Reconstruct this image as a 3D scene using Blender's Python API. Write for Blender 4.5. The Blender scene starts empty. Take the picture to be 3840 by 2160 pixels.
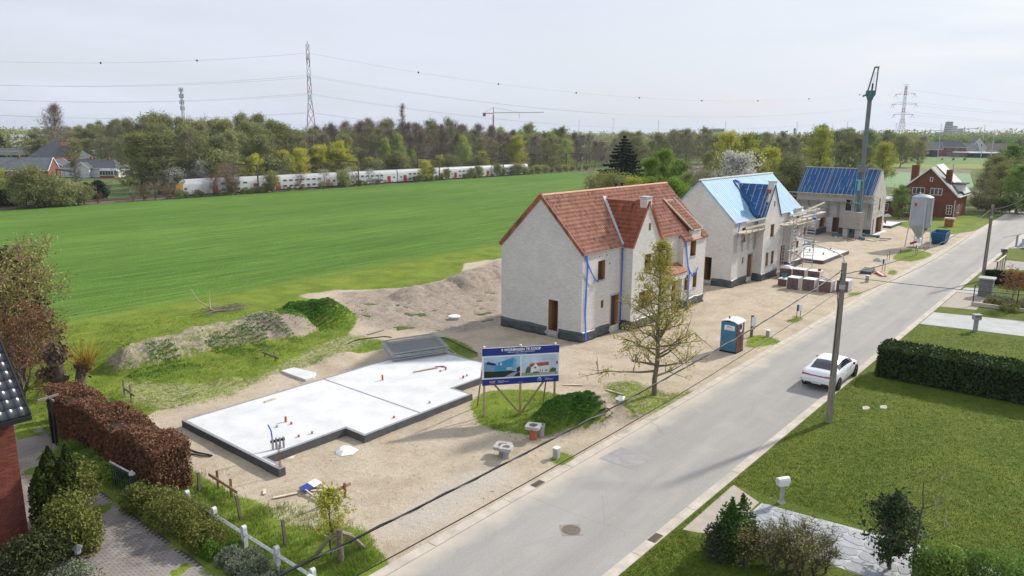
import bpy,math,random
import numpy as np
from mathutils import Matrix,Vector

S=bpy.context.scene
COL=S.collection
PI=math.pi
R=math.radians
# ---------------------------------------------------------------- camera
CAMH=13.8
FPX,YAW,PITCH,ROLL=2790.6,R(39.645),R(11.918),R(0.422)
fw=np.array([math.cos(PITCH)*math.cos(YAW),math.cos(PITCH)*math.sin(YAW),-math.sin(PITCH)])
_r=np.array([math.sin(YAW),-math.cos(YAW),0.0]);_u=np.cross(_r,fw)
rt=math.cos(ROLL)*_r+math.sin(ROLL)*_u
up=-math.sin(ROLL)*_r+math.cos(ROLL)*_u
cam=bpy.data.cameras.new('camera');cam_o=bpy.data.objects.new('camera',cam);COL.objects.link(cam_o)
cam.sensor_fit='HORIZONTAL';cam.sensor_width=36.0;cam.lens=FPX/3840*36
cam.clip_start=0.2;cam.clip_end=20000
cam_o.matrix_world=Matrix(((rt[0],up[0],-fw[0],0),(rt[1],up[1],-fw[1],0),(rt[2],up[2],-fw[2],CAMH),(0,0,0,1)))
S.camera=cam_o
# ---------------------------------------------------------------- sky, sun, exposure
SUN_EL=R(34);SUN_DIR=np.array([math.cos(SUN_EL)*0.97,-math.cos(SUN_EL)*0.243,math.sin(SUN_EL)])
W=bpy.data.worlds.new('World');S.world=W;W.use_nodes=True
nt=W.node_tree;nt.nodes.clear()
def N(t,typ,**kw):
    n=t.nodes.new(typ)
    for k,v in kw.items():setattr(n,k,v)
    return n
out=N(nt,'ShaderNodeOutputWorld');bg=N(nt,'ShaderNodeBackground');bg.inputs[1].default_value=0.1
sky=N(nt,'ShaderNodeTexSky',sky_type='NISHITA');sky.sun_disc=False
sky.sun_elevation=SUN_EL;sky.sun_rotation=math.atan2(SUN_DIR[0],SUN_DIR[1]);sky.altitude=20;sky.air_density=1.3;sky.dust_density=2.5;sky.ozone_density=2.0
tc=N(nt,'ShaderNodeTexCoord');mp=N(nt,'ShaderNodeMapping');mp.inputs['Scale'].default_value=(1.0,1.0,6.0)
nz=N(nt,'ShaderNodeTexNoise');nz.inputs['Scale'].default_value=3.2;nz.inputs['Detail'].default_value=7;nz.inputs['Roughness'].default_value=0.55
cr=N(nt,'ShaderNodeValToRGB');cr.color_ramp.elements[0].position=0.36;cr.color_ramp.elements[0].color=(0.78,0.78,0.78,1);cr.color_ramp.elements[1].position=0.66;cr.color_ramp.elements[1].color=(0.97,0.97,0.97,1)
cl=N(nt,'ShaderNodeMixRGB');cl.inputs[2].default_value=(5.9,6.35,7.2,1)
nt.links.new(tc.outputs['Generated'],mp.inputs[0]);nt.links.new(mp.outputs[0],nz.inputs['Vector']);nt.links.new(nz.outputs['Fac'],cr.inputs[0])
nt.links.new(cr.outputs[0],cl.inputs[0]);nt.links.new(sky.outputs[0],cl.inputs[1]);nt.links.new(cl.outputs[0],bg.inputs[0]);nt.links.new(bg.outputs[0],out.inputs[0])
sl=bpy.data.lights.new('sun','SUN');sl.energy=3.6;sl.angle=R(2.5);sl.color=(1.0,0.95,0.87)
so=bpy.data.objects.new('sun',sl);COL.objects.link(so);so.location=(60,-20,60)
so.rotation_euler=Vector(tuple(SUN_DIR)).to_track_quat('Z','Y').to_euler()
S.view_settings.view_transform='Standard';S.view_settings.look='None';S.view_settings.gamma=1.0;S.view_settings.use_curve_mapping=False
S.view_settings.exposure=0.4
S.cycles.use_denoising=True
try:S.cycles.denoiser='OPENIMAGEDENOISE'
except Exception:pass
S.cycles.max_bounces=6;S.cycles.diffuse_bounces=3;S.cycles.glossy_bounces=3;S.cycles.transparent_max_bounces=8;S.cycles.transmission_bounces=4;S.cycles.volume_bounces=0
S.cycles.caustics_reflective=False;S.cycles.caustics_refractive=False

# ---------------------------------------------------------------- positions from picture directions
def ray(x,y):return fw+(x-1920)/FPX*rt-(y-1080)/FPX*up
def G(x,y,z=0.0):                     # where the line of sight meets the level z
    d=ray(x,y);t=(z-CAMH)/d[2];return d[0]*t,d[1]*t
def GD(x,y,z=0.0):return G(x*1.4907,y*1.4907,z)
def AT(x,y,D):                        # point at ground distance D along a sight line
    d=ray(x,y);t=D/math.hypot(d[0],d[1]);return np.array([d[0]*t,d[1]*t,CAMH+d[2]*t])

# ---------------------------------------------------------------- object helpers
def tag(o,label=None,cat=None,group=None,kind=None):
    if label:o['label']=label
    if cat:o['category']=cat
    if group:o['group']=group
    if kind:o['kind']=kind
    return o
def empty(name,loc=(0,0,0),rz=0.0):
    o=bpy.data.objects.new(name,None);COL.objects.link(o);o.location=loc;o.rotation_euler=(0,0,rz);o.empty_display_size=0.3
    return o
def copy_tree(o,parent=None):
    c=o.copy();COL.objects.link(c);c.parent=parent
    for ch in o.children:copy_tree(ch,c)
    return c
def link(name,me,mat=None,parent=None,loc=None):
    o=bpy.data.objects.new(name,me);COL.objects.link(o)
    if mat is not None:
        for m in (mat if isinstance(mat,(list,tuple)) else [mat]):me.materials.append(m)
    if parent is not None:o.parent=parent
    if loc is not None:o.location=loc
    return o
def npmesh(name,V,F,mi=None,smooth=False):
    """mesh from an (n,3) array and an (m,k) index array (all faces k-gons)"""
    V=np.asarray(V,dtype=np.float32);F=np.asarray(F,dtype=np.int32);k=F.shape[1]
    me=bpy.data.meshes.new(name);me.vertices.add(len(V));me.vertices.foreach_set('co',V.ravel())
    me.loops.add(F.size);me.loops.foreach_set('vertex_index',F.ravel())
    me.polygons.add(len(F));me.polygons.foreach_set('loop_start',np.arange(0,F.size,k,dtype=np.int32));me.polygons.foreach_set('loop_total',np.full(len(F),k,dtype=np.int32))
    if mi is not None:me.polygons.foreach_set('material_index',np.asarray(mi,dtype=np.int32))
    if smooth:me.polygons.foreach_set('use_smooth',np.ones(len(F),dtype=bool))
    me.update(calc_edges=True);return me
class MB:
    def __init__(s):s.v=[];s.f=[];s.m=[]
    def add(s,vs,fs,m=0):
        o=len(s.v);s.v += [tuple(p) for p in vs];s.f += [tuple(i+o for i in f) for f in fs];s.m += [m]*len(fs);return s
    def box(s,x0,x1,y0,y1,z0,z1,m=0):
        return s.add([(x0,y0,z0),(x1,y0,z0),(x1,y1,z0),(x0,y1,z0),(x0,y0,z1),(x1,y0,z1),(x1,y1,z1),(x0,y1,z1)],
                     [(0,3,2,1),(4,5,6,7),(0,1,5,4),(1,2,6,5),(2,3,7,6),(3,0,4,7)],m)
    def bar(s,p,q,w=0.05,h=None,m=0,upv=(0,0,1)):          # rectangular bar from p to q
        p=Vector(p);q=Vector(q);h=w if h is None else h;d=(q-p).normalized();u=Vector(upv)
        if abs(d.dot(u))>0.98:u=Vector((1,0,0))
        a=d.cross(u).normalized()*w/2;b=a.cross(d).normalized()*h/2
        vs=[p-a-b,p+a-b,p+a+b,p-a+b,q-a-b,q+a-b,q+a+b,q-a+b]
        return s.add(vs,[(0,3,2,1),(4,5,6,7),(0,1,5,4),(1,2,6,5),(2,3,7,6),(3,0,4,7)],m)
    def cyl(s,p,q,r0,r1=None,n=8,m=0,cap=True):
        p=Vector(p);q=Vector(q);r1=r0 if r1 is None else r1;d=(q-p).normalized();u=Vector((0,0,1)) if abs(d.z)<0.95 else Vector((1,0,0))
        a=d.cross(u).normalized();b=d.cross(a)
        vs=[p+(a*math.cos(2*PI*i/n)+b*math.sin(2*PI*i/n))*r0 for i in range(n)]+[q+(a*math.cos(2*PI*i/n)+b*math.sin(2*PI*i/n))*r1 for i in range(n)]
        fs=[(i,n+i,n+(i+1) % n,(i+1) % n) for i in range(n)]
        if cap:fs += [tuple(range(n)),tuple(range(2*n-1,n-1,-1))]
        return s.add(vs,fs,m)
    def tube(s,pts,r,n=6,m=0):
        for i in range(len(pts)-1):s.cyl(pts[i],pts[i+1],r,r,n,m,cap=(i in (0,len(pts)-2)))
        return s
    def prism(s,poly,z0,z1,m=0,top=True,bot=True):           # plan polygon, counter-clockwise
        n=len(poly);vs=[(x,y,z0) for x,y in poly]+[(x,y,z1) for x,y in poly]
        fs=[(i,(i+1) % n,n+(i+1) % n,n+i) for i in range(n)]
        if top:fs.append(tuple(range(n,2*n)))
        if bot:fs.append(tuple(range(n-1,-1,-1)))
        return s.add(vs,fs,m)
    def poly(s,pts,m=0):return s.add(pts,[tuple(range(len(pts)))],m)
    def slab(s,pts,t,m=0):                                      # planar polygon thickened by t along its normal
        P=[Vector(p) for p in pts];n=(P[1]-P[0]).cross(P[2]-P[0]).normalized()*t;k=len(P)
        return s.add(P+[p-n for p in P],[tuple(range(k)),tuple(range(2*k-1,k-1,-1))]+[(i,k+i,k+(i+1) % k,(i+1) % k) for i in range(k)],m)
    def lathe(s,prof,n=16,m=0,c=(0,0)):
        k=len(prof);vs=[(c[0]+r*math.cos(2*PI*i/n),c[1]+r*math.sin(2*PI*i/n),z) for r,z in prof for i in range(n)]
        fs=[(j*n+i,j*n+(i+1) % n,(j+1)*n+(i+1) % n,(j+1)*n+i) for j in range(k-1) for i in range(n)]
        return s.add(vs,fs,m)
    def build(s,name,mat=None,parent=None,loc=None,smooth=False,bevel=0):
        me=bpy.data.meshes.new(name);me.from_pydata([tuple(v) for v in s.v],[],s.f)
        if any(s.m):me.polygons.foreach_set('material_index',s.m)
        if smooth:me.polygons.foreach_set('use_smooth',[True]*len(s.f))
        me.update();o=link(name,me,mat,parent,loc)
        if bevel:
            b=o.modifiers.new('bevel','BEVEL');b.width=bevel;b.segments=2;b.limit_method='ANGLE'
        return o
def text(name,body,size,mat,parent,M4,align='CENTER',ext=0.002,bold=0.0):
    c=bpy.data.curves.new('t','FONT');c.body=body;c.size=size;c.align_x=align;c.align_y='CENTER';c.extrude=ext;c.resolution_u=2;c.offset=size*bold
    t=bpy.data.objects.new('t',c);COL.objects.link(t);dg=bpy.context.evaluated_depsgraph_get()
    me=bpy.data.meshes.new_from_object(t.evaluated_get(dg));bpy.data.objects.remove(t);bpy.data.curves.remove(c)
    me.materials.clear();o=link(name,me,mat,parent);o.matrix_local=M4;return o
def frame(origin,xdir,ydir):                                    # matrix with given x and y axes
    x=Vector(xdir).normalized();y=Vector(ydir).normalized();z=x.cross(y)
    return Matrix(((x.x,y.x,z.x,origin[0]),(x.y,y.y,z.y,origin[1]),(x.z,y.z,z.z,origin[2]),(0,0,0,1)))

# ---------------------------------------------------------------- materials
def newmat(name):
    m=bpy.data.materials.new(name);m.use_nodes=True;t=m.node_tree;b=t.nodes['Principled BSDF'];return m,t,b
def rgb(c):return (c[0],c[1],c[2],1)
def mixn(t,fac,a,b,blend='MIX'):
    n=N(t,'ShaderNodeMixRGB');n.blend_type=blend
    for i,v in ((0,fac),(1,a),(2,b)):
        if isinstance(v,(int,float)):n.inputs[i].default_value=v
        elif isinstance(v,tuple):n.inputs[i].default_value=rgb(v)
        else:t.links.new(v,n.inputs[i])
    return n.outputs[0]
def math_n(t,op,a,b=None,clamp=False):
    n=N(t,'ShaderNodeMath',operation=op,use_clamp=clamp)
    for i,v in ((0,a),(1,b)):
        if v is None:continue
        if isinstance(v,(int,float)):n.inputs[i].default_value=v
        else:t.links.new(v,n.inputs[i])
    return n.outputs[0]
def pos(t,kind='world',scale=(1,1,1)):
    o=N(t,'ShaderNodeNewGeometry').outputs['Position'] if kind=='world' else N(t,'ShaderNodeTexCoord').outputs['Object']
    m=N(t,'ShaderNodeMapping');m.inputs['Scale'].default_value=scale;t.links.new(o,m.inputs[0]);return m.outputs[0]
def noise(t,vec,scale,detail=4,rough=0.6,col=False):
    n=N(t,'ShaderNodeTexNoise');n.inputs['Scale'].default_value=scale;n.inputs['Detail'].default_value=detail;n.inputs['Roughness'].default_value=rough
    t.links.new(vec,n.inputs['Vector']);return n.outputs['Color' if col else 'Fac']
def ramp(t,fac,*stops):
    n=N(t,'ShaderNodeValToRGB');e=n.color_ramp.elements
    while len(e)<len(stops):e.new(0.5)
    for i,(p,c) in enumerate(stops):e[i].position=p;e[i].color=rgb(c if isinstance(c,tuple) else (c,c,c))
    t.links.new(fac,n.inputs[0]);return n.outputs[0]
def bump(t,b,h,strength=0.3,dist=0.05):
    n=N(t,'ShaderNodeBump');n.inputs['Strength'].default_value=strength;n.inputs['Distance'].default_value=dist
    t.links.new(h,n.inputs['Height']);t.links.new(n.outputs[0],b.inputs['Normal'])
def M(name,col,rough=0.8,var=0.25,scale=3.0,metal=0.0,spec=0.3,bmp=0.0,bscale=30,kind='world',stretch=(1,1,1),rand=0.0):
    m,t,b=newmat(name);v=pos(t,kind,stretch)
    n1=noise(t,v,scale,5);dark=tuple(c*(1-var) for c in col);lite=tuple(min(1,c*(1+var*0.7)) for c in col)
    c=ramp(t,n1,(0.3,dark),(0.7,lite))
    if rand:
        oi=N(t,'ShaderNodeObjectInfo').outputs['Random'];c=mixn(t,1.0,c,ramp(t,oi,(0.0,1-rand),(1.0,1+rand*0.5)),'MULTIPLY')
    t.links.new(c,b.inputs['Base Color']);b.inputs['Roughness'].default_value=rough;b.inputs['Metallic'].default_value=metal;b.inputs['Specular IOR Level'].default_value=spec
    if bmp:bump(t,b,noise(t,v,bscale,3),bmp,0.03)
    return m
def leafmat(name,c0,c1,rand=0.25,trans=0.25,scale=0.9,emis=None):
    """leaf: colour varies leaf by leaf, tree by tree; light passes through a little"""
    m,t,b=newmat(name);v=pos(t,'world');n1=noise(t,v,scale,3);n2=noise(t,v,scale*9,2)
    c=mixn(t,n2,ramp(t,n1,(0.32,c0),(0.68,c1)),tuple((a+d)/2 for a,d in zip(c0,c1)))
    oi=N(t,'ShaderNodeObjectInfo').outputs['Random'];c=mixn(t,1.0,c,ramp(t,oi,(0.0,(1-rand,1-rand*0.9,1-rand)),(1.0,(1+rand*0.5,1+rand*0.4,1+rand*0.2))),'MULTIPLY')
    t.links.new(c,b.inputs['Base Color']);b.inputs['Roughness'].default_value=0.75;b.inputs['Specular IOR Level'].default_value=0.15
    if trans:
        tr=N(t,'ShaderNodeBsdfTranslucent');t.links.new(c,tr.inputs[0]);mx=N(t,'ShaderNodeMixShader');mx.inputs[0].default_value=trans
        t.links.new(b.outputs[0],mx.inputs[1]);t.links.new(tr.outputs[0],mx.inputs[2]);t.links.new(mx.outputs[0],t.nodes['Material Output'].inputs[0])
    return m
def wall_uv(t):                                                   # (run along the wall, height) for axis-aligned walls
    g=N(t,'ShaderNodeNewGeometry');sp=N(t,'ShaderNodeSeparateXYZ');t.links.new(g.outputs['Position'],sp.inputs[0])
    sn=N(t,'ShaderNodeSeparateXYZ');t.links.new(g.outputs['True Normal'],sn.inputs[0])
    k=math_n(t,'GREATER_THAN',math_n(t,'ABSOLUTE',sn.outputs[0]),0.5)
    run=math_n(t,'ADD',math_n(t,'MULTIPLY',sp.outputs[1],k),math_n(t,'MULTIPLY',sp.outputs[0],math_n(t,'SUBTRACT',1.0,k)))
    c=N(t,'ShaderNodeCombineXYZ');t.links.new(run,c.inputs[0]);t.links.new(sp.outputs[2],c.inputs[1]);return c.outputs[0],g.outputs['Position']
def brickmat(name,a,b2,mortar,bw=0.24,bh=0.065,stain=0.25,ms=0.008):
    m,t,b=newmat(name);uv,p=wall_uv(t);n=N(t,'ShaderNodeTexBrick');t.links.new(uv,n.inputs['Vector'])
    n.inputs['Color1'].default_value=rgb(a);n.inputs['Color2'].default_value=rgb(b2);n.inputs['Mortar'].default_value=rgb(mortar)
    n.inputs['Scale'].default_value=1.0;n.inputs['Brick Width'].default_value=bw;n.inputs['Row Height'].default_value=bh;n.inputs['Mortar Size'].default_value=ms;n.inputs['Bias'].default_value=0.0
    n1=noise(t,p,0.7,6,0.6);n2=noise(t,uv,22,2)
    c=mixn(t,1.0,n.outputs['Color'],ramp(t,n1,(0.3,1-stain),(0.65,1.06)),'MULTIPLY');c=mixn(t,1.0,c,ramp(t,n2,(0.35,0.9),(0.65,1.07)),'MULTIPLY')
    t.links.new(c,b.inputs['Base Color']);b.inputs['Roughness'].default_value=0.9;b.inputs['Specular IOR Level'].default_value=0.2
    bump(t,b,math_n(t,'ADD',n.outputs['Fac'],n2),0.35,-0.01);return m
# ================================================================ GROUND
rng=np.random.default_rng(7)
def zg(x,y):                                                        # the land falls gently from the site to the railway
    return -4.6*np.clip((np.asarray(y,float)-58-0.12*np.maximum(np.asarray(x,float)-100,0))/140,0,1)
def GT(px,py,dz=0.0):                                              # sight line against the sloping land
    z=0.0
    for _ in range(40):p=G(px,py,z+dz);z=float(zg(*p))
    return p[0],p[1],z+dz
def vnoise(x,y,s,seed):
    g=np.random.default_rng(seed).random((257,257));u=np.asarray(x)*s+1000.3;v=np.asarray(y)*s+1000.7
    i=np.floor(u).astype(int);j=np.floor(v).astype(int);a=u-i;b=v-j;a=a*a*(3-2*a);b=b*b*(3-2*b);i %= 256;j %= 256
    return (g[i,j]*(1-a)+g[i+1,j]*a)*(1-b)+(g[i,j+1]*(1-a)+g[i+1,j+1]*a)*b
def fbm(x,y,s,seed,o=4):return sum(vnoise(x,y,s*2**k,seed+k)*0.5**k for k in range(o))/sum(0.5**k for k in range(o))
def inpoly(x,y,P):
    c=np.zeros(np.shape(x),bool);n=len(P)
    for i in range(n):
        x0,y0=P[i];x1,y1=P[(i+1) % n]
        if y0==y1:continue
        c ^= ((y0>y) != (y1>y)) & (x<(x1-x0)*(y-y0)/(y1-y0)+x0)
    return c
def DP(*pts):return [GD(*p) for p in pts]
def hill(x,y,p,q,w0,w1,h):                                   # a heap whose crest runs p -> q
    p=np.array(p);d=np.array(q)-p;L2=d@d;t=np.clip(((x-p[0])*d[0]+(y-p[1])*d[1])/L2,0,1)
    r=np.hypot(x-p[0]-t*d[0],y-p[1]-t*d[1])/(w0+(w1-w0)*t);return h*np.clip(1-r*r,0,1)**1.3
HILLS=[((18.2,44.3),(27.5,45.2),1.9,2.6,1.25),((28.3,44.6),(28.7,44.6),2.5,2.5,1.3),((31.2,45.8),(32.4,45.3),2.6,2.6,1.35),
         ((41.5,46.0),(47.5,45.0),1.6,2.2,.75),((47.5,45.0),(57,45.5),2.4,3.0,1.35),((27.6,19.9),(29.3,19.3),1.45,1.3,1.15),((29.9,18.7),(30.6,18.5),1.0,0.8,0.35),
         ((26.7,36.6),(27.6,36.2),1.2,1.0,0.25),((34.5,35.8),(37.5,35.5),0.8,0.7,0.12),((20.2,37.6),(20.6,37.4),.7,.6,.22),((23.4,38.9),(23.9,38.6),.7,.6,.3)]
def hz(x,y):
    x=np.asarray(x,float);y=np.asarray(y,float);z=np.zeros_like(x)
    for h in HILLS:z=np.maximum(z,hill(x,y,*h))
    lump=np.clip(z*1.4,0,1)
    return z*(0.78+0.5*fbm(x,y,0.9,3))+lump*(fbm(x,y,2.1,11)-0.5)*0.28
def zt(x,y):return float(hz(x,y))
xs=np.concatenate([np.arange(8,66,0.25),np.arange(66,150.1,0.6)]);ys=np.concatenate([np.arange(16.93,52,0.25),np.arange(52,58.01,0.5)]);ys[-1]=58.0
X,Y=np.meshgrid(xs,ys,indexing='ij')
flat=np.clip((Y-16.93)/1.0,0,1)*np.clip((58-Y)/1.5,0,1)
rough=fbm(X,Y,0.8,21)-0.5
SAND=DP((1020,1440),(950,1385),(930,1320),(885,1290),(860,1245),(640,1258),(560,1225),(500,1190),(440,1150),(345,1060),(400,1035),(520,1010),(600,985),(700,945),(760,930),(830,905),(880,895),(960,880),(1000,865),(930,845),(880,840),(900,800),(870,770),(850,755),(745,748),(760,742),(850,730),(960,728),(1060,720),(1160,690),(1172,662),(1262,650))+[(64,52),(72,44),(122,44),(132,36),(138,17),(14,16)]
DIRT=DP((850,737),(960,728),(1060,718),(1160,690),(1262,648),(1262,815),(1170,838),(1060,835),(960,830),(900,800),(870,770))+[]
grass=np.where(inpoly(X,Y,SAND),0.0,1.0)
dirt=np.where(inpoly(X,Y,DIRT),1.0,0.0);pale=np.zeros_like(X)
def paint(a,poly,v):a[inpoly(X,Y,poly)]=v
paint(grass,DP((590,1000),(400,1040),(300,1010),(280,950),(480,960),(620,950),(780,870),(860,840),(960,850),(880,895),(760,930),(700,945)),0.6)
paint(grass,DP((640,1258),(860,1245),(900,1290),(930,1320),(900,1335),(800,1340),(700,1330)),0.5)
paint(grass,DP((1180,1010),(1215,985),(1300,975),(1390,985),(1430,1000),(1480,1010),(1500,1060),(1440,1085),(1330,1095),(1250,1085),(1190,1060)),0.95)
paint(grass,DP((1250,1095),(1330,1097),(1400,1090),(1390,1110),(1300,1115)),0.5)
paint(grass,DP((1500,960),(1600,950),(1680,985),(1760,970),(1740,995),(1680,1025),(1600,1062),(1540,1035),(1520,1000)),0.62)
paint(grass,DP((1365,1165),(1390,1140),(1430,1130),(1465,1160),(1430,1172),(1380,1170)),0.95)
paint(grass,DP((1868,872),(1880,845),(1930,840),(1968,860),(1940,868),(1900,877)),0.95)
paint(grass,DP((1975,808),(2000,788),(2025,802),(2000,818)),0.9)
paint(grass,DP((2122,748),(2135,733),(2178,733),(2160,745)),0.9)
paint(grass,DP((2240,652),(2262,630),(2300,625),(2350,638),(2330,650),(2290,660)),0.95)
paint(grass,DP((2225,690),(2240,676),(2265,680),(2250,697)),0.9)
paint(grass,DP((1080,855),(1120,842),(1180,866),(1215,898),(1190,908),(1120,884)),0.85)
paint(grass,DP((2230,562),(2330,552),(2490,552),(2450,582),(2380,592),(2300,578)),0.95)
paint(grass,DP((1880,700),(1905,690),(1925,705),(1900,715)),0.4)
paint(grass,DP((1690,905),(1780,880),(1800,900),(1720,930)),0.35)
for h in HILLS[:2]:m_=hill(X,Y,*h)>0.03;grass[m_]=0.52 if h is HILLS[0] else 0.22;dirt[m_]=1
m_=hill(X,Y,*HILLS[2])>0.02;grass[m_]=1.0
m_=hill(X,Y,*HILLS[5])>0.02;grass[m_]=np.where((X-28.9)+(Y-19.4)*0.35<0.25,1.0,0.12)[m_];
for h in HILLS[3:5]:m_=hill(X,Y,*h)>0.03;dirt[m_]=1;grass[m_]=0.12
paint(pale,DP((945,1340),(1060,1262),(1180,1185),(1262,1172),(1300,1195),(1150,1285),(1000,1365)),0.75)
paint(pale,DP((700,945),(740,930),(800,945),(770,960)),0.6)
def blur(a,n):
    for _ in range(n):
        p=np.pad(a,1,mode='edge');a=(p[:-2,1:-1]+p[2:,1:-1]+p[1:-1,:-2]+p[1:-1,2:]+2*a)/6
    return a
grass=blur(grass,5);dirt=blur(dirt,6);pale=blur(pale,8)
Zt=hz(X,Y)*flat+flat*(rough*0.10+dirt*((fbm(X,Y,1.4,31)-0.5)*0.34+(vnoise(X,Y,2.0,35)-.5)*.12)+grass*(fbm(X,Y,1.6,41)-0.45)*0.08)
# wheel ruts in the sand
for k,(ax,ay,bx,by) in enumerate([(30,24.2,42,19.5),(31,25,43.5,20.5),(46,22,62,21),(46,23.6,63,22.6),(17,23.5,24.5,18.0),(16.6,22.4,23.6,17.3),(33,35.2,40,24.5),(75,22,100,21),(75,20.4,100,19.4),(60,25,75,18.2)]):
    dd=np.hypot(bx-ax,by-ay);tt=((X-ax)*(bx-ax)+(Y-ay)*(by-ay))/dd;pp=((X-ax)*(by-ay)-(Y-ay)*(bx-ax))/dd+0.35*np.sin(tt*0.5+k)
    Zt += np.where((tt>0) & (tt<dd),1,0)*(-0.05*np.exp(-(pp/0.2)**2)+0.028*np.exp(-((np.abs(pp)-0.4)/0.15)**2))*flat
I=np.arange(X.size).reshape(X.shape);F=np.stack([I[:-1,:-1],I[1:,:-1],I[1:,1:],I[:-1,1:]],-1).reshape(-1,4)
me=npmesh('site_ground',np.stack([X,Y,Zt-0.004],-1).reshape(-1,3),F,smooth=True)
at=me.color_attributes.new('mask','FLOAT_COLOR','POINT');at.data.foreach_set('color',np.stack([grass,dirt,pale,np.ones_like(X)],-1).astype(np.float32).ravel())
def terrain_z(x,y):
    i=int(np.clip(np.searchsorted(xs,x),1,len(xs)-1));j=int(np.clip(np.searchsorted(ys,y),1,len(ys)-1));return float(min(Zt[i,j],Zt[i-1,j-1],Zt[i,j-1],Zt[i-1,j]))-0.004
TZ=terrain_z
def sample(a,px,py):
    i=np.clip(np.searchsorted(xs,px),0,len(xs)-1);j=np.clip(np.searchsorted(ys,py),0,len(ys)-1);return a[i,j]

def grass_cols(t,v,base0,base1,dry):
    n1=noise(t,v,0.35,5,0.65);n2=noise(t,v,2.7,5,0.7);n3=noise(t,v,16,3,0.7)
    c=ramp(t,n1,(0.32,base0),(0.66,base1));c=mixn(t,ramp(t,n2,(0.48,0.0),(0.75,0.55)),c,dry)
    return mixn(t,1.0,c,ramp(t,n3,(0.25,0.55),(0.72,1.3)),'MULTIPLY'),n3
mt,t,b=newmat('site ground');v=pos(t)
a=N(t,'ShaderNodeVertexColor',layer_name='mask');sp=N(t,'ShaderNodeSeparateColor');t.links.new(a.outputs[0],sp.inputs[0])
nA=noise(t,v,0.5,6,0.65);nB=noise(t,v,3.5,6,0.7);nC=noise(t,v,26,3,0.7)
sand=ramp(t,nA,(0.28,(0.40,0.32,0.235)),(0.5,(0.52,0.435,0.325)),(0.75,(0.60,0.51,0.39)))
sand=mixn(t,ramp(t,nB,(0.5,0.0),(0.72,0.7)),sand,(0.36,0.28,0.195))
drt=ramp(t,nB,(0.3,(0.24,0.19,0.15)),(0.7,(0.46,0.39,0.32)))
soil=mixn(t,sp.outputs[1],sand,drt);soil=mixn(t,math_n(t,'MULTIPLY',sp.outputs[2],ramp(t,nB,(0.3,0.25),(0.6,1.0))),soil,(0.52,0.50,0.47))
soil=mixn(t,1.0,soil,ramp(t,nC,(0.25,0.72),(0.7,1.15)),'MULTIPLY')
grs,_=grass_cols(t,v,(0.10,0.165,0.018),(0.215,0.28,0.035),(0.30,0.28,0.10))
thr=math_n(t,'ADD',math_n(t,'MULTIPLY',nB,0.6),math_n(t,'MULTIPLY',nC,0.4))
gm=math_n(t,'MULTIPLY',math_n(t,'ADD',math_n(t,'SUBTRACT',math_n(t,'MULTIPLY',sp.outputs[0],0.75),thr),0.14),9.0,True)
t.links.new(mixn(t,gm,soil,grs),b.inputs['Base Color']);b.inputs['Roughness'].default_value=0.95;b.inputs['Specular IOR Level'].default_value=0.1
bump(t,b,math_n(t,'ADD',math_n(t,'MULTIPLY',nB,1.0),math_n(t,'MULTIPLY',nC,0.6)),0.8,0.09)
tag(link('site_ground',me,mt),kind='structure')

# crop field, rows along x
mf,t,b=newmat('young crop');v=pos(t);vr=pos(t,'world',(0.12,1.5,1));v2=pos(t,'world',(0.25,1,1))
n1=noise(t,v2,0.05,4);n2=noise(t,vr,1.0,5,0.65);n3=noise(t,v,5.0,4,0.7);n4=noise(t,pos(t,'world',(0.35,2.2,1)),0.9,4,0.7)
c=ramp(t,n1,(0.35,(0.085,0.175,0.024)),(0.65,(0.125,0.23,0.036)))
sy=N(t,'ShaderNodeSeparateXYZ');t.links.new(N(t,'ShaderNodeNewGeometry').outputs['Position'],sy.inputs[0])
mlt=math_n(t,'MULTIPLY',math_n(t,'ADD',math_n(t,'MULTIPLY',sy.outputs[1],0.02),math_n(t,'MULTIPLY',n1,0.25)),0.5)
edge=ramp(t,mlt,(0.62,0.0),(0.68,1.0))                        # the sown crop begins past the rough verge
rg,_=grass_cols(t,v,(0.10,0.165,0.018),(0.215,0.28,0.035),(0.30,0.28,0.10))
c=mixn(t,1.0,c,ramp(t,n2,(0.28,0.58),(0.7,1.28)),'MULTIPLY');c=mixn(t,1.0,c,ramp(t,n3,(0.3,0.6),(0.7,1.28)),'MULTIPLY');c=mixn(t,ramp(t,n4,(0.55,0.0),(0.8,0.5)),c,(0.045,0.10,0.014))
t.links.new(mixn(t,edge,rg,c),b.inputs['Base Color']);b.inputs['Roughness'].default_value=0.9;b.inputs['Specular IOR Level'].default_value=0.1
bump(t,b,math_n(t,'ADD',n2,n3),0.7,0.12)
def XR(y):return 150+(y-58)*0.95
def RY(x):return 199.3+0.004*x                                     # y of the near railway track
ZR=-4.6
V=[];nu_,nv_=40,30
for j in range(nv_+1):
    for i in range(nu_+1):
        y=58+(195-58)*j/nv_;x=-150+(XR(y)+150)*i/nu_;V.append((x,y,float(zg(x,y))-.004))
tag(link('crop_field',npmesh('crop_field',V,[(j*(nu_+1)+i,j*(nu_+1)+i+1,(j+1)*(nu_+1)+i+1,(j+1)*(nu_+1)+i) for j in range(nv_) for i in range(nu_)]),mf),kind='structure')

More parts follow.
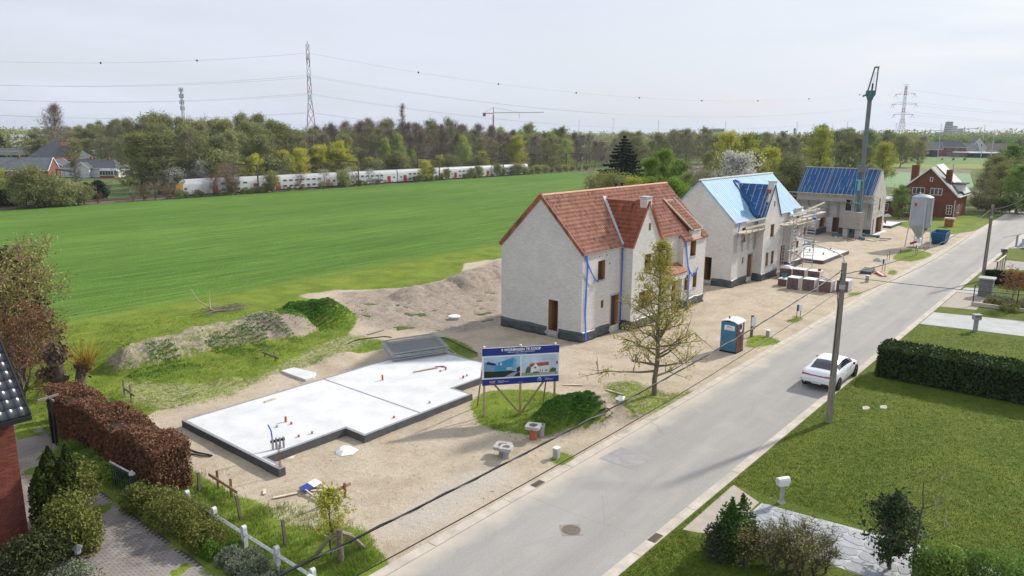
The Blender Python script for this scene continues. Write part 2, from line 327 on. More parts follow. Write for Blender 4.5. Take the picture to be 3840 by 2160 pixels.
# the wide land out to the horizon
mg,t,b=newmat('meadow');v=pos(t);n1=noise(t,v,0.008,4);n2=noise(t,v,0.15,5,0.7);n3=noise(t,v,2.0,3)
c=ramp(t,n1,(0.38,(0.075,0.12,0.03)),(0.5,(0.11,0.15,0.045)),(0.62,(0.14,0.135,0.07)))
c=mixn(t,1.0,c,ramp(t,n2,(0.3,0.7),(0.7,1.2)),'MULTIPLY');c=mixn(t,1.0,c,ramp(t,n3,(0.3,0.8),(0.7,1.15)),'MULTIPLY')
t.links.new(c,b.inputs['Base Color']);b.inputs['Roughness'].default_value=0.95;b.inputs['Specular IOR Level'].default_value=0.1
gx_=np.concatenate([[-9000,-4000,-1500,-600],np.arange(-200,751,25),[1000,1500,2500,4500,9000]]);gy_=np.concatenate([[-9000,-4000,-1500,-500],np.arange(-100,441,10),[600,900,1500,3000,5000,9000]])
GX,GY=np.meshgrid(gx_,gy_,indexing='ij');I=np.arange(GX.size).reshape(GX.shape)
tag(link('ground',npmesh('ground',np.stack([GX,GY,zg(GX,GY)-.08],-1).reshape(-1,3),np.stack([I[:-1,:-1],I[1:,:-1],I[1:,1:],I[:-1,1:]],-1).reshape(-1,4)),mg),kind='structure')
def sheet(name,pts,z,mat):return tag(MB().poly([(x,y,z) for x,y in pts]).build(name,mat),kind='structure')
MATS={}
MATS['plough']=M('ploughed soil',(0.17,0.135,0.105),0.95,0.3,0.6,stretch=(0.3,2,1),bmp=0.4,bscale=3)
MATS['pale_crop']=M('pale crop',(0.17,0.27,0.13),0.95,0.2,0.4,stretch=(1,0.3,1))
MATS['meadow2']=M('bright meadow',(0.10,0.19,0.035),0.95,0.3,0.12)
MATS['mown']=M('mown grass',(0.12,0.17,0.04),0.95,0.25,0.3)
MATS['oilseed']=M('yellowed meadow',(0.19,0.22,0.035),0.95,0.2,0.1)
def psheet(name,pts,mat,up_=.03):
    P=[GT(x*1.4907,y*1.4907) for x,y in pts];return tag(MB().poly([(p[0],p[1],p[2]-.08+up_) for p in P]).build(name,mat),kind='structure')
psheet('ploughed_field',[(1690,462),(1690,432),(1745,418),(1800,416),(1830,440),(1790,462)],MATS['plough'],.04)
psheet('crop_strip',[(2220,470),(2222,432),(2330,434),(2440,436),(2450,470),(2400,480)],MATS['pale_crop'],.05)
psheet('ploughed_strip',[(2221,432),(2223,424),(2400,424),(2445,428),(2440,436),(2330,434)],MATS['plough'],.045)
psheet('meadow',[(2100,424),(2110,400),(2300,396),(2500,396),(2510,412),(2300,414),(2223,414)],MATS['meadow2'],.03)
psheet('meadow_strip',[(2223,424),(2224,414),(2300,414),(2500,412),(2490,424),(2400,424)],MATS['oilseed'],.035)
psheet('garden_lawn',[(270,500),(285,456),(330,446),(430,452),(430,490)],MATS['mown'],.04)
# railway bed
MATS['ballast']=M('ballast',(0.13,0.105,0.085),0.95,0.4,3,bmp=0.5,bscale=8)
MATS['rail']=M('rail steel',(0.16,0.11,0.08),0.5,0.2,2,metal=0.6)
mb=MB();q_=[(x,RY(x)+o_,ZR+z) for o_,z in ((-3.6,-.06),(-2.0,.35),(6.2,.35),(7.8,-.06)) for x in (-250,620)];mb.add(q_,[(0,1,3,2),(2,3,5,4),(4,5,7,6)]);tag(mb.build('railway_bed',MATS['ballast']),kind='structure')
for k in range(4):
    o_=k // 2*4.1+(k % 2)*1.435-0.72
    tag(MB().bar((-250,RY(-250)+o_,ZR+.43),(620,RY(620)+o_,ZR+.43),0.09,0.16).build('rail',MATS['rail']),['steel rail nearest the crop field, outer rail','steel rail nearest the crop field, inner rail','steel rail of the far track, inner rail','steel rail of the far track, outer rail'][k],'rail','railway rails')

# ---------------------------------------------------------------- road
mr,t,b=newmat('worn asphalt');v=pos(t);vs=pos(t,'world',(0.12,1,1));n1=noise(t,vs,1.0,5,0.6);n2=noise(t,v,14,4,0.75);n3=noise(t,v,0.6,5)
c=ramp(t,n1,(0.3,(0.295,0.282,0.262)),(0.7,(0.36,0.345,0.32)));c=mixn(t,1.0,c,ramp(t,n2,(0.3,0.86),(0.7,1.08)),'MULTIPLY');c=mixn(t,ramp(t,n3,(0.52,0.0),(0.75,0.35)),c,(0.44,0.405,0.355))
sy=N(t,'ShaderNodeSeparateXYZ');t.links.new(N(t,'ShaderNodeNewGeometry').outputs['Position'],sy.inputs[0])
dl=math_n(t,'MULTIPLY',math_n(t,'SUBTRACT',math_n(t,'ADD',sy.outputs[1],math_n(t,'MULTIPLY',n3,1.6)),16.35),1.1,True)   # sand carried onto the site side
c=mixn(t,math_n(t,'MULTIPLY',dl,0.8),c,(0.53,0.46,0.37))
vo=N(t,'ShaderNodeTexVoronoi',feature='DISTANCE_TO_EDGE');vo.inputs['Scale'].default_value=0.28;t.links.new(mixn(t,0.12,v,noise(t,v,1.2,3,col=True)),vo.inputs['Vector'])
crk=math_n(t,'MULTIPLY',math_n(t,'LESS_THAN',vo.outputs['Distance'],0.0035),math_n(t,'GREATER_THAN',noise(t,v,0.16,2),0.52))
c=mixn(t,math_n(t,'MULTIPLY',crk,0.16),c,(0.09,0.085,0.08))
t.links.new(c,b.inputs['Base Color']);b.inputs['Roughness'].default_value=0.88;b.inputs['Specular IOR Level'].default_value=0.25;bump(t,b,n2,0.25,0.02)
tag(MB().poly([(-40,11.3,0),(420,11.3,0),(420,16.5,0),(-40,16.5,0)]).build('road',mr),kind='structure')
MATS['conc']=M('weathered concrete',(0.50,0.445,0.375),0.9,0.25,1.2,bmp=0.3,bscale=18)
MATS['conc_grey']=M('grey concrete',(0.42,0.41,0.39),0.9,0.2,1.5,bmp=0.2,bscale=20)
MATS['dark_iron']=M('cast iron',(0.20,0.155,0.125),0.7,0.3,20,metal=0.3)
for nm,y0,y1,lab in (('gutter',10.9,11.29,0),('gutter',16.51,16.92,1)):
    g_=tag(MB().box(-40,420,y0,y1,-0.07,0.004).build(nm,MATS['conc']),kind='structure')
    sm=MB().box(-1.985,1.985,0,y1-y0,0.0,0.012).build('concrete_slab',MATS['conc'],g_,(10,y0,0.002)).data
    for k in range(1,42):
        o=bpy.data.objects.new('concrete_slab',sm);COL.objects.link(o);o.parent=g_;o.location=(10+4*k,y0,0.002+0.004*random.Random(k).random())
MATS['asph_patch']=M('newer asphalt',(0.305,0.298,0.288),0.9,0.15,2,bmp=0.2,bscale=30)
sheet('road_patch',[(25.5,14.4),(27.0,14.4),(27.1,16.05),(25.45,16.15)],0.005,MATS['asph_patch'])
mh=empty('manhole_cover',(19.85,13.65,0));tag(mh,'round cast iron manhole cover in a square frame in the road','manhole')
f_=MB();f_.prism([(0.0,-0.52),(0.52,0),(0,0.52),(-0.52,0)],0.001,0.008);f_.build('frame',M('frame concrete',(0.27,0.25,0.225),0.9,0.2,5),mh)
mb=MB();mb.lathe([(0.33,0.009),(0.33,0.017),(0.29,0.017),(0.29,0.012),(0.001,0.012)],24);mb.build('lid',MATS['dark_iron'],mh)
mb=MB()
for k in range(-5,6):
    w_=math.sqrt(0.27**2-(k*0.05)**2) if abs(k*0.05)<0.27 else 0
    if w_>0.03:mb.box(-w_,w_,k*0.05-0.012,k*0.05+0.012,0.0125,0.018)
mb.build('ribs',M('worn iron',(0.2,0.17,0.14),0.6,0.3,20,metal=0.3),mh)
for (dx,dy,lab) in ((21.3,10.97,'slotted iron storm drain at the lawn side of the road'),(21.85,16.56,'slotted iron storm drain at the sandy side of the road')):
    d_=tag(empty('storm_drain',(dx,dy+.02,0.017)),lab,'drain','storm drains');d_.scale=(.75,.75,1)
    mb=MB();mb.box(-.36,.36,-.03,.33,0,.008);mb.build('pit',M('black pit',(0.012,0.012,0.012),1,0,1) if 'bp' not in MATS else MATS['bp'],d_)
    mb=MB();mb.box(-.38,.38,-.05,-.015,0,.022).box(-.38,.38,.315,.35,0,.022).box(-.38,-.345,-.015,.315,0,.022).box(.345,.38,-.015,.315,0,.022);mb.build('frame',MATS['dark_iron'],d_)
    bar=MB().box(-.018,.018,-.015,.315,0.008,.02).build('bar',MATS['dark_iron'],d_,(-.28,0,0))
    for k in range(1,9):o=bar.copy();COL.objects.link(o);o.location.x=-.28+.07*k

# ---------------------------------------------------------------- gardens along the right of the road
ml,t,b=newmat('lawn');v=pos(t)
c,n3=grass_cols(t,v,(0.075,0.115,0.014),(0.13,0.165,0.022),(0.21,0.185,0.04));t.links.new(c,b.inputs['Base Color']);b.inputs['Roughness'].default_value=0.92;b.inputs['Specular IOR Level'].default_value=0.12
bump(t,b,math_n(t,'ADD',noise(t,v,5,4),n3),0.8,0.06)
tag(MB().poly([(-40,-80,-0.002),(160,-80,-0.002),(160,10.9,-0.002),(-40,10.9,-0.002)]).build('lawn',ml),kind='structure')
# crazy paving drive
MATS['grout']=M('pale grout',(0.46,0.455,0.45),0.9,0.1,4)
MATS['flag']=M('grey flagstone',(0.35,0.36,0.38),0.85,0.14,2.0,rand=0.14,bmp=0.2,bscale=14)
drv=tag(MB().poly([(23.7,-14,0.004),(26.9,-14,0.004),(26.75,4.0,0.004),(26.15,9.25,0.004),(24.75,9.3,0.004),(23.4,8.6,0.004),(23.6,6.0,0.004)]).build('flagstone_drive',MATS['grout']),kind='structure')
rr=random.Random(5);nx,ny=6,26
P_={}
for i in range(nx+1):
    for j in range(ny+1):
        yy=9.2-j*0.62;x0=23.62+max(0,yy-8.6)*1.2;x1=26.2+max(0,(9.2-yy)*0.055)
        jx=0 if i in (0,nx) else rr.uniform(-.16,.16);jy=0 if j==0 else rr.uniform(-.2,.2)
        P_[i,j]=(x0+(x1-x0)*i/nx+jx,yy+jy)
for i in range(nx):
    for j in range(ny):
        q=[P_[i,j],P_[i,j+1],P_[i+1,j+1],P_[i+1,j]];cx_=sum(p[0] for p in q)/4;cy_=sum(p[1] for p in q)/4
        if cx_<23.4:continue
        pts=[]
        for k in range(4):
            a_,b_=q[k],q[(k+1) % 4];f=rr.uniform(.18,.3);pts += [(a_[0]+(b_[0]-a_[0])*f,a_[1]+(b_[1]-a_[1])*f),(a_[0]+(b_[0]-a_[0])*(1-f),a_[1]+(b_[1]-a_[1])*(1-f))]
        pts=[((p[0]-cx_)*.93,(p[1]-cy_)*.93) for p in pts]
        o=MB().prism(pts,0.0,0.012+rr.random()*.006,bot=False).build('flagstone',MATS['flag'],drv,(cx_,cy_,0.005))
MATS['apron']=M('sandy brick apron',(0.40,0.345,0.29),0.9,0.15,2.5,bmp=0.3,bscale=24)
sheet('drive_apron',[(22.45,10.65),(22.6,10.15),(23.5,8.75),(24.7,9.35),(26.15,9.35),(26.9,10.7)],0.006,MATS['apron'])
MATS['drive']=M('concrete drive',(0.42,0.42,0.415),0.88,0.14,0.9,bmp=0.15,bscale=20)
sheet('concrete_drive',[(60.6,10.85),(65.4,10.85),(66.2,7.6),(67.0,3.0),(67.8,-12),(60.8,-12),(61.8,3.0),(61.2,7.5)],0.006,MATS['drive'])
MATS['gravel']=M('beige gravel',(0.40,0.35,0.29),0.95,0.2,6,bmp=0.5,bscale=30)
sheet('gravel_verge',[(68.0,10.85),(75.4,10.85),(75.3,8.4),(68.6,8.4)],0.005,MATS['gravel'])
sheet('parking_slab',[(75.5,11.0),(78.3,10.6),(78.8,9.5),(75.6,9.2)],0.008,MATS['drive'])
sheet('gravel_court',[(90.2,10.85),(97.6,11.1),(98.9,9.6),(98.4,2),(92.5,2),(92.4,8.6)],0.005,MATS['gravel'])
sheet('asphalt_drive',[(93.4,9.0),(97.6,9.6),(97.2,-8),(91.5,-8)],0.009,MATS['asph_patch'])
sheet('side_yard_pavement',[(109.5,10.9),(126,10.9),(126,8.0),(112,9.0)],0.006,MATS['drive'])
# ---------------------------------------------------------------- block-paved drive on the left
MATS['paver_bed']=M('paver joints',(0.085,0.075,0.065),0.95,0.2,5)
MATS['paver']=M('grey-brown paver',(0.26,0.23,0.21),0.85,0.3,0.8,rand=0.22,bmp=0.2,bscale=30)
pd=tag(MB().poly([(4,12,-0.001),(10.36,12,-0.001),(10.36,30,-0.001),(11.3,37,-0.001),(11.3,41,-0.001),(4,41,-0.001)]).build('paved_drive',MATS['paver_bed']),kind='structure')
pw,pl=0.118,0.232;cells=[]
for j in range(int(29/pw)):
    y=12.05+j*pw
    xr_=10.34 if y<30 else min(11.25,10.34+(y-30)*0.13)
    for i in range(int((xr_-4.6)/pl)):
        x=4.6+i*pl+(pl/2 if j % 2 else 0)
        if x+pl <= xr_ and (x>7.3 or y<27):cells.append((x,y))
def paver_v(x,y,z):return [(x+.004,y+.02,z),(x+.03,y+.004,z),(x+pl-.03,y+.004,z),(x+pl-.004,y+.02,z),(x+pl-.004,y+pw-.02,z),(x+pl-.03,y+pw-.004,z),(x+.03,y+pw-.004,z),(x+.004,y+pw-.02,z)]
def in_view(x,y,z=0,m=0.02):
    d=np.array([x,y,z-CAMH]);f=d@fw;return f>0 and abs(d@rt/f)<1920/FPX+m and abs(d@up/f)<1080/FPX+m
cells=[c_ for c_ in cells if in_view(*c_,m=0.06)]
cells.sort(key=lambda c_:abs(c_[0]-9.4)*0.7+abs(c_[1]-24.6))
pme=MB().add(paver_v(0,0,0)+paver_v(0,0,.012),[tuple(range(8,16))]+[(i,(i+1) % 8,8+(i+1) % 8,8+i) for i in range(8)]).build('paver',MATS['paver'],pd,(*cells[0],0)).data
for c_ in cells[1:300]:
    o=bpy.data.objects.new('paver',pme);COL.objects.link(o);o.parent=pd;o.location=(*c_,rr.uniform(-.003,.003))
mb=MB()
for c_ in cells[300:]:
    z_=rr.uniform(.009,.014);mb.add(paver_v(c_[0],c_[1],z_-.01)+paver_v(c_[0],c_[1],z_),[tuple(range(8,16))]+[(i,(i+1) % 8,8+(i+1) % 8,8+i) for i in range(8)])
tag(mb.build('pavers',MATS['paver'],pd),kind='stuff')
# ================================================================ NEW HOUSES
MATS['wbrick']=brickmat('pale grey brick',(0.70,0.67,0.64),(0.57,0.54,0.515),(0.60,0.575,0.55),0.24,0.06,0.06)
MATS['wbrick3']=brickmat('raw sand-lime block',(0.56,0.525,0.49),(0.49,0.46,0.43),(0.50,0.47,0.44),0.3,0.14,0.08)
MATS['wood_red']=M('red-brown plywood',(0.20,0.085,0.038),0.6,0.3,4,stretch=(1,1,0.2))
MATS['wood_yel']=M('yellow pine',(0.40,0.22,0.08),0.7,0.25,4,stretch=(1,1,0.2))
MATS['wood_pale']=M('pale planks',(0.60,0.54,0.41),0.8,0.2,3)
MATS['wood_grey']=M('grey weathered wood',(0.24,0.205,0.165),0.9,0.3,6)
MATS['inside']=M('shaded interior',(0.085,0.06,0.045),0.9,0.35,1.0)  # dark back panel of openings; the dimness of the rooms is put into its colour
MATS['sill']=M('blue stone',(0.40,0.40,0.41),0.8,0.1,4)
MATS['zinc']=M('zinc',(0.52,0.53,0.55),0.5,0.12,3,metal=0.4)
MATS['white']=M('white paint',(0.78,0.78,0.77),0.6,0.08,2)
MATS['skirt']=M('dark foil',(0.055,0.07,0.075),0.42,0.4,2.5,spec=0.5)
MATS['ribbon']=M('blue plastic sleeve',(0.015,0.13,0.62),0.4,0.25,5,spec=0.5)
MATS['black']=M('black',(0.02,0.02,0.022),0.6,0.2,3)
MATS['steel']=M('galvanised steel',(0.42,0.43,0.44),0.45,0.2,6,metal=0.5)
def tilemat(name,a,b2,dark):
    m,t,b=newmat(name);g=N(t,'ShaderNodeNewGeometry');mp_=N(t,'ShaderNodeVectorMath',operation='SNAP');mp_.inputs[1].default_value=(0.215,0.234,9.0)
    t.links.new(g.outputs['Position'],mp_.inputs[0]);wn=N(t,'ShaderNodeTexWhiteNoise');t.links.new(mp_.outputs[0],wn.inputs['Vector'])
    n1=noise(t,g.outputs['Position'],1.3,5);c=ramp(t,wn.outputs['Value'],(0.0,a),(0.8,b2),(0.97,dark));c=mixn(t,1.0,c,ramp(t,n1,(0.3,0.75),(0.7,1.15)),'MULTIPLY')
    t.links.new(c,b.inputs['Base Color']);b.inputs['Roughness'].default_value=0.75;b.inputs['Specular IOR Level'].default_value=0.3;return m
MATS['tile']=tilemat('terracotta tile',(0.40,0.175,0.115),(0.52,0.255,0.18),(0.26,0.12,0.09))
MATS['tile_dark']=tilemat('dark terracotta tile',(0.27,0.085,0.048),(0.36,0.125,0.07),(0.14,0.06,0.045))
MATS['ridge']=M('ridge terracotta',(0.58,0.30,0.21),0.7,0.25,3)

def wall(mb,axis,c,t,a0,a1,z0,z1,ops=(),m=0):
    """wall along an axis, thickness c..c+t, with openings (a,b,z,z); built as blocks so it is really hollow at the openings"""
    us=sorted({a0,a1,*[v for o in ops for v in o[:2]]});zs=sorted({z0,z1,*[v for o in ops for v in o[2:4]]});lo,hi=min(c,c+t),max(c,c+t)
    for i in range(len(us)-1):
        for j in range(len(zs)-1):
            um,zm=(us[i]+us[i+1])/2,(zs[j]+zs[j+1])/2
            if any(o[0]<um<o[1] and o[2]<zm<o[3] for o in ops):continue
            if axis=='x':mb.box(us[i],us[i+1],lo,hi,zs[j],zs[j+1],m)
            else:mb.box(lo,hi,us[i],us[i+1],zs[j],zs[j+1],m)
def opening(parent,axis,c,s,a0,a1,z0,z1,name='window',lining='wood_red',jamb='wood_yel',sill=True,depth=0.32,pane=None):
    """timber-lined opening in a wall face at c; s=+1/-1: the way into the house"""
    L=MB();e=0.03;d0,d1=c+s*0.02,c+s*depth
    def bx(u0,u1,w0,w1,za,zb,m=0):
        w0,w1=min(w0,w1),max(w0,w1)
        if axis=='x':L.box(u0,u1,w0,w1,za,zb,m)
        else:L.box(w0,w1,u0,u1,za,zb,m)
    bx(a0+.002,a0+e,d0,d1,z0+.002,z1-.002,1);bx(a1-e,a1-.002,d0,d1,z0+.002,z1-.002,2);bx(a0+e,a1-e,d0,d1,z1-e,z1-.002,1);bx(a0+e,a1-e,d0,d1,z0+.002,z0+e,1)
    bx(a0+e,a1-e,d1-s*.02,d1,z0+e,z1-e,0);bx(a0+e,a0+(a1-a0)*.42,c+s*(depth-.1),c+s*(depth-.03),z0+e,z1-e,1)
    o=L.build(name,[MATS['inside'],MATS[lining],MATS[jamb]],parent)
    if sill:
        k=MB()
        if axis=='x':k.box(a0-.05,a1+.05,min(c-s*.06,c+s*.1),max(c-s*.06,c+s*.1),z0-.05,z0-.003)
        else:k.box(min(c-s*.06,c+s*.1),max(c-s*.06,c+s*.1),a0-.05,a1+.05,z0-.05,z0-.003)
        k.build('sill',MATS['sill'],o)
    return o
def skirt(parent,pts,h=0.72,seed=1):
    """creased dark foil hung along the foot of a wall; pts: plan polyline, outward side on the right"""
    rg=random.Random(seed);P=[];
    for i in range(len(pts)-1):
        (x0,y0),(x1,y1)=pts[i],pts[i+1];L=math.hypot(x1-x0,y1-y0);n=max(2,int(L/0.18));ux,uy=(x1-x0)/L,(y1-y0)/L
        for k in range(n+(i==len(pts)-2)):P.append((x0+ux*L*k/n,y0+uy*L*k/n,uy,-ux))
    V=[];
    for i,(x,y,nx_,ny_) in enumerate(P):
        sag=0.05*abs(math.sin(i*0.23+seed))
        for j in range(5):
            f=j/4;w=0.012+(0.02+0.05*math.sin(i*0.8+j*1.9+seed)*math.sin(i*0.31+seed*2)+rg.uniform(0,.045))*(0 if j==4 else 1)+(0.06 if j==0 else 0)
            V.append((x+nx_*w,y+ny_*w,f*(h-sag)))
    Fc=[(i*5+j,(i+1)*5+j,(i+1)*5+j+1,i*5+j+1) for i in range(len(P)-1) for j in range(4)]
    mb=MB();mb.add(V,Fc);o=mb.build('foil_skirt',MATS['skirt'],parent,smooth=True);so_=o.modifiers.new('s','SOLIDIFY');so_.thickness=0.008;return o
def ribbon(parent,pts,w=0.11,name='blue_ribbon'):
    mb=MB()
    for i in range(len(pts)-1):mb.bar(pts[i],pts[i+1],w if i % 2==0 else w*.8,0.03,upv=(0,1,0))
    return mb.build(name,MATS['ribbon'],parent)
def tile_mesh(w,l):
    pr=[(0,.0),(.14,.03),(.32,.042),(.5,.022),(.62,.002),(.82,-.004),(1.0,.004)];n=len(pr)
    V=[(u*w*1.06,-.02,h+.03) for u,h in pr]+[(u*w*1.06,l*1.06,h+.006) for u,h in pr]+[(u*w*1.06,-.02,h+.004) for u,h in pr]
    Fs=[(i,i+1,n+i+1,n+i) for i in range(n-1)]+[(2*n+i,2*n+i+1,i+1,i) for i in range(n-1)]
    return V,Fs
def tiles(parent,O,U,Vv,nu,nv,w,l,keep,mat,most=300):
    """roof tiles on a slope: origin O (eave corner), unit vectors U along the eave and Vv up the slope"""
    O=Vector(O);U=Vector(U).normalized();Vv=Vector(Vv).normalized();Nn=U.cross(Vv);TV,TF=tile_mesh(w,l)
    Mx=Matrix(((U.x,Vv.x,Nn.x,0),(U.y,Vv.y,Nn.y,0),(U.z,Vv.z,Nn.z,0),(0,0,0,1)))
    lst=[]
    for i in range(nu):
        for j in range(nv):
            p=O+U*(i*w)+Vv*(j*l);c=p+U*w/2+Vv*l/2
            if keep(c):lst.append((c.length,p))
    lst.sort(key=lambda q:q[0]);proto=None
    for _,p in lst[:most]:
        if proto is None:
            mb=MB();mb.add(TV,TF);o=mb.build('roof_tile',mat,parent,smooth=True);proto=o.data
        else:
            o=bpy.data.objects.new('roof_tile',proto);COL.objects.link(o);o.parent=parent
        m=Mx.copy();m.translation=p;o.matrix_local=m
    if len(lst)>most:
        A=np.array(TV);B=np.array([[*q[1]] for q in lst[most:]]);Rm=np.array([[*U],[*Vv],[*Nn]])
        V=(A@Rm)[None]+B[:,None];Fq=np.array(TF)[None]+(np.arange(len(B))*len(TV))[:,None,None]
        tag(link('roof_tiles',npmesh('roof_tiles',V.reshape(-1,3),Fq.reshape(-1,4),smooth=True),mat,parent),kind='stuff')
    return lst

def house_shell(H,dx,win_ground):
    """the shared body of the two gabled houses; dx shifts it along the road. All parts are children of H (at the origin)."""
    mb=MB();X0,X1=39.75+dx,57.0+dx;yf,yb,ye=26.97,33.93,6.1;g0,g1,gy=44.62+dx,48.62+dx,26.1;r0,ry_=53.1+dx,26.52
    wl=[(41.6+dx,42.5+dx,3.95,5.28),(42.1+dx,42.43+dx,1.95,2.5),(43.35+dx,44.4+dx,.42,2.6)]
    wg=[(46.3+dx,47.2+dx,4.0,5.25)]+win_ground
    wm=[(51.85+dx,52.95+dx,.42,2.5)]
    wr=[(54.25+dx,55.25+dx,4.05,5.3),(53.55+dx,54.15+dx,1.4,2.65),(55.0+dx,55.7+dx,1.4,2.65)]
    wd=[(28.88,29.7,.42,2.58)]
    wall(mb,'x',yf,.3,X0+.3,g0,0,ye,wl);wall(mb,'y',g0,.3,gy,yf,0,ye);wall(mb,'x',gy,.3,g0+.3,g1-.3,0,ye,wg);wall(mb,'y',g1,-.3,gy,yf,0,ye)
    wall(mb,'x',yf,.3,g1,r0,0,ye,wm);wall(mb,'y',r0,.3,ry_,yf,0,5.65);wall(mb,'x',ry_,.3,r0+.3,X1-.3,0,5.65,wr);mb.box(54.45+dx,55.95+dx,ry_,ry_+.3,5.651,6.15)
    wall(mb,'y',X0,.3,yf,yb,0,ye,wd);wall(mb,'y',X1,-.3,ry_,yb,0,5.65);wall(mb,'x',yb,-.3,X0+.3,X1-.3,0,ye)
    for xa,xb in ((X0,X0+.3),(X1-.3,X1)):                        # main gables
        mb.add([(xa,yf,ye),(xa,yb,ye),(xa,30.45,9.5),(xb,yf,ye),(xb,yb,ye),(xb,30.45,9.5)],[(0,2,1),(3,4,5),(0,3,5,2),(1,2,5,4),(0,1,4,3)])
    gx=(g0+g1)/2
    mb.add([(g0,gy,ye),(g1,gy,ye),(gx+.36,gy,8.5),(gx-.36,gy,8.5),(g0,gy+.3,ye),(g1,gy+.3,ye),(gx+.36,gy+.3,8.5),(gx-.36,gy+.3,8.5)],[(0,1,2,3),(7,6,5,4),(0,3,7,4),(1,5,6,2),(3,2,6,7),(0,4,5,1)])
    w=mb.build('wall',MATS['wbrick'],H)
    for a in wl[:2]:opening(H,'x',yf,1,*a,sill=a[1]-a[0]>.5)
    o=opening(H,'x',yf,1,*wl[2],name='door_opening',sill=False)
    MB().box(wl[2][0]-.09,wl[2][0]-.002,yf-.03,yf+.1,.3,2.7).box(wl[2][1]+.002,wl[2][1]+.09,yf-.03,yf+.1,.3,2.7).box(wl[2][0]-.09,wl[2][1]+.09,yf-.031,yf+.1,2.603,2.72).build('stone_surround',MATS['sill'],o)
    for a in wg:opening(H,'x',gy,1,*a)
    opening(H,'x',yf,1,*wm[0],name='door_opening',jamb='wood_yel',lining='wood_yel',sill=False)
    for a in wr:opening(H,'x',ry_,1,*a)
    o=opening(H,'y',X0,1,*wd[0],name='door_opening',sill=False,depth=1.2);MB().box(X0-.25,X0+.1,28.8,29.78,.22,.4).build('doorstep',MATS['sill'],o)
    MB().box(gx+.05,gx+.35,gy-.012,gy+.002,6.95,7.46).build('slit_window',MATS['wood_red'],H)
    # chimney growing out of the gable wall
    c_=MB().box(gx-.36,gx+.36,gy+.001,gy+.55,8.3,9.28).build('chimney',MATS['wbrick'],H);MB().box(gx-.42,gx+.42,gy-.05,gy+.6,9.281,9.36).build('chimney_cap',MATS['zinc'],c_)
    # eave gutters
    for q in ((X0+.02,g0-.02,yf-.13,yf-.02,5.9),(g1+.02,r0-.05,yf-.13,yf-.02,5.9),(r0,54.4+dx,ry_-.13,ry_-.02,5.46),(56.0+dx,X1,ry_-.13,ry_-.02,5.46),(54.45+dx,55.95+dx,ry_-.13,ry_-.02,6.16)):
        MB().box(q[0],q[1],q[2],q[3],q[4],q[4]+.09).build('eave_gutter',MATS['white'],H)
    sk=[[(X0,yb),(X0,29.8)],[(X0,28.78),(X0,yf),(43.2+dx,yf)],[(g0,yf),(g0,gy),(g1,gy)],[(r0,yf),(r0,ry_),(X1,ry_)]]
    for k,s_ in enumerate(sk):skirt(H,s_,.72,k+int(dx))
    return dict(X0=X0,X1=X1,g0=g0,g1=g1,gx=gx,gy=gy,yf=yf,r0=r0,ry=ry_)
def main_slope(X0,X1,y_e,z_e):                                    # front roof plane polygon helper
    return [(X0,y_e,z_e),(X1,y_e,z_e),(X1,30.45,9.6),(X0,30.45,9.6)]
KS=(9.6-6.1)/(30.45-26.97)
def roof_z(y):return 9.6-(30.45-y)*KS

# ---- house with the terracotta roof
H1=tag(empty('new_house'),'pale brick new house with finished terracotta tile roof and blue plastic ribbons','house')
d=house_shell(H1,0.0,[(45.7,47.45,1.25,2.6)])
rf=MB();rf.slab([(39.68,26.86,roof_z(26.86)-.05),(57.06,26.86,roof_z(26.86)-.05),(57.06,30.45,9.55),(39.68,30.45,9.55)],.14);rf.slab([(57.06,34.04,roof_z(26.86)-.05),(39.68,34.04,roof_z(26.86)-.05),(39.68,30.46,9.55),(57.06,30.46,9.55)],.14)
rf.slab([(53.05,26.36,roof_z(26.36)-.05),(57.06,26.36,roof_z(26.36)-.05),(57.06,26.855,roof_z(26.855)-.05),(53.05,26.855,roof_z(26.855)-.05)],.14)
gx=d['gx'];KG=1.475
rf.slab([(44.52,26.03,5.93),(gx,26.03,9.03-.06),(gx,29.84,9.03-.06),(44.52,26.9,5.93)],.1);rf.slab([(48.72,26.03,5.93),(48.72,26.9,5.93),(gx,29.84,9.03-.06),(gx,26.03,9.03-.06)],.1)
# raised flat-pitched dormer between the two pale timbers
rf.slab([(54.4,26.42,6.2),(56.0,26.42,6.2),(56.0,29.15,8.42),(54.4,29.15,8.42)],.12)
roof=rf.build('roof',MATS['tile'],H1)
Uv,Vs=(1,0,0),(0,1,KS);sl_=math.hypot(1,KS)
def keep_main(c):
    if c.y>30.42:return False
    if c.y<26.85 and c.x<53.1:return False
    if 54.3<c.x<56.1 and c.y<29.1:return False
    half=(9.0-c.z)/KG
    return not (half>0 and abs(c.x-gx)<half-.05)
tiles(roof,(39.7,26.36,roof_z(26.36)),Uv,Vs,81,18,.215,.335,keep_main,MATS['tile'],210)
tiles(roof,(54.42,26.42,6.22),Uv,(0,2.73,2.22),7,10,.215,.335,lambda c:True,MATS['tile'],0)
Vg=Vector((2.05,0,3.02)).normalized()
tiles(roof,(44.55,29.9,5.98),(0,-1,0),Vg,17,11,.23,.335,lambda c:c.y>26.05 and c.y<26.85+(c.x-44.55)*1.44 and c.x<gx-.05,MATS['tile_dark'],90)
rc=MB();rc.add([(x,.12*math.cos(a_)*1.1,.12*math.sin(a_)) for x in (0,.43) for a_ in [PI*k/6 for k in range(7)]],[(i,7+i,8+i,i+1) for i in range(6)]+[(0,1,2,3,4,5,6)])
pr_=None
for k in range(42):
    if pr_ is None:o=rc.build('ridge_cap',MATS['ridge'],roof,(39.66,30.45,9.57),smooth=False);pr_=o.data
    else:o=bpy.data.objects.new('ridge_cap',pr_);COL.objects.link(o);o.parent=roof;o.location=(39.66+k*.415,30.45,9.57+.006*(k % 2))
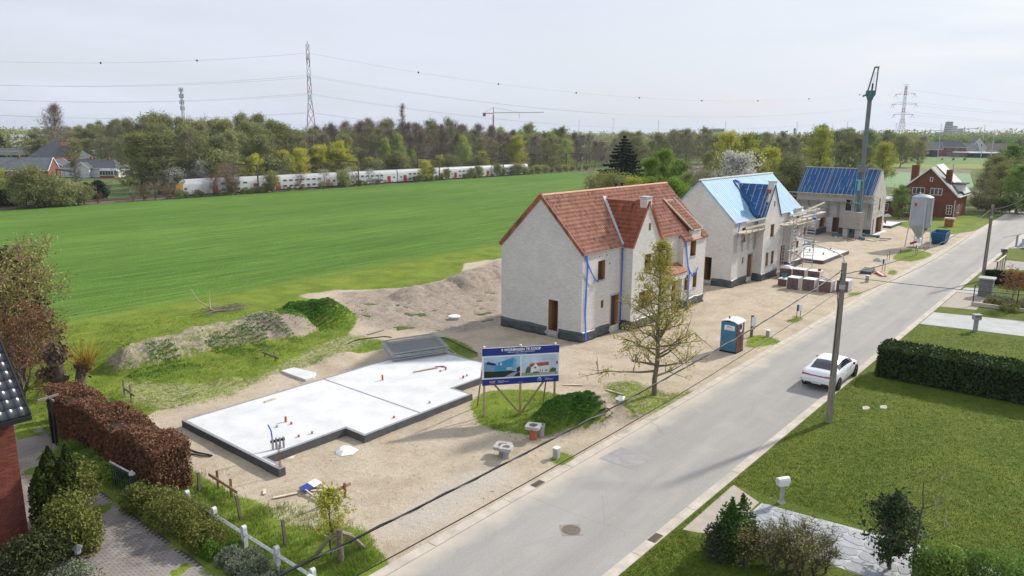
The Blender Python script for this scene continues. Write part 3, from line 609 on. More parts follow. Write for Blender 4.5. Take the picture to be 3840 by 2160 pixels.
for k in range(8):o=bpy.data.objects.new('ridge_cap',pr_);COL.objects.link(o);o.parent=roof;o.location=(gx,27.2+k*.36,8.96);o.rotation_euler=(0,0,PI/2);o.scale=(.87,.8,.8)
MB().box(39.62,39.7,30.3,30.6,9.42,9.74).build('ridge_end',MATS['ridge'],roof)
for (ya,yb_) in ((26.86,30.45),(34.04,30.45)):
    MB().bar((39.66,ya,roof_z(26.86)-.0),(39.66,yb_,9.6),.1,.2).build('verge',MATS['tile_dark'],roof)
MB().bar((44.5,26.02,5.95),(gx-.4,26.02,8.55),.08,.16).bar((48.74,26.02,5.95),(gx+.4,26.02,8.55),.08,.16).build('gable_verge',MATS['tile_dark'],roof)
MB().slab([(44.42,26.86,6.13),(44.64,26.8,6.13),(46.74,29.8,9.18),(46.5,29.94,9.18)],.02).build('valley',MATS['zinc'],roof)
MB().box(gx-.5,gx+.5,26.95,27.12,8.2,8.62).build('chimney_flashing',M('red lead flashing',(0.33,0.12,0.09),0.7,0.2,4),roof)
for x in (54.36,56.04):MB().bar((x,26.45,6.22),(x,29.2,8.52),.07,.1).build('timber',MATS['wood_pale'],roof)
for x in (50.3,51.2):c_=MB();c_.cyl((x,31.2,8.7),(x,31.2,9.78),.09,.09,10).cyl((x,31.2,9.78),(x,31.2,9.86),.16,.16,10);c_.build('roof_vent',MATS['black'],roof)
po=MB().box(50.6,53.05,26.15,26.96,2.62,3.15).build('porch',MATS['wbrick'],H1)
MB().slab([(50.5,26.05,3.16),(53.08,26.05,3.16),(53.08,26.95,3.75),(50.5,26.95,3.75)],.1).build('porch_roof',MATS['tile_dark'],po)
MB().box(50.62,50.8,26.2,26.38,0,2.62).build('porch_post',MATS['white'],po)
ribbon(H1,[(40.0,26.86,5.95),(40.16,26.84,5.2),(40.05,26.83,3.6),(40.0,26.83,1.8),(40.05,26.74,.1)],.19);ribbon(H1,[(40.16,26.82,5.25),(40.6,26.83,4.7),(41.1,26.84,4.1),(41.55,26.85,3.9)],.1)
ribbon(H1,[(44.5,26.86,5.9),(44.52,26.86,4),(44.5,26.85,2.4),(44.53,26.86,.5)],.11)
ribbon(H1,[(53.2,26.42,5.45),(53.45,26.4,4.4),(53.75,26.38,3.3),(54.05,26.38,2.9),(54.0,26.38,1.6),(53.95,26.36,.15)],.2);ribbon(H1,[(54.0,26.37,3.0),(54.6,26.38,2.45),(55.1,26.38,2.6),(55.6,26.4,3.05)],.1)
MB().box(43.0,43.06,26.94,26.975,4.9,5.0).box(42.6,42.66,26.94,26.975,5.55,5.62).box(41.7,41.76,26.94,26.975,5.55,5.62).build('vent_hole',MATS['black'],H1)

# ---- house with the light blue roof foil
MATS['foil_light']=M('light blue roof foil',(0.27,0.47,0.63),0.6,0.2,1.6,spec=0.25,stretch=(2.2,0.6,0.6))
MATS['foil_dark']=M('dark blue membrane',(0.014,0.10,0.28),0.6,0.3,0.9,spec=0.25)
MATS['batten']=M('pale batten',(0.55,0.47,0.36),0.8,0.2,5)
MATS['logo_print']=M('pale print',(0.10,0.22,0.40),0.6,0.1,4)
H2=tag(empty('new_house'),'pale brick new house with light blue foil roof and dark blue covered cross gable','house');dx=23.8
d=house_shell(H2,dx,[(45.6+dx,46.25+dx,1.3,2.6),(46.95+dx,47.65+dx,1.3,2.6)])
rf=MB();rf.slab([(39.7+dx,26.8,roof_z(26.8)-.05),(57.04+dx,26.8,roof_z(26.8)-.05),(57.04+dx,30.45,9.55),(39.7+dx,30.45,9.55)],.14);rf.slab([(57.04+dx,34.06,roof_z(26.8)-.05),(39.7+dx,34.06,roof_z(26.8)-.05),(39.7+dx,30.46,9.55),(57.04+dx,30.46,9.55)],.14)
rf.slab([(53.05+dx,26.36,roof_z(26.36)-.05),(57.04+dx,26.36,roof_z(26.36)-.05),(57.04+dx,26.795,roof_z(26.795)-.05),(53.05+dx,26.795,roof_z(26.795)-.05)],.14)
roof=rf.build('roof',MATS['foil_light'],H2)
pr_=None
for k in range(46):                                                  # counter battens under the foil show as ribs
    x=39.85+dx+k*.375;half=(9.0-9.0)
    ya=26.82;g_=abs(x-(46.62+dx))
    if g_<2.05:ya=29.84-g_*1.44+.1
    if g_<.05:continue
    o=MB().bar((0,ya,roof_z(ya)-.035),(0,30.4,roof_z(30.4)-.035),.035,.03).build('foil_rib',MATS['foil_light'],roof,(x,0,0))
MB().box(39.66+dx,57.06+dx,30.32,30.58,9.5,9.62).build('ridge_foil',MATS['white'],roof)
gx=46.62+dx
MB().slab([(44.5+dx,26.02,5.95),(gx,26.02,9.0),(gx,29.9,9.0),(44.5+dx,26.85,5.95)],.06).slab([(48.74+dx,26.02,5.95),(48.74+dx,26.85,5.95),(gx,29.9,9.0),(gx,26.02,9.0)],.06).build('gable_membrane',MATS['foil_dark'],roof)
fl=MB()                                                           # loose membrane lapped over the valley
V=[]
for i in range(13):
    f=i/12;bx_,by_,bz_=44.4+dx+(46.5-44.4)*f,26.75+(29.95-26.75)*f,6.0+3.08*f
    for j in range(5):
        w_=(j-2)*.17*(1+.4*math.sin(i*1.3));V.append((bx_-w_*.75,by_+w_*.55,bz_+.07+.05*math.sin(i*2.1+j*1.4)+(.55*abs(w_) if w_>0 else .2*abs(w_))))
fl.add(V,[(i*5+j,i*5+j+1,(i+1)*5+j+1,(i+1)*5+j) for i in range(12) for j in range(4)]);o=fl.build('loose_membrane',MATS['foil_dark'],roof,smooth=True);o.modifiers.new('s','SOLIDIFY').thickness=.01
c_=MB();c_.add([(gx-.15+.16*math.cos(a_)+.02*k,29.95+.2*math.sin(a_)+.05*k,9.12+.3*k*.3) for k in range(3) for a_ in [2*PI*i/8 for i in range(8)]],[(k*8+i,k*8+(i+1) % 8,(k+1)*8+(i+1) % 8,(k+1)*8+i) for k in range(2) for i in range(8)]+[tuple(range(16,24))]);c_.build('membrane_bunch',MATS['foil_dark'],roof)
for k,(y,f0,f1) in enumerate([(29.3,.62,.97),(28.6,.5,.97),(27.9,.45,.97),(27.25,.05,.97),(26.75,.03,.97),(26.45,.03,.97),(26.15,.03,.97)]):
    pA=(44.5+dx+2.12*f0,y,5.95+3.05*f0+.05);pB=(44.5+dx+2.12*f1,y,5.95+3.05*f1+.05);MB().bar(pA,pB,.06,.04,upv=(0,1,0)).build('batten',MATS['batten'],roof)
for k,(y,f) in enumerate([(28.9,.8),(27.6,.85),(27.6,.4),(26.95,.6),(26.5,.35),(28.2,.62)]):
    MB().slab([(44.5+dx+2.12*f,y,5.95+3.05*f+.006),(44.5+dx+2.12*f,y-.4,5.95+3.05*f+.006),(44.5+dx+2.12*(f+.035),y-.4,5.95+3.05*(f+.035)+.006),(44.5+dx+2.12*(f+.035),y,5.95+3.05*(f+.035)+.006)],-.004).build('print',MATS['logo_print'],roof)
MB().box(gx-.6,gx-.33,26.3,26.7,8.2,8.55).build('loose_brick',M('red brick',(0.36,0.1,0.06),0.8,0.2,4),roof)
ribbon(H2,[(64.1,26.7,5.9),(63.95,26.68,5.2),(63.9,26.7,4.6)],.2)
ribbon(H2,[(68.1,26.7,6.0),(68.15,26.66,5.3)],.25)
# consoles and planks of the eaves scaffold
def eaves_scaffold(name,label,x0,x1,y,z,dep,nposts,rails=2):
    s=tag(empty(name,((x0+x1)/2,y,0)),label,'scaffold');s.location=(0,0,0)
    n=max(2,int(dep/.28))
    for k in range(n):MB().box(x0-.2*(k % 2),x1+.25*((k+1) % 2),y-dep+k*dep/n,y-dep+(k+.93)*dep/n,z,z+.045).build('plank',MATS['wood_pale'],s)
    for k in range(nposts):
        x=x0+.1+(x1-x0-.2)*k/(nposts-1)
        p_=MB();p_.bar((x,y-dep-.02,z-.15),(x,y-dep-.02,z+1.15),.05).build('guard_post',MATS['steel'],s)
        c_=MB();c_.bar((x,y-.05,z-1.9),(x,y-.05,z),.05).bar((x+.28,y-.05,z-1.9),(x+.28,y-.05,z),.05).bar((x,y-.05,z-.05),(x,y-dep,z-.05),.05).bar((x,y-.06,z-1.2),(x,y-dep,z-.08),.04);c_.build('wall_console',MATS['steel'],s)
    for k in range(rails):MB().bar((x0-.15,y-dep-.05,z+.5+.55*k),(x1+.15,y-dep-.05,z+.52+.55*k),.03,.16).build('guard_rail',MATS['wood_pale'],s)
    return s
eaves_scaffold('eaves_scaffold','plank scaffold on wall consoles left of the blue covered gable',63.75,68.2,26.9,5.0,.95,4)
eaves_scaffold('eaves_scaffold','plank scaffold on steel frames right of the blue covered gable',72.6,81.2,26.4,4.95,1.15,6)
tw=tag(empty('scaffold_tower',(0,0,0)),'steel scaffold tower with white ladder frames and red braces by the foil roofed house','scaffold')
def ladder(parent,p0,wv,h,mat_side,mat_rung,n):
    f_=MB();q=(p0[0]+wv[0],p0[1]+wv[1])
    f_.bar((p0[0],p0[1],0),(p0[0],p0[1],h),.055).bar((q[0],q[1],0),(q[0],q[1],h),.055);o=f_.build('ladder_frame',MATS[mat_side],parent)
    for k in range(n):MB().bar((p0[0],p0[1],.35+(h-.5)*k/(n-1)),(q[0],q[1],.35+(h-.5)*k/(n-1)),.05,.06).build('rung',MATS[mat_rung],o)
ladder(tw,(78.9,25.7),(.05,-.95),6.4,'steel','white',20);ladder(tw,(73.3,26.0),(.05,-.9),5.6,'steel','zinc',16);ladder(tw,(73.4,25.1),(.9,0),5.6,'steel','zinc',16)
MATS['red_paint']=M('red oxide paint',(0.33,0.03,0.035),0.5,0.2,4)
for z in (1.0,3.0):MB().bar((74.2,25.4,z),(78.9,25.3,z+1.4),.05).build('brace',MATS['red_paint'],tw);MB().bar((74.2,25.5,z+1.3),(78.9,25.4,z-.3),.05).build('brace',MATS['red_paint'] if z<2 else MATS['steel'],tw)
MB().box(73.4,79.0,25.0,25.6,2.3,2.38).build('deck_plank',MATS['zinc'],tw);MB().box(74.2,81.5,25.1,25.55,4.86,4.93).build('deck_plank',MATS['wood_pale'],tw);MB().box(76,82.8,25.0,25.5,5.5,5.58).build('deck_plank',MATS['wood_pale'],tw)
MB().bar((75,25.3,5.9),(82.3,25.1,6.6),.05,.18).build('guard_plank',MATS['wood_pale'],tw)
for k,(z,y) in enumerate(((5.4,25.3),(4.9,25.2))):MB().box(79.4+k*.3,79.9+k*.3,y-.15,y+.2,z,z+.3).build('blue_tarp',MATS['ribbon'],tw)

# ---- gabled house turned end-on to the road, blue membrane and battens
H3=tag(empty('new_house'),'pale block house shell with dark blue membrane roof and vertical battens behind the crane','house')
mb=MB();a0,a1,b0,b1=109.7,116.0,27.0,37.4
wl3=[(29.85,30.55,3.3,4.8),(31.25,32.15,.15,2.2)]
wall(mb,'y',a0,.3,b0,b1,0,5.55,wl3);wall(mb,'x',b0,.3,a0+.3,a1-.3,0,5.55,[(112.6,113.3,3.3,4.95),(110.3,110.8,.15,2.3),(112.0,115.2,.15,2.35)]);wall(mb,'y',a1,-.3,b0,b1,0,5.55);wall(mb,'x',b1,-.3,a0+.3,a1-.3,0,5.55)
for ya in (b0,b1-.3):mb.add([(a0,ya,5.55),(a1,ya,5.55),(112.85,ya,8.85),(a0,ya+.3,5.55),(a1,ya+.3,5.55),(112.85,ya+.3,8.85)],[(0,1,2),(3,5,4),(0,2,5,3),(1,4,5,2),(0,3,4,1)])
mb.build('wall',MATS['wbrick3'],H3)
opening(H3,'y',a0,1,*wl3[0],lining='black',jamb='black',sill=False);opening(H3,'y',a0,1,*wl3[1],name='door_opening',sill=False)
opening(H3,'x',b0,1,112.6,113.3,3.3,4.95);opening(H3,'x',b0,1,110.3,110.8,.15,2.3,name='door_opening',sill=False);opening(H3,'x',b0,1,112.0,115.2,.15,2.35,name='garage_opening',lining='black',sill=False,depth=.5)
MB().box(109.66,109.699,32.16,33.3,.1,2.25).build('white_block_infill',M('white block',(0.72,0.72,0.72),0.9,0.12,2),H3)
MB().box(109.62,109.698,27.0,31.2,0,.85).box(109.7,112,26.93,26.999,0,.25).build('foot_membrane',MATS['skirt'],H3)
MB().box(109.3,116.4,26.55,26.95,.0,.14).build('white_threshold',MATS['white'],H3)
rf=MB();k3=3.35/3.15;rf.slab([(109.5,b1+.1,5.4),(109.5,b0+.25,5.4),(112.85,b0+.25,8.96),(112.85,b1+.1,8.96)],.12);rf.slab([(116.2,b0+.25,5.4),(116.2,b1+.1,5.4),(112.85,b1+.1,8.96),(112.85,b0+.25,8.96)],.12)
roof=rf.build('roof',MATS['foil_dark'],H3);MB().box(112.78,112.92,b0+.2,b1+.1,8.93,9.02).build('ridge_batten',MATS['wood_pale'],roof)
bt=[(37.2,0,1),(36.95,0,1),(36.4,.7,1),(36.35,.3,.6),(35.85,.7,1),(36.5,.0,.28),(35.9,0,.3),(35.3,0,1),(34.7,0,1),(34.1,0,1),(33.65,0,1),(33.45,0,1),(32.9,0,1),(32.3,0,1),(31.75,.7,1),(32.0,.3,.62),(31.8,0,.28),(31.2,.7,1),(31.2,0,.28),(30.6,0,1),(30.95,.3,.6),(30.45,.3,.6),(30.0,0,.28),(29.4,0,.95),(28.8,0,1),(28.2,0,1),(27.6,0,1),(27.4,0,1)]
for y,f0,f1 in bt:MB().bar((109.5+3.35*f0,y,5.4+3.56*f0+.03),(109.5+3.35*f1,y,5.4+3.56*f1+.03),.055,.04,upv=(0,1,0)).build('batten',MATS['batten'],roof)
r_=random.Random(3)
for k in range(16):
    y=27.9+r_.random()*8.8;f=r_.choice((.2,.45,.85));MB().slab([(109.5+3.35*f,y+.5,5.4+3.56*f+.006),(109.5+3.35*f,y,5.4+3.56*f+.006),(109.5+3.35*(f+.02),y,5.4+3.56*(f+.02)+.006),(109.5+3.35*(f+.02),y+.5,5.4+3.56*(f+.02)+.006)],-.004).build('print',MATS['logo_print'],roof)
MB().box(109.55,109.69,27.2,37.4,5.0,5.42).build('fascia_board',M('raw fascia',(0.42,0.33,0.23),0.8,0.2,1,stretch=(1,3,1)),H3)
an=MB();wall(an,'x',32.95,.3,105.3,109.7,0,3.3,[(106.6,108.9,.9,2.25)]);wall(an,'y',105.0,.3,32.95,37.2,0,3.3);an.box(105.3,109.7,33.25,37.2,3.0,3.2);ao=an.build('annex',MATS['wbrick3'],H3)
MB().box(104.95,109.69,32.9,33.3,3.305,3.38).build('annex_coping',MATS['zinc'],ao);MB().box(104.9,109.6,36.6,36.9,3.31,3.45).build('membrane_upstand',MATS['black'],ao);MB().box(104.9,104.999,32.9,37.1,0,1.0).box(105.0,109.68,32.88,32.949,0,.85).build('foot_membrane',MATS['skirt'],ao)
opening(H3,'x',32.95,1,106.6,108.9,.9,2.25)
sc=tag(empty('eaves_scaffold'),'long galvanised eaves scaffold along the blue battened roof','scaffold')
for k in range(3):MB().box(108.75+k*.27,109.0+k*.27,26.6,38.4,4.4,4.44).build('plank',MATS['wood_grey'],sc)
for k in range(9):
    y=27.0+k*1.35;MB().bar((108.72,y,4.1),(108.72,y,5.55),.045).build('guard_post',MATS['steel'],sc);MB().bar((109.6,y+.3,2.2),(109.6,y+.3,4.4),.045).bar((109.6,y+.55,2.2),(109.6,y+.55,4.4),.045).bar((109.6,y+.3,4.35),(108.7,y+.3,4.35),.045).build('wall_console',MATS['wood_grey'],sc)
for z in (4.95,5.5):MB().bar((108.7,26.5,z),(108.7,38.6,z),.04,.09).build('guard_rail',MATS['wood_pale'] if z>5 else MATS['steel'],sc)
MB().bar((109.0,26.4,4.5),(117.5,26.4,4.55),.05).bar((109.0,26.4,5.3),(117.5,26.4,5.35),.05).bar((112,26.4,4.5),(112,26.4,5.4),.05).build('gable_rail',MATS['steel'],sc);MB().bar((116.2,26.6,5.3),(118.8,26.6,6.6),.05,.12).build('plank_end',MATS['wood_yel'],sc)
# ================================================================ SITE OBJECTS
def inset(poly,d):                                                  # inward offset of a right-angled counter-clockwise polygon
    out_=[];n=len(poly)
    for i in range(n):
        p,q,r_=poly[i-1],poly[i],poly[(i+1) % n];a=(q[0]-p[0],q[1]-p[1]);b=(r_[0]-q[0],r_[1]-q[1])
        la,lb=math.hypot(*a),math.hypot(*b);na=(-a[1]/la,a[0]/la);nb=(-b[1]/lb,b[0]/lb);out_.append((q[0]+(na[0]+nb[0])*d,q[1]+(na[1]+nb[1])*d))
    return out_
mcn,t,b=newmat('fresh white screed');v=pos(t);n1=noise(t,v,0.7,6,0.65);n2=noise(t,v,5,5,0.7)
c=ramp(t,n1,(0.3,(0.53,0.53,0.53)),(0.6,(0.66,0.66,0.66)));c=mixn(t,ramp(t,n2,(0.62,0.0),(0.75,0.45)),c,(0.45,0.43,0.40));t.links.new(c,b.inputs['Base Color']);b.inputs['Roughness'].default_value=0.85
MATS['screed']=mcn
MATS['found']=M('grey foundation wall',(0.10,0.10,0.105),0.85,0.2,3,bmp=0.2,bscale=20);MATS['rim']=M('grey rim',(0.27,0.275,0.29),0.85,0.15,3)
MATS['pvc_orange']=M('orange pvc',(0.45,0.13,0.055),0.5,0.15,6);MATS['pvc_grey']=M('grey pvc',(0.33,0.34,0.36),0.5,0.15,6);MATS['rust']=M('rusty steel',(0.22,0.08,0.04),0.9,0.3,9)
SP=[(15.5,25.0),(15.8,25.0),(15.8,26.4),(19.92,26.4),(19.92,25.05),(27.1,25.08),(27.1,26.45),(31.17,26.45),(31.17,25.05),(31.47,25.05),(31.47,33.0),(15.5,33.0)]
sl1=tag(empty('foundation_slab'),'large white screeded foundation slab with dark grey edges near the for sale board','foundation')
MB().prism(SP,-.1,.34).build('foundation_wall',MATS['found'],sl1)
n_=len(SP);SPi=inset(SP,.16);SPi[0],SPi[1]=(15.62,25.5),(15.68,25.5);SPi[8],SPi[9]=(31.29,25.5),(31.35,25.5);SPi[2]=(15.68,26.55);SPi[7]=(31.29,26.6)
mb=MB();mb.add([(x,y,.352) for x,y in SP]+[(x,y,.352) for x,y in SPi],[(i,(i+1) % n_,n_+(i+1) % n_,n_+i) for i in range(n_)]);mb.build('rim',MATS['rim'],sl1)
MB().poly([(x,y,.349) for x,y in SPi]).build('screed',mcn,sl1);MB().box(23.44,23.54,25.2,32.86,.345,.356).build('joint',MATS['rim'],sl1)
def pipe(x,y,h,r=.055,mat='pvc_orange',z0=.35):
    MB().cyl((x,y,z0),(x,y,z0+h),r,r,10).build('pipe_stub',MATS[mat],sl1)
c6=lambda X_,Y_:G(900+X_/5.152,1540+Y_/5.152,.35);c7=lambda X_,Y_:G(1400+X_/3.68,1260+Y_/3.68,.35)
for f_,X_,Y_,h,mt_ in ((c6,885,215,.26,'pvc_orange'),(c6,992,260,.1,'pvc_orange'),(c6,715,318,.09,'pvc_grey'),(c6,1135,505,.09,'pvc_orange'),(c6,1395,445,.12,'pvc_grey'),(c7,127,610,.3,'pvc_orange'),(c7,285,1130,.09,'pvc_orange'),(c7,778,925,.1,'pvc_grey'),(c7,925,490,.08,'pvc_orange'),(c7,998,465,.17,'pvc_orange'),(c7,1240,580,.14,'pvc_orange'),(c7,1292,552,.1,'pvc_grey')):pipe(*f_(X_,Y_),h,mat=mt_)
x_,y_=c6(700,740);MB().bar((x_-.2,y_+.1,.7),(x_+.35,y_-.15,.75),.06,.1).build('meter_board',MATS['black'],sl1)
for k in range(4):MB().cyl((x_-.12+k*.14,y_+.06-k*.06,.35),(x_-.12+k*.14,y_+.06-k*.06,.85),.05,.05,8).build('service_duct',MATS['pvc_grey' if k % 2 else 'sill'],sl1)
MB().tube([(x_-.1,y_+.1,.85),(x_-.13,y_+.1,1.2),(x_-.25,y_+.12,1.5)],.03).build('blue_duct',MATS['ribbon'],sl1)
for k in range(4):MB().bar((15.62+.05*(k % 2),25.1+.07*(k//2),.35),(15.6+.05*(k % 2),25.1+.07*(k//2),1.35),.014).build('rebar',MATS['rust'],sl1)
o=MB();x_,y_=G(1015,1502,.35);o.bar((x_-.35,y_-.02,.39),(x_+.3,y_+.02,.39),.11,.07);tag(o.build('wood_offcut',MATS['wood_pale']),'short timber offcut lying on the white slab','timber')
x_,y_=c7(730,480);tag(MB().bar((x_-.7,y_+.3,.38),(x_+.75,y_-.15,.40),.1,.06).build('pink_strip',M('pinkish plank',(0.45,0.32,0.27),0.8,0.2,4)),'pinkish strip of plank lying on the white slab','plank')
x_,y_=c7(960,430);tag(MB().tube([(x_-.3,y_+.35,.37),(x_,y_+.1,.38),(x_+.05,y_-.12,.4)],.05).build('pvc_bend',M('dull pink pvc',(0.4,0.28,0.22),0.6,0.1,4)),'curved length of pale pipe by an orange stub on the slab','pipe')
# white screed spill behind the slab
pf=[GD(*q) for q in ((708,937),(740,929),(760,934),(795,942),(790,953),(770,960),(742,950))];tag(MB().prism(pf if sum((pf[i-1][0]*pf[i][1]-pf[i][0]*pf[i-1][1]) for i in range(7))>0 else pf[::-1],-.02,.12).build('concrete_footing',mcn),'small rough white concrete footing behind the slab','footing')
# stack of mesh fence panels
fs=tag(empty('fence_panel_stack',(28.2,32.2,.36)),'stack of galvanised mesh construction fence panels on the white slab','fence panels')
a_=Vector((28.1,32.3,.36));b_=Vector((31.2,31.05,.36));ux=(b_-a_).normalized();uy=Vector((-ux.y,ux.x,0));fs.location=a_
for k in range(9):
    fr=MB();z=.04+k*.055;ofs=Vector((.12*math.sin(k*2.1),.1*math.cos(k*1.7),0));tilt=.06*math.sin(k)
    P0=ofs+Vector((0,0,z));L_,W_=3.45,1.95
    cs=[P0,P0+ux*L_+Vector((0,0,tilt)),P0+ux*L_+uy*W_+Vector((0,0,.32+tilt)),P0+uy*W_+Vector((0,0,.32))]
    for i in range(4):fr.cyl(cs[i],cs[(i+1) % 4],.022,.022,6)
    pn=fr.build('fence_panel',MATS['steel'],fs);ms=MB()
    for i in range(1,24):ms.bar(cs[0]+(cs[1]-cs[0])*i/24,cs[3]+(cs[2]-cs[3])*i/24,.009)
    for i in range(1,9):ms.bar(cs[0]+(cs[3]-cs[0])*i/9,cs[1]+(cs[2]-cs[1])*i/9,.009)
    ms.build('mesh',MATS['steel'],pn)
pn=MB();cs=[ux*3.4+Vector((0,0,.05)),ux*3.9+uy*-.25+Vector((0,0,.03)),ux*3.35+uy*1.95+Vector((0,0,.62))];pn.tube(cs,.022).build('loose_panel_frame',MATS['steel'],fs)
# ---------------------------------------------------------------- for-sale board
SA=Vector((25.62,23.07,0));SB=Vector((28.63,20.67,0));sx=(SB-SA).normalized();sn=Vector((sx.y,-sx.x,0));Ls=(SB-SA).length
sg=tag(empty('sale_board',SA),'large blue and white for sale board on timber posts','sign')
Z0,Z1=1.65,3.53
def onb(u,w,z):return sx*u+sn*w+Vector((0,0,z))
def rect(name,u0,u1,z0,z1,w,mat,parent,th=.004):
    mb=MB();P=[onb(u0,w,z0),onb(u1,w,z0),onb(u1,w,z1),onb(u0,w,z1)];mb.slab(P,th);return mb.build(name,mat,parent)
MATS['sign_blue']=M('printed navy',(0.016,0.042,0.26),0.45,0.06,2);MATS['sign_white']=M('printed white',(0.78,0.8,0.84),0.45,0.03,2);MATS['sky_print']=M('printed sky',(0.42,0.62,0.78),0.45,0.25,1.5)
bd=MB();P=[onb(0,0,Z0),onb(Ls,0,Z0),onb(Ls,0,Z1),onb(0,0,Z1)];bd.slab(P,.04);board=bd.build('board',MATS['sign_white'],sg)
hh=Z1-Z0;zb0=Z0+hh*.165;zb1=Z1-hh*.205
rect('blue_band',0.0,Ls,zb1,Z1,.003,MATS['sign_blue'],board);rect('blue_band',0.0,Ls,Z0,zb0,.003,MATS['sign_blue'],board)
def tx(s,size,u,z,mat,parent=board,al='CENTER',w=.008,bold=0.0):return text('lettering',s,size,mat,parent,frame(onb(u,w,z),sx,(0,0,1)),al,.001,bold)
WHT=M('white ink',(0.85,0.86,0.88),0.5,0.02,2)
tx('9 WONINGEN TE KOOP',.18,Ls*.5,Z1-.13,WHT,bold=.035)
tx('OPEN EN HALF-OPEN BEBOUWING',.085,Ls*.5,Z1-.25,WHT);tx('Sint-Hubertusstraat, Hasselt',.05,Ls*.5,Z1-.335,WHT)
pz0,pz1=zb0+.07,zb1-.07;pm=Ls*.495
p1=rect('picture',.09,pm-.02,pz0,pz1,.004,MATS['sky_print'],board);p2=rect('picture',pm+.05,Ls-.06,pz0,pz1,.004,M('printed pale sky',(0.55,0.68,0.80),0.45,0.2,1.5),board)
def ppoly(pts,mat,parent,w,x0,x1):
    mb=MB();mb.slab([onb(x0+(x1-x0)*a,w,pz0+(pz1-pz0)*c_) for a,c_ in pts],.001);mb.build('print',mat,parent)
def pm_(c):return M('print',c,0.5,0.15,6)
xa,xb=.09,pm-.02
ppoly([(0,.0),(1,.0),(1,.2),(.7,.32),(.3,.3),(0,.33)],pm_((0.02,0.035,0.03)),p1,.006,xa,xb);ppoly([(.55,0),(.8,0),(.95,.22),(.78,.2)],pm_((0.3,0.36,0.42)),p1,.0075,xa,xb)
ppoly([(0,.33),(.3,.3),(.3,.6),(.08,.75),(0,.8)],pm_((0.16,0.33,0.5)),p1,.0065,xa,xb);ppoly([(.05,.66),(.36,.57),(.32,.68),(.1,.8)],pm_((0.03,0.035,0.07)),p1,.0078,xa,xb)
ppoly([(.3,.3),(.78,.3),(.82,.94),(.38,.72),(.38,.58),(.3,.55)],pm_((0.05,0.28,0.52)),p1,.0082,xa,xb);ppoly([(.78,.3),(.86,.33),(.9,.82),(.82,.94)],pm_((0.16,0.42,0.62)),p1,.0082,xa,xb)
ppoly([(.62,.34),(.78,.35),(.78,.48),(.62,.48)],pm_((0.55,0.5,0.36)),p1,.0092,xa,xb);ppoly([(.44,.58),(.49,.59),(.49,.72),(.44,.71)],pm_((0.6,0.65,0.7)),p1,.0092,xa,xb);ppoly([(.9,.2),(1,.25),(1,.5),(.9,.42)],pm_((0.05,0.04,0.06)),p1,.007,xa,xb)
xa,xb=pm+.05,Ls-.06
ppoly([(0,0),(1,0),(1,.12),(0,.16)],pm_((0.28,0.36,0.2)),p2,.006,xa,xb);ppoly([(.35,.02),(.95,.0),(.9,.12),(.55,.13)],pm_((0.42,0.42,0.42)),p2,.0072,xa,xb)
ppoly([(.18,.14),(.75,.14),(.75,.48),(.18,.42)],pm_((0.75,0.74,0.74)),p2,.0074,xa,xb);ppoly([(.2,.42),(.75,.47),(.75,.64),(.24,.6)],pm_((0.42,0.1,0.08)),p2,.0082,xa,xb);ppoly([(.3,.14),(.46,.14),(.46,.42),(.385,.62),(.3,.42)],pm_((0.82,0.82,0.82)),p2,.009,xa,xb)
for u_ in (.35,.36):ppoly([(u_,.34),(u_+.04,.34),(u_+.04,.42),(u_,.42)],pm_((0.16,0.08,0.07)),p2,.0096,xa,xb)
for u_ in (.5,.56,.65,.69):ppoly([(u_,.18),(u_+.025,.18),(u_+.025,.27),(u_,.27)],pm_((0.12,0.12,0.14)),p2,.0096,xa,xb)
ppoly([(.1,.14),(.24,.14),(.26,.4),(.18,.46),(.12,.34)],pm_((0.1,0.13,0.06)),p2,.0096,xa,xb);ppoly([(.3,.12),(.5,.12),(.46,.19),(.34,.19)],pm_((0.06,0.09,0.03)),p2,.0098,xa,xb);ppoly([(.77,.13),(.95,.13),(.95,.3),(.85,.34),(.78,.24)],pm_((0.08,0.11,0.05)),p2,.0096,xa,xb);ppoly([(.95,.5),(1,.5),(1,.66),(.95,.66)],pm_((0.42,0.1,0.12)),p2,.009,xa,xb)
INK=pm_((0.2,0.38,0.55));tx('R U N D E R H O F',.07,xa+(xb-xa)*.72,pz0+(pz1-pz0)*.77,INK,p2,w=.011);tx('R',.1,xa+(xb-xa)*.72,pz0+(pz1-pz0)*.9,INK,p2,w=.011)
tx('Limburgs',.085,.5,Z0+.2,WHT);tx('Vastgoed',.07,.5,Z0+.135,WHT);rect('red_bar',.33,.66,Z0+.05,Z0+.095,.006,pm_((0.5,0.04,0.04)),board)
tx('Info & verkoop\ninfo@limburgsvastgoed.be\n011 28 70 17',.05,.78,Z0+.16,WHT,al='LEFT');tx('runderhof.be',.05,Ls*.5,Z0+.075,WHT)
mb=MB();q=Ls*.745;mb.slab([onb(q-.1,.006,Z0+.2),onb(q-.03,.006,Z0+.2),onb(q-.03,.006,Z0+.235),onb(q+.03,.006,Z0+.235),onb(q+.03,.006,Z0+.2),onb(q+.1,.006,Z0+.2),onb(q,.006,Z0+.29)],.002);mb.build('house_logo',WHT,board)
tx('COPPENS',.06,q,Z0+.155,WHT);tx('BOUWGROEP',.035,q,Z0+.1,WHT);tx('Bouwheer:\ninfo@coppensbouw.be\n+32 (0)11 39 62 42',.048,Ls*.815,Z0+.17,WHT,al='LEFT')
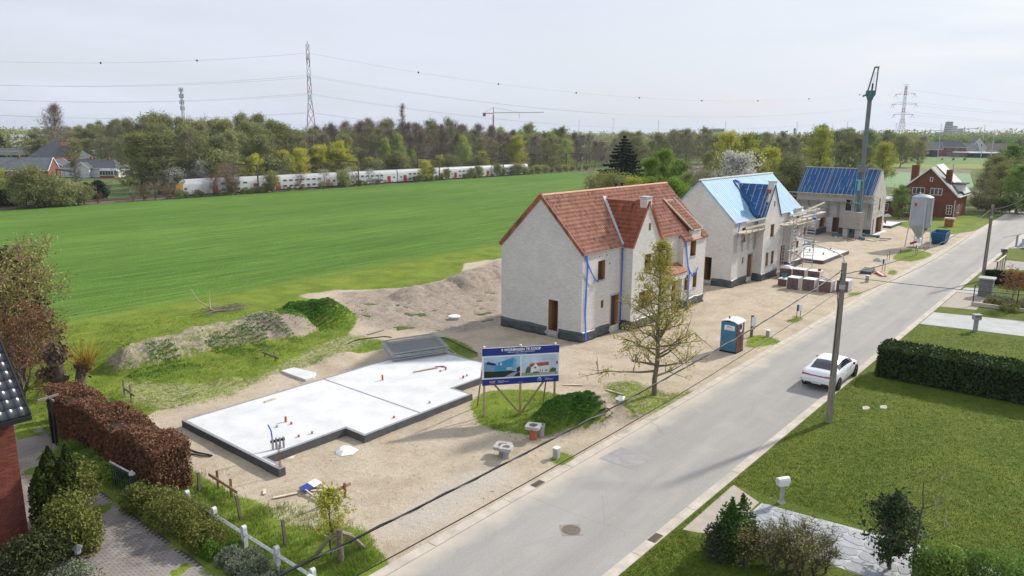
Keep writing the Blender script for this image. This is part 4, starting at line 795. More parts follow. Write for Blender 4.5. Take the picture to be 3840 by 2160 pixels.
for u in (.12,Ls*.5,Ls-.18):
    gz=TZ(*(SA+sx*u).xy);MB().bar(onb(u,-.09,gz-.25),onb(u,-.09,Z1+.03),.08).build('post',MATS['wood_yel'] if False else M('tan timber post',(0.36,0.27,0.17),0.85,0.25,5),sg)
    MB().bar(onb(u,-.09,Z1+.03),onb(u,-.09,Z1+.09),.085).build('post_cap',MATS['white'],sg)
MATS['post']=M('tan timber',(0.34,0.25,0.155),0.85,0.3,5);MATS['post_grey']=M('greyed fence post',(0.17,0.14,0.11),0.9,0.35,8)
MB().bar(onb(.62,-.1,Z0),onb(Ls*.5-.05,-.1,.1),.05,.09).bar(onb(Ls-.75,-.1,Z0),onb(Ls*.5+.05,-.1,.1),.05,.09).build('brace',MATS['post'],sg);MB().bar(onb(.05,-.12,Z1-.8),onb(-.0,-1.5,.05),.06).bar(onb(Ls-.5,-.12,Z1-.8),onb(Ls-.42,-1.4,.05),.06).build('back_stay',MATS['post'],sg)
# ---------------------------------------------------------------- inspection pits, meter posts, stakes
def pit(x,y,h,tube,lab,s=.3,d=.1):
    e=tag(empty('inspection_pit',(x,y,TZ(x,y)-.03),.4),lab,'drain pit','inspection pits')
    MB().lathe([(d+.04,0),(d+.04,h-.12)],14).build('riser',MATS[tube],e);k=MB();n=20
    rim=[(s*max(-1,min(1,1.35*math.cos(2*PI*i/n))),s*max(-1,min(1,1.35*math.sin(2*PI*i/n)))) for i in range(n)];hole=[(s*.62*math.cos(2*PI*i/n),s*.62*math.sin(2*PI*i/n)) for i in range(n)]
    V=[(x_,y_,z) for z in (h-.14,h) for x_,y_ in rim]+[(x_,y_,z) for z in (h,h-.14) for x_,y_ in hole]
    for j in range(3):k.add([],[]);
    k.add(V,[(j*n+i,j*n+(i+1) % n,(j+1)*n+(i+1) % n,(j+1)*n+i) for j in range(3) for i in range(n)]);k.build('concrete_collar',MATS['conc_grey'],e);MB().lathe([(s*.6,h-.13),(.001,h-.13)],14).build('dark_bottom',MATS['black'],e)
pit(23.05,19.55,.55,'pvc_grey','larger square concrete pit collar, far one of the pair nearest the slab',.36,.14);pit(22.85,19.2,.62,'pvc_grey','smaller square concrete pit collar on a grey riser in front of its twin',.28);pit(25.25,19.6,.72,'pvc_orange','square concrete pit collar on an orange riser beside the weedy mound',.33,.13)
e=tag(empty('inspection_pit',(25.75,19.55,TZ(25.75,19.5)-.02),.2),'plain grey pipe riser with open top behind the orange riser pit','drain pit','inspection pits');MB().lathe([(.17,0),(.17,.5),(.2,.5),(.2,.62),(.16,.62),(.15,.3),(.001,.3)],14).build('riser',MATS['pvc_grey'],e)
def box_post(x,y,w,d_,h,lab,mat='conc_grey',cap='white',rz=0.1,name='meter_box'):
    e=tag(empty(name,(x,y,TZ(x,y)-.05),rz),lab,'utility box','utility boxes');MB().box(-w/2,w/2,-d_/2,d_/2,0,h).build('body',MATS[mat],e,bevel=.01);MB().box(-w/2-.015,w/2+.015,-d_/2-.015,d_/2+.015,h+.001,h+.05).build('lid',MATS[cap],e,bevel=.01);MB().box(-w/2+.04,w/2-.04,-d_/2-.008,-d_/2+.001,.12,h-.06).build('door_panel',MATS['sill'],e)
x_,y_=G(1700+995/2.576,1200+1330/2.576);box_post(x_,y_,.26,.22,.5,'grey utility box in a grass tuft near the sandy roadside')
x_,y_=G(2690+1620/8.573,1180+690/8.573);box_post(x_,y_,.28,.22,.48,'grey utility box in grass right of the portable toilet')
x_,y_=G(2880+2390/6.44,880+1140/6.44);box_post(x_,y_,.35,.3,.7,'grey utility box with pale lid past the brick pallets')
# small site notice boards on pairs of stakes
def notice(x,y,h,lab,w=.42,hh_=.5,rz=-.7):
    e=tag(empty('notice_board',(x,y,TZ(x,y)-.05),rz),lab,'sign','site notice boards');MB().bar((-w*.35,0,0),(-w*.35,0,h),.04).build('stake',MATS['wood_grey'],e);MB().bar((w*.35,0,0),(w*.35,0,h),.04).build('stake',MATS['wood_grey'],e)
    MB().box(-w/2,w/2,-.045,-.022,h-hh_,h).build('panel',MATS['sign_white'],e);MB().box(-w/2,-w*.1,-.05,-.0455,h-hh_,h).build('blue_half',MATS['sign_blue'],e)
notice(*G(2840+395/2.576,860+860/2.576),1.15,'blue and white notice board on stakes between toilet and pallets');notice(*G(3280+150/4.6,840+810/4.6),1.3,'white notice board on stakes beside the orange barrier');notice(*G(3280+710/4.6,840+545/4.6),1.25,'small white notice board in grass below the silo',.3,.35)
x_,y_=G(2690+1090/8.573,1180+700/8.573);e=tag(empty('site_notice',(x_,y_,TZ(x_,y_)-.05),-.7),'pole with grey and yellow notices beside the portable toilet','sign');MB().bar((0,0,0),(0,0,1.6),.12,.16).build('post',MATS['post_grey'],e);MB().box(-.1,.22,-.1,-.085,.85,1.5).build('panel',MATS['sign_white'],e);MB().box(.0,.22,-.115,-.101,.62,.84).build('yellow_panel',pm_((0.6,0.42,0.04)),e)
def stake(x,y,h,lab,w=.09,mat='post_grey',lean=(0,0),grp='timber stakes',name='fence_post'):
    z=TZ(x,y);tag(MB().bar((0,0,-.15),(lean[0],lean[1],h),w).build(name,MATS[mat],loc=(x,y,z)),lab,'post',grp)
L3=lambda X_,Y_:G(700+X_/2.576,1598+Y_/2.576)
stake(*L3(120,640),.8,'grey fence post farthest up the grass verge',lean=(.06,.05));stake(*L3(525,900),.95,'grey leaning fence post second in the grass verge',lean=(-.08,.08));stake(*L3(955,1150),1.0,'grey fence post next to the wire strainer post',lean=(-.05,.02))
# profile boards: rail on two stakes
def profile_board(p,q,z0,z1,lab,ext=.6,mat='post'):
    p=Vector((*p,0));q=Vector((*q,0));e=tag(empty('profile_board',p),lab,'profile board','setting-out profile boards');d=(q-p).normalized()
    for s_ in (p,q):MB().bar(s_-p+Vector((0,0,TZ(s_.x,s_.y)-.2)),s_-p+Vector((0,0,z1)),.07).build('stake',MATS['wood_red' if mat=='post' else mat],e)
    MB().bar(-d*ext+Vector((-d.y,d.x,0))*-.06+Vector((0,0,z0)),q-p+d*ext+Vector((-d.y,d.x,0))*-.06+Vector((0,0,z0)),.03,.13).build('rail',MATS[mat],e)
profile_board(L3(305,600),L3(435,685),.42,.75,'profile board with red stakes in the verge left of the slab');profile_board(L3(1530,690),L3(1365,770),.42,.6,'profile board beside the fallen blue notice',.35)
profile_board(G(660+1905/5.152,1280+400/5.152),G(660+1720/5.152,1280+330/5.152),.3,.7,'grey profile board in the grass behind the slab',.4,'wood_grey');profile_board(G(1270/2.576,1240+690/2.576),G(1205/2.576,1240+640/2.576),.42,.95,'grey profile board in tall grass by the beech hedge',.35,'wood_grey')
# fallen notice and planks
fb=tag(empty('fallen_notice'),'blue and white notice board fallen over on its two legs','sign');a_,b_,c_,d_=[Vector((*L3(*q),0)) for q in ((1085,630),(1245,540),(1310,580),(1150,670))]
for v_ in (a_,b_,c_,d_):v_.z=.16
m1,m2=(a_+b_)/2+(b_-a_)*.02,(d_+c_)/2
MB().slab([d_,m2,m1,a_][::-1] if (d_-a_).cross(m1-a_).z<0 else [a_,d_,m2,m1],.02).build('blue_half',MATS['sign_blue'],fb);MB().slab([m1,m2,c_,b_],.02).build('white_half',MATS['sign_white'],fb)
for (q1,q2) in (((1150,650),(1300,740)),((1290,590),(1400,645))):
    u_,w_=Vector((*L3(*q1),.13)),Vector((*L3(*q2),.05));MB().bar(u_,w_,.05,.09).build('leg',MATS['wood_pale'],fb)
for k,(q1,q2,f_,lab) in enumerate((((835,700),(1070,655),L3,'thin plank on the sand left of the fallen notice'),((1200,635),(1350,630),L3,'thin plank behind the fallen notice'),((755,620),(750,665),L3,'short offcut near the slab corner'),((920,1075),(1095,1105),lambda a,c:G(1700+a/2.576,1200+c/2.576),'pair of planks at the foot of the weedy mound'),((1060,632),(1250,632),lambda a,c:G(1700+a/2.576,1200+c/2.576),'thin lath lying behind the for sale board'),((1470,680),(1640,725),lambda a,c:G(1700+a/2.576,1200+c/2.576),'white-edged plank by the wrapped sheet near the tree'),((1230,1020),(1390,975),lambda a,c:G(900+a/2.576,860+c/2.576),'grey plank in the grass behind the slab'))):
    p_,q_=f_(*q1),f_(*q2);tag(MB().bar((*p_,TZ(*p_)+.05),(*q_,TZ(*q_)+.06),.11,.035).build('loose_plank',MATS['wood_pale' if k != 6 else 'wood_grey']),lab,'plank','loose planks')
T_=lambda X_,Y_:G(1700+X_/2.576,1200+Y_/2.576)
def crumple(name,pts,h,mat,lab,cat,seed=0):                     # a crumpled sheet or bag lying on the ground
    c_=np.mean(pts,0);rg=np.random.default_rng(seed);n=len(pts);V=[(c_[0],c_[1],h)];Fc=[]
    for k,f in enumerate((.5,.85,1.0)):
        for p in pts:V.append((c_[0]+(p[0]-c_[0])*f*rg.uniform(.9,1.1),c_[1]+(p[1]-c_[1])*f*rg.uniform(.9,1.1),max(.015,h*(1-f*f)+rg.uniform(-.3,.3)*h*(1-f))))
    Fc += [(0,1+i,1+(i+1) % n) for i in range(n)]
    for k in range(2):Fc += [(1+k*n+i,1+(k+1)*n+i,1+(k+1)*n+(i+1) % n,1+k*n+(i+1) % n) for i in range(n)]
    z=TZ(*c_);mb=MB();mb.add([(v[0],v[1],v[2]+z) for v in V],Fc);o=mb.build(name,mat);o.modifiers.new('s','SOLIDIFY').thickness=.012;return tag(o,lab,cat)
crumple('white_sheet',[T_(*q) for q in ((1560,760),(1600,728),(1665,735),(1640,775),(1610,782))],.08,MATS['white'],'white crumpled sheet under the budding tree','sheet',1)
C6=lambda X_,Y_:G(900+X_/5.152,1540+Y_/5.152)
crumple('plastic_sack',[C6(*q) for q in ((1850,780),(1990,700),(2120,690),(2290,760),(2160,850),(1960,885),(1830,850))],.2,MATS['white'],'torn white plastic sack lying on the sand below the slab','sack',2)
crumple('brown_bag',[C6(*q) for q in ((840,945),(950,900),(1090,860),(1020,920),(920,950))],.06,MATS['wood_pale'],'flattened tan paper bag beside the slab edge','bag',3)
x_,y_=G(900+2070/2.576,860+870/2.576);e=tag(empty('well_ring',(x_,y_,TZ(x_,y_)-.03)),'white round concrete well cover on the brown soil','well cover');MB().lathe([(.42,0),(.42,.24)],24).build('ring',MATS['conc_grey'],e);MB().lathe([(.45,.24),(.45,.31),(.4,.33),(.001,.34)],24).build('lid',MATS['white'],e)
# black hoses
MATS['hose']=M('black hose',(0.018,0.018,0.022),0.5,0.2,5)
def hose(pts,f_,lab,r=.03,lift=.05):
    P=[f_(*p) for p in pts];mb=MB();mb.tube([(x,y,TZ(x,y)+lift) for x,y in P],r,6);tag(mb.build('hose',MATS['hose']),lab,'hose','black service ducts')
M_=lambda X_,Y_:G(900+X_/2.576,860+Y_/2.576);L2_=lambda X_,Y_:G(X_/2.576,1240+Y_/2.576)
hose([(1610,1098),(1700,1100),(1800,1072),(1880,1058),(1980,1062),(2060,1095),(2150,1150),(2220,1185),(2290,1212)],M_,'black ribbed duct arching over grass behind the fence panels',.035,.12);hose([(1045,1105),(1110,1078),(1200,1062),(1320,1050),(1400,1042),(1465,1052)],M_,'black duct lying in grass behind the slab')
hose([(1300,845),(1400,860),(1500,925),(1600,1010),(1680,1080),(1780,1140),(1900,1180),(2050,1210)],L2_,'long black duct snaking from the beech hedge across the sand',.035);hose([(1690,1085),(1760,1150),(1850,1195),(1950,1215),(2040,1222)],L2_,'shorter black duct beside the long one near the slab',.03)
# wire strainer post with two props and sapling nearby
x_,y_=L3(1490,1320);e=tag(empty('strainer_post',(x_,y_,TZ(x_,y_)-.1)),'stout weathered strainer post with two curved log props','post');MB().cyl((0,0,0),(0,0,1.3),.105,.095,9).build('post',MATS['post_grey'],e)
for q in ((1230,1265),(1725,1180)):
    gx_,gy_=L3(*q);v_=Vector((gx_-x_,gy_-y_,.08));mid=Vector((v_.x*.45,v_.y*.45,.85));MB().tube([(0,0,1.2),mid,v_],.075,7).build('prop',MATS['wood_grey'],e)

# ---------------------------------------------------------------- portable toilet
e=tag(empty('portable_toilet',(44.65,18.58,TZ(44.65,18.6)-.01),0),'blue and brown portable toilet with white arched roof at the roadside','toilet')
MATS['toilet_blue']=M('blue plastic',(0.055,0.20,0.33),0.5,0.15,2);MATS['toilet_brown']=M('brown plastic',(0.13,0.058,0.04),0.55,0.2,2)
MB().box(-.56,.56,-.56,.56,0,.12).build('skid',MATS['black'],e);MB().box(-.55,.52,-.5,.55,.121,2.02).build('cabin',MATS['toilet_blue'],e,bevel=.03)
MB().box(-.53,.53,-.56,-.505,.14,2.0).build('door',MATS['toilet_brown'],e,bevel=.01)
for k in range(4):MB().box(-.3+k*.16,-.25+k*.16,-.572,-.561,.3,1.25).build('door_rib',MATS['toilet_brown'],e)
for k in range(4):MB().box(-.565,-.551,-.42+k*.25,-.32+k*.25,.25,1.3).build('side_rib',MATS['toilet_blue'],e)
rr_=MB();pr=[(-.6,2.02),(-.35,2.14),(0,2.19),(.35,2.14),(.6,2.02)]
rr_.add([(x,y,z) for x in (-.6,.6) for y,z in pr]+[(x,y,z-.06) for x in (-.6,.6) for y,z in pr],[(i,5+i,6+i,i+1) for i in range(4)]+[(10+i,11+i,16+i,15+i) for i in range(4)]+[(i,i+1,11+i,10+i) for i in range(4)]+[(5+i,15+i,16+i,6+i) for i in range(4)]+[(0,10,15,5),(4,9,19,14)]);rr_.build('roof',MATS['white'],e)
MB().cyl((-.1,.2,2.1),(-.1,.2,2.3),.05,.05,10).build('vent_pipe',MATS['black'],e)
lb=MB().box(-.575,-.556,-.38,.3,1.5,1.82).build('label',MATS['sign_white'],e);text('lettering','DIXI',.17,pm_((0.05,0.12,0.16)),lb,frame((-.578,-.04,1.69),(0,-1,0),(0,0,1)),ext=.001);MB().box(-.578,-.5755,-.3,.22,1.54,1.57).build('print',MATS['pvc_grey'],lb)
sw=MB();sw.tube([(-.05,-.575,1.92),(.12,-.578,1.85),(.16,-.578,1.65),(.08,-.578,1.5),(-.1,-.578,1.42),(-.2,-.578,1.46),(-.1,-.578,1.55)],.045,6).build('swoosh',MATS['sign_white'],e)
# ---------------------------------------------------------------- brick pallets
MATS['pbrick']=M('brown packed bricks',(0.185,0.115,0.10),0.8,0.3,5,stretch=(1,1,2.5));mw,t,b=newmat('clear stretch wrap');b.inputs['Base Color'].default_value=(0.72,0.73,0.78,1);b.inputs['Roughness'].default_value=0.25;b.inputs['Alpha'].default_value=0.55;MATS['wrap']=mw;MATS['logo_blue']=M('blue print',(0.07,0.06,0.30),0.5,0.1,4)
def pallet(x,y,w,l,h,lab,logo=True,wrapface=True,rz=0.0):
    e=tag(empty('brick_pallet',(x,y,TZ(x,y)-.02),rz),lab,'brick pallet','pallets of bricks')
    bp=MB()
    for k in range(3):bp.box(-w/2,w/2,-l/2+k*l*.43,-l/2+k*l*.43+.12,0,.1)
    bp.box(-w/2,w/2,-l/2,l/2,.101,.125);bp.build('pallet_base',MATS['wood_grey'],e)
    n=4;z=.126
    for k in range(n):
        dz=(h-.16)/n;MB().box(-w/2+.03,w/2-.03,-l/2+.03,l/2-.03,z+k*dz,z+(k+.96)*dz).build('brick_layer',MATS['pbrick'],e)
    cv=MB();cv.box(-w/2+.015,w/2-.015,-l/2+.015,l/2-.015,h-.03,h);cv.build('top_sheet',MATS['white'],e)
    MB().box(-w/2+.01,w/2-.01,-l/2+.0,-l/2+.022,.13,h-.031).build('wrap',mw,e)
    if logo:
        for zc in ((.35,.7) if h>.9 else (.5,)):
            d_=MB();n_2=12;d_.add([(-w/2+.008,.1*math.cos(2*PI*i/n_2),zc+.1*math.sin(2*PI*i/n_2)) for i in range(n_2)]+[(-w/2+.03,.1*math.cos(2*PI*i/n_2),zc+.1*math.sin(2*PI*i/n_2)) for i in range(n_2)],[tuple(range(n_2))]+[(i,n_2+i,n_2+(i+1) % n_2,(i+1) % n_2) for i in range(n_2)]);d_.build('logo',MATS['logo_blue'],e)
    return e
pallet(67.35,22.5,1.15,1.05,1.1,'wrapped brick pallet second from the house in the near row');pallet(67.45,21.15,1.15,1.1,1.1,'wrapped brick pallet in the middle of the near row');pallet(67.85,19.85,1.15,1.1,1.05,'wrapped brick pallet with loose pale laths on top',False);pallet(69.2,18.75,1.15,1.05,1.08,'brick pallet in white wrap behind the lamp pole')
pallet(72.2,24.9,1.15,1.15,.95,'opened brick pallet with torn plastic at the back by the house',False);pallet(71.9,23.55,1.2,1.15,1.08,'wrapped brick pallet in the middle of the back row');pallet(71.7,22.1,1.15,1.15,1.1,'wrapped brick pallet of the back row with a red brick on it')
pallet(68.15,23.75,1.0,.85,.7,'low pallet of grey bags at the house end of the near row',False)
crumple('torn_plastic',[(71.6,24.3),(72.7,24.4),(72.9,25.3),(72.3,25.6),(71.7,25.4)],.25,MATS['white'],'torn white plastic over the opened brick pallet','plastic',5).location.z=.95
tag(MB().box(71.55,71.75,21.6,21.85,1.1,1.3).build('red_brick',M('red clay',(0.26,0.04,0.03),0.8,0.2,3)),'single red brick lying on a wrapped brick pallet','brick')
e=tag(empty('blue_bucket',(68.1,23.75,.7)),'teal bucket standing on the low pallet of bags','bucket');MB().lathe([(.001,.01),(.16,.01),(.2,.4),(.18,.4),(.15,.05)],14).build('tub',M('teal plastic',(0.03,0.2,0.27),0.5,0.1,3),e)
r_=random.Random(9)
for k in range(7):tag(MB().bar((67.3+k*.13,19.35+r_.uniform(-.1,.1),1.07+.05*(k % 3)),(68.4+r_.uniform(-.2,.2)+k*.06,20.5+r_.uniform(-.3,.3),1.16+.05*(k % 3)),.09,.045).build('pale_lath',MATS['wood_pale']),'pale lath in a loose heap on the brick pallet','lath','laths on the brick pallet')
# ---------------------------------------------------------------- self-erecting crane, folded
MATS['crane']=M('green-grey crane paint',(0.075,0.16,0.165),0.55,0.25,2);MATS['crane_grey']=M('dark mast steel',(0.15,0.175,0.20),0.5,0.2,2);MATS['cyan']=M('turquoise struts',(0.16,0.42,0.40),0.5,0.15,3);MATS['ballast_c']=M('ballast concrete',(0.40,0.37,0.32),0.9,0.15,1.2,stretch=(1,1,4))
cr_=tag(empty('tower_crane',(107.2,28.2,0),R(-14)),'folded self-erecting crane with concrete ballast in front of the blue battened house','crane')
bs=MB()
for sx_,sy_ in ((1,1),(1,-1),(-1,1),(-1,-1)):bs.bar((0,0,.3),(sx_*1.9,sy_*2.1,.22),.3,.28);bs.cyl((sx_*1.9,sy_*2.1,0),(sx_*1.9,sy_*2.1,.35),.22,.22,10)
bs.box(-.9,.9,-.8,.8,.2,.55);bs.build('outrigger_base',MATS['crane'],cr_);MB().box(-.6,.6,-.55,.55,.56,1.25).build('slew_unit',MATS['crane'],cr_)
for k in range(3):MB().cyl((-.75,-.45+k*.45,.6),(-.75,-.45+k*.45,1.15),.16,.14,10).build('winch_drum',MATS['crane'],cr_)
for s_ in (-1,1):MB().box(-1.3,-.7,s_*.85-.35,s_*.85+.35,.05,1.2).build('side_ballast',MATS['conc_grey'],cr_)
for k in range(8):MB().box(-1.45,-.62,-1.22,1.22,1.26+k*.265,1.26+k*.265+.235).build('ballast_block',MATS['ballast_c'],cr_)
MB().box(-1.5,-.6,-1.24,1.24,3.39,3.47).build('ballast_cap',MATS['conc_grey'],cr_)
ms=MB()
for sx_,sy_ in ((1,1),(1,-1),(-1,1),(-1,-1)):ms.bar((sx_*.32,sy_*.32,1.25),(sx_*.3,sy_*.3,9.3),.09)
for k in range(16):z=1.4+k*.5;s_=1 if k % 2 else -1;ms.bar((-.31,-.31*s_,z),(-.31,.31*s_,z+.5),.045).bar((.31,-.31*s_,z),(.31,.31*s_,z+.5),.045).bar((-.31*s_,-.31,z),(.31*s_,-.31,z+.5),.045)
ms.build('lower_mast',MATS['crane_grey'],cr_);MB().box(-.45,.45,-.5,.5,8.7,9.6).build('mast_head',MATS['crane_grey'],cr_)
MB().box(-.2,.2,-.2,.2,2.5,18.0).build('folded_jib',MATS['crane_grey'],cr_)
for s_ in (-1,1):MB().bar((-.4,s_*.62,3.5),(-.3,s_*.5,9.0),.06).build('tie_bar',MATS['cyan'],cr_)
MB().box(-.5,-.3,-.5,.5,7.6,7.75).box(-.5,-.34,-.2,.2,6.3,7.6).box(-.5,-.3,-.4,.4,4.6,4.72).build('erection_frame',MATS['cyan'],cr_)
MB().cyl((0,0,18.0),(0,0,18.6),.28,.5,10).box(-.35,.35,-.45,.45,18.6,19.3).build('jib_head',MATS['crane'],cr_);MB().bar((0,.3,18.9),(0,1.0,18.6),.2).build('pulley_arm',MATS['crane_grey'],cr_)
MB().bar((0,.4,19.2),(0,-.25,22.2),.14).bar((0,-.62,18.7),(0,-.72,22.2),.13).bar((0,-.2,22.2),(0,-.8,22.2),.2).build('apex_frame',MATS['crane_grey'],cr_);MB().bar((0,-.15,19.2),(0,-.2,20.2),.16).bar((0,-.2,20.2),(0,-.38,21.6),.03).build('hook_block',MATS['black'],cr_)
for k,(x,y,l,a) in enumerate(((105.2,30.2,2.2,.3),(104.2,28.3,1.6,1.2),(104.6,25.6,1.8,.9),(103.2,27.6,2.0,-.2),(106.2,24.8,1.6,1.9),(107.9,24.6,1.4,2.2))):tag(MB().box(-l/2,l/2,-.12,.12,0,.1).build('timber_baulk',MATS['wood_grey'] if k % 2 else MATS['wood_pale'],loc=(x,y,TZ(x,y)+.02)),'timber baulk lying on the sand around the crane base','timber','timber baulks by the crane').rotation_euler.z=a
# ---------------------------------------------------------------- mortar silo
MATS['silo']=M('silo grey paint',(0.33,0.37,0.40),0.45,0.12,1.0)
si=tag(empty('mortar_silo',(102.9,19.75,0)),'tall grey mortar silo on four steel legs beside the road','silo')
MB().lathe([(.16,1.1),(.22,1.2),(1.2,2.75),(1.22,2.85),(1.22,6.2),(1.1,6.3),(.6,6.5),(.001,6.56)],28).build('tank',MATS['silo'],si,smooth=False)
for a_ in (.5,2.07,3.64,5.21):
    q=(math.cos(a_),math.sin(a_));MB().bar((q[0]*1.2,q[1]*1.2,6.1),(q[0]*1.25,q[1]*1.25,2.7),.09).bar((q[0]*1.25,q[1]*1.25,2.7),(q[0]*1.45,q[1]*1.45,-.02),.11).build('leg',MATS['zinc'],si)
MB().bar((-.9,-1.0,1.4),(.5,-1.35,1.2),.05).bar((-1.3,.6,1.5),(-1.0,-1.0,1.3),.05).build('cross_brace',MATS['zinc'],si);MB().cyl((-.95,-.85,2.5),(-.92,-.85,6.1),.07,.07,8).build('fill_pipe',MATS['silo'],si);MB().cyl((-.5,-1.15,2.9),(-.5,-1.15,6.25),.06,.06,8).build('vent_pipe',MATS['zinc'],si)
hp=MB();hp.tube([(.45*math.cos(k*.5),.45*math.sin(k*.5),6.55+.18*math.sin(PI*k/6)) for k in range(7)],.03);hp.build('top_hoop',MATS['zinc'],si)
fl=MB();fl.slab([(-1.09,.62,5.1),(-1.14,.5,5.1),(-1.19,.36,5.2),(-1.19,.36,5.55),(-1.05,.66,5.55)],.02);fl.build('red_logo',pm_((0.42,0.03,0.05)),si);MB().cyl((-.62,-.78,2.35),(-.66,-.82,2.45),.16,.16,10).build('red_badge',pm_((0.25,0.02,0.08)),si);MB().box(-.35,.35,-.35,.35,.55,1.1).build('mixer',MATS['white'],si);MB().cyl((-1.0,.6,.5),(0,0,.75),.14,.14,10).build('screw_conveyor',MATS['red_paint'],si)
for k in range(4):tag(MB().box(-1.1,1.1,-.15,.15,0,.12).build('silo_sleeper',MATS['wood_grey'],loc=(101.5+k*.75,19.6-.2*k,TZ(102,19.6))),'grey timber sleeper under the mortar silo','timber','sleepers under the silo').rotation_euler.z=1.5+.2*k
# ---------------------------------------------------------------- skip, ground slabs further on
sk_=tag(empty('skip',(108.8,18.35,0),R(2)),'open blue steel skip behind the mortar silo','skip');MATS['skip_blue']=M('skip blue',(0.012,0.095,0.22),0.5,0.25,2)
s_=MB();lo=[(-1.5,-.7),(1.6,-.7),(1.6,.7),(-1.5,.7)];hi=[(-2.2,-.9),(2.1,-.9),(2.1,.9),(-2.2,.9)]
s_.add([(x,y,.12) for x,y in lo]+[(x,y,1.55) for x,y in hi]+[(x*.94,y*.9,.2) for x,y in lo]+[(x*.96,y*.92,1.55) for x,y in hi],[(3,2,1,0)]+[(i,(i+1) % 4,4+(i+1) % 4,4+i) for i in range(4)]+[(4+i,4+(i+1) % 4,12+(i+1) % 4,12+i) for i in range(4)]+[(12+i,12+(i+1) % 4,8+(i+1) % 4,8+i) for i in range(4)]+[(8,9,10,11)]);s_.build('body',MATS['skip_blue'],sk_)
for x in (-1.2,-.3,.6,1.4):MB().bar((x,-.86,1.5),(x*.9,-.7,.15),.08,.1).build('rib',MATS['skip_blue'],sk_)
MB().box(-1.5,1.5,-.6,-.5,0,.12).box(-1.5,1.5,.5,.6,0,.12).build('runner',MATS['black'],sk_);MB().lathe([(.16,1.3),(.16,1.34),(.001,1.34)],12,c=(1.85,-.87)).build('label',MATS['white'],sk_)
def far_slab(poly,h,lab,stubs):
    e=tag(empty('foundation_slab'),lab,'foundation');MB().prism(poly,-.1,h-.004).build('foundation_wall',MATS['found'],e);MB().prism(inset(poly,.12),h-.003,h).build('screed',MATS['screed'],e)
    for x,y,hh_ in stubs:MB().cyl((x,y,h),(x,y,h+hh_),.07,.07,8).build('pipe_stub',MATS['rust'],e)
far_slab([(82.3,24.6),(91.5,24.6),(91.5,30.5),(97.5,30.5),(97.5,34),(82.3,34)],.35,'pale grey foundation slab between the foil roofed house and the crane',[(88,28,.3),(86.5,26,.25),(90.4,26.4,.3),(90.9,28.6,.4),(89,25.6,.2)])
far_slab([(121,27),(127.5,27),(127.5,33),(121,33)],.35,'small white foundation slab between blue battened house and brick house',[(122.2,29.3,.5),(123.5,28.4,.8),(124.8,28.9,.5),(125.8,29,.4)])
for k,(q,lab) in enumerate((((210,625),'rusty stake on the bare ground near the road, shorter of two'),((250,615),'rusty stake on the bare ground near the road, taller of two'),((440,500),'rusty stake at the edge of the grass below the silo'))):stake(*G(3280+q[0]/4.6,840+q[1]/4.6),(.75,1.0,.5)[k],lab,.05,'rust',name='rusty_stake')
x_,y_=G(3280+65/4.6,840+640/4.6);crumple('rubble_bag',[(x_-.5,y_-.4),(x_+.4,y_-.5),(x_+.6,y_+.3),(x_,y_+.6),(x_-.5,y_+.3)],.45,MATS['conc_grey'],'grey rubble sack on the bare ground beside the road','sack',8)
x_,y_=G(2500+1940/2.576,600+1085/2.576);tag(MB().box(-1.3,1.3,-.5,.5,0,.28).build('foam_block',MATS['skirt'],loc=(x_,y_,.02)),'flat dark insulation block on the verge','block').rotation_euler.z=.1
e=tag(empty('barrier_plank',(79.8,18.3,.05),.5),'orange and white barrier planks lying flat near the road','barrier')
for k in range(3):MB().box(-1.1+k*.1,1.1+k*.1,-.32+k*.22,-.14+k*.22,.03*k,.05+.03*k).build('plank',pm_((0.55,0.07,0.03)) if k != 1 else MATS['white'],e)
e=tag(empty('gate_pillar',(129.5,20.9,0)),'squat red brick pillar with stone cap beside the skip','pillar');MB().box(-.55,.55,-.55,.55,0,1.15).build('shaft',M('orange brick',(0.34,0.11,0.05),0.85,0.25,6),e);MB().box(-.68,.68,-.68,.68,1.151,1.35).build('cap',MATS['conc'],e)
# ================================================================ CAR
MATS['car_paint']=M('white car paint',(0.80,0.81,0.83),0.28,0.02,1,spec=0.6);mgl,t,b=newmat('tinted glass');b.inputs['Base Color'].default_value=(0.03,0.032,0.045,1);b.inputs['Roughness'].default_value=0.06;b.inputs['Specular IOR Level'].default_value=0.7;MATS['tint']=mgl
MATS['tyre']=M('tyre',(0.018,0.018,0.02),0.8,0.1,5);MATS['rim_g']=M('grey alloy',(0.28,0.28,0.30),0.35,0.1,5,metal=0.8);MATS['tail']=M('tail lamp',(0.32,0.008,0.03),0.25,0.1,3,spec=0.6)
car=tag(empty('parked_car',(40.42,11.88,0.0)),'white fastback saloon car parked at the kerb behind the lamp pole','car')
kx=[0,.1,.3,.65,1.2,1.9,2.6,3.2,3.7,4.2,4.6,4.85,4.95]
KT=dict(zb=[.62,.80,.95,1.0,1.0,.98,.97,.96,.94,.88,.80,.68,.55],zt=[.66,.86,1.03,1.13,1.37,1.495,1.5,1.36,1.13,.98,.88,.74,.58],wm=[.70,.83,.90,.935,.95,.955,.955,.955,.945,.92,.85,.72,.58],wr=[.52,.66,.70,.66,.60,.585,.585,.62,.68,.70,.62,.5,.4],z0=[.45,.34,.27,.22,.2,.2,.2,.2,.2,.21,.24,.3,.38])
xs_c=np.linspace(0,4.95,67);xs_c=np.unique(np.concatenate([xs_c,[0.05,4.9]]))
def sm(key):
    a=np.interp(xs_c,kx,KT[key])
    for _ in range(3):p=np.pad(a,1,mode='edge');a=(p[:-2]+2*a+p[2:])/4
    return a
zb,zt_,wm_,wr_,z0_=[sm(k) for k in ('zb','zt','wm','wr','z0')]
rings=[]
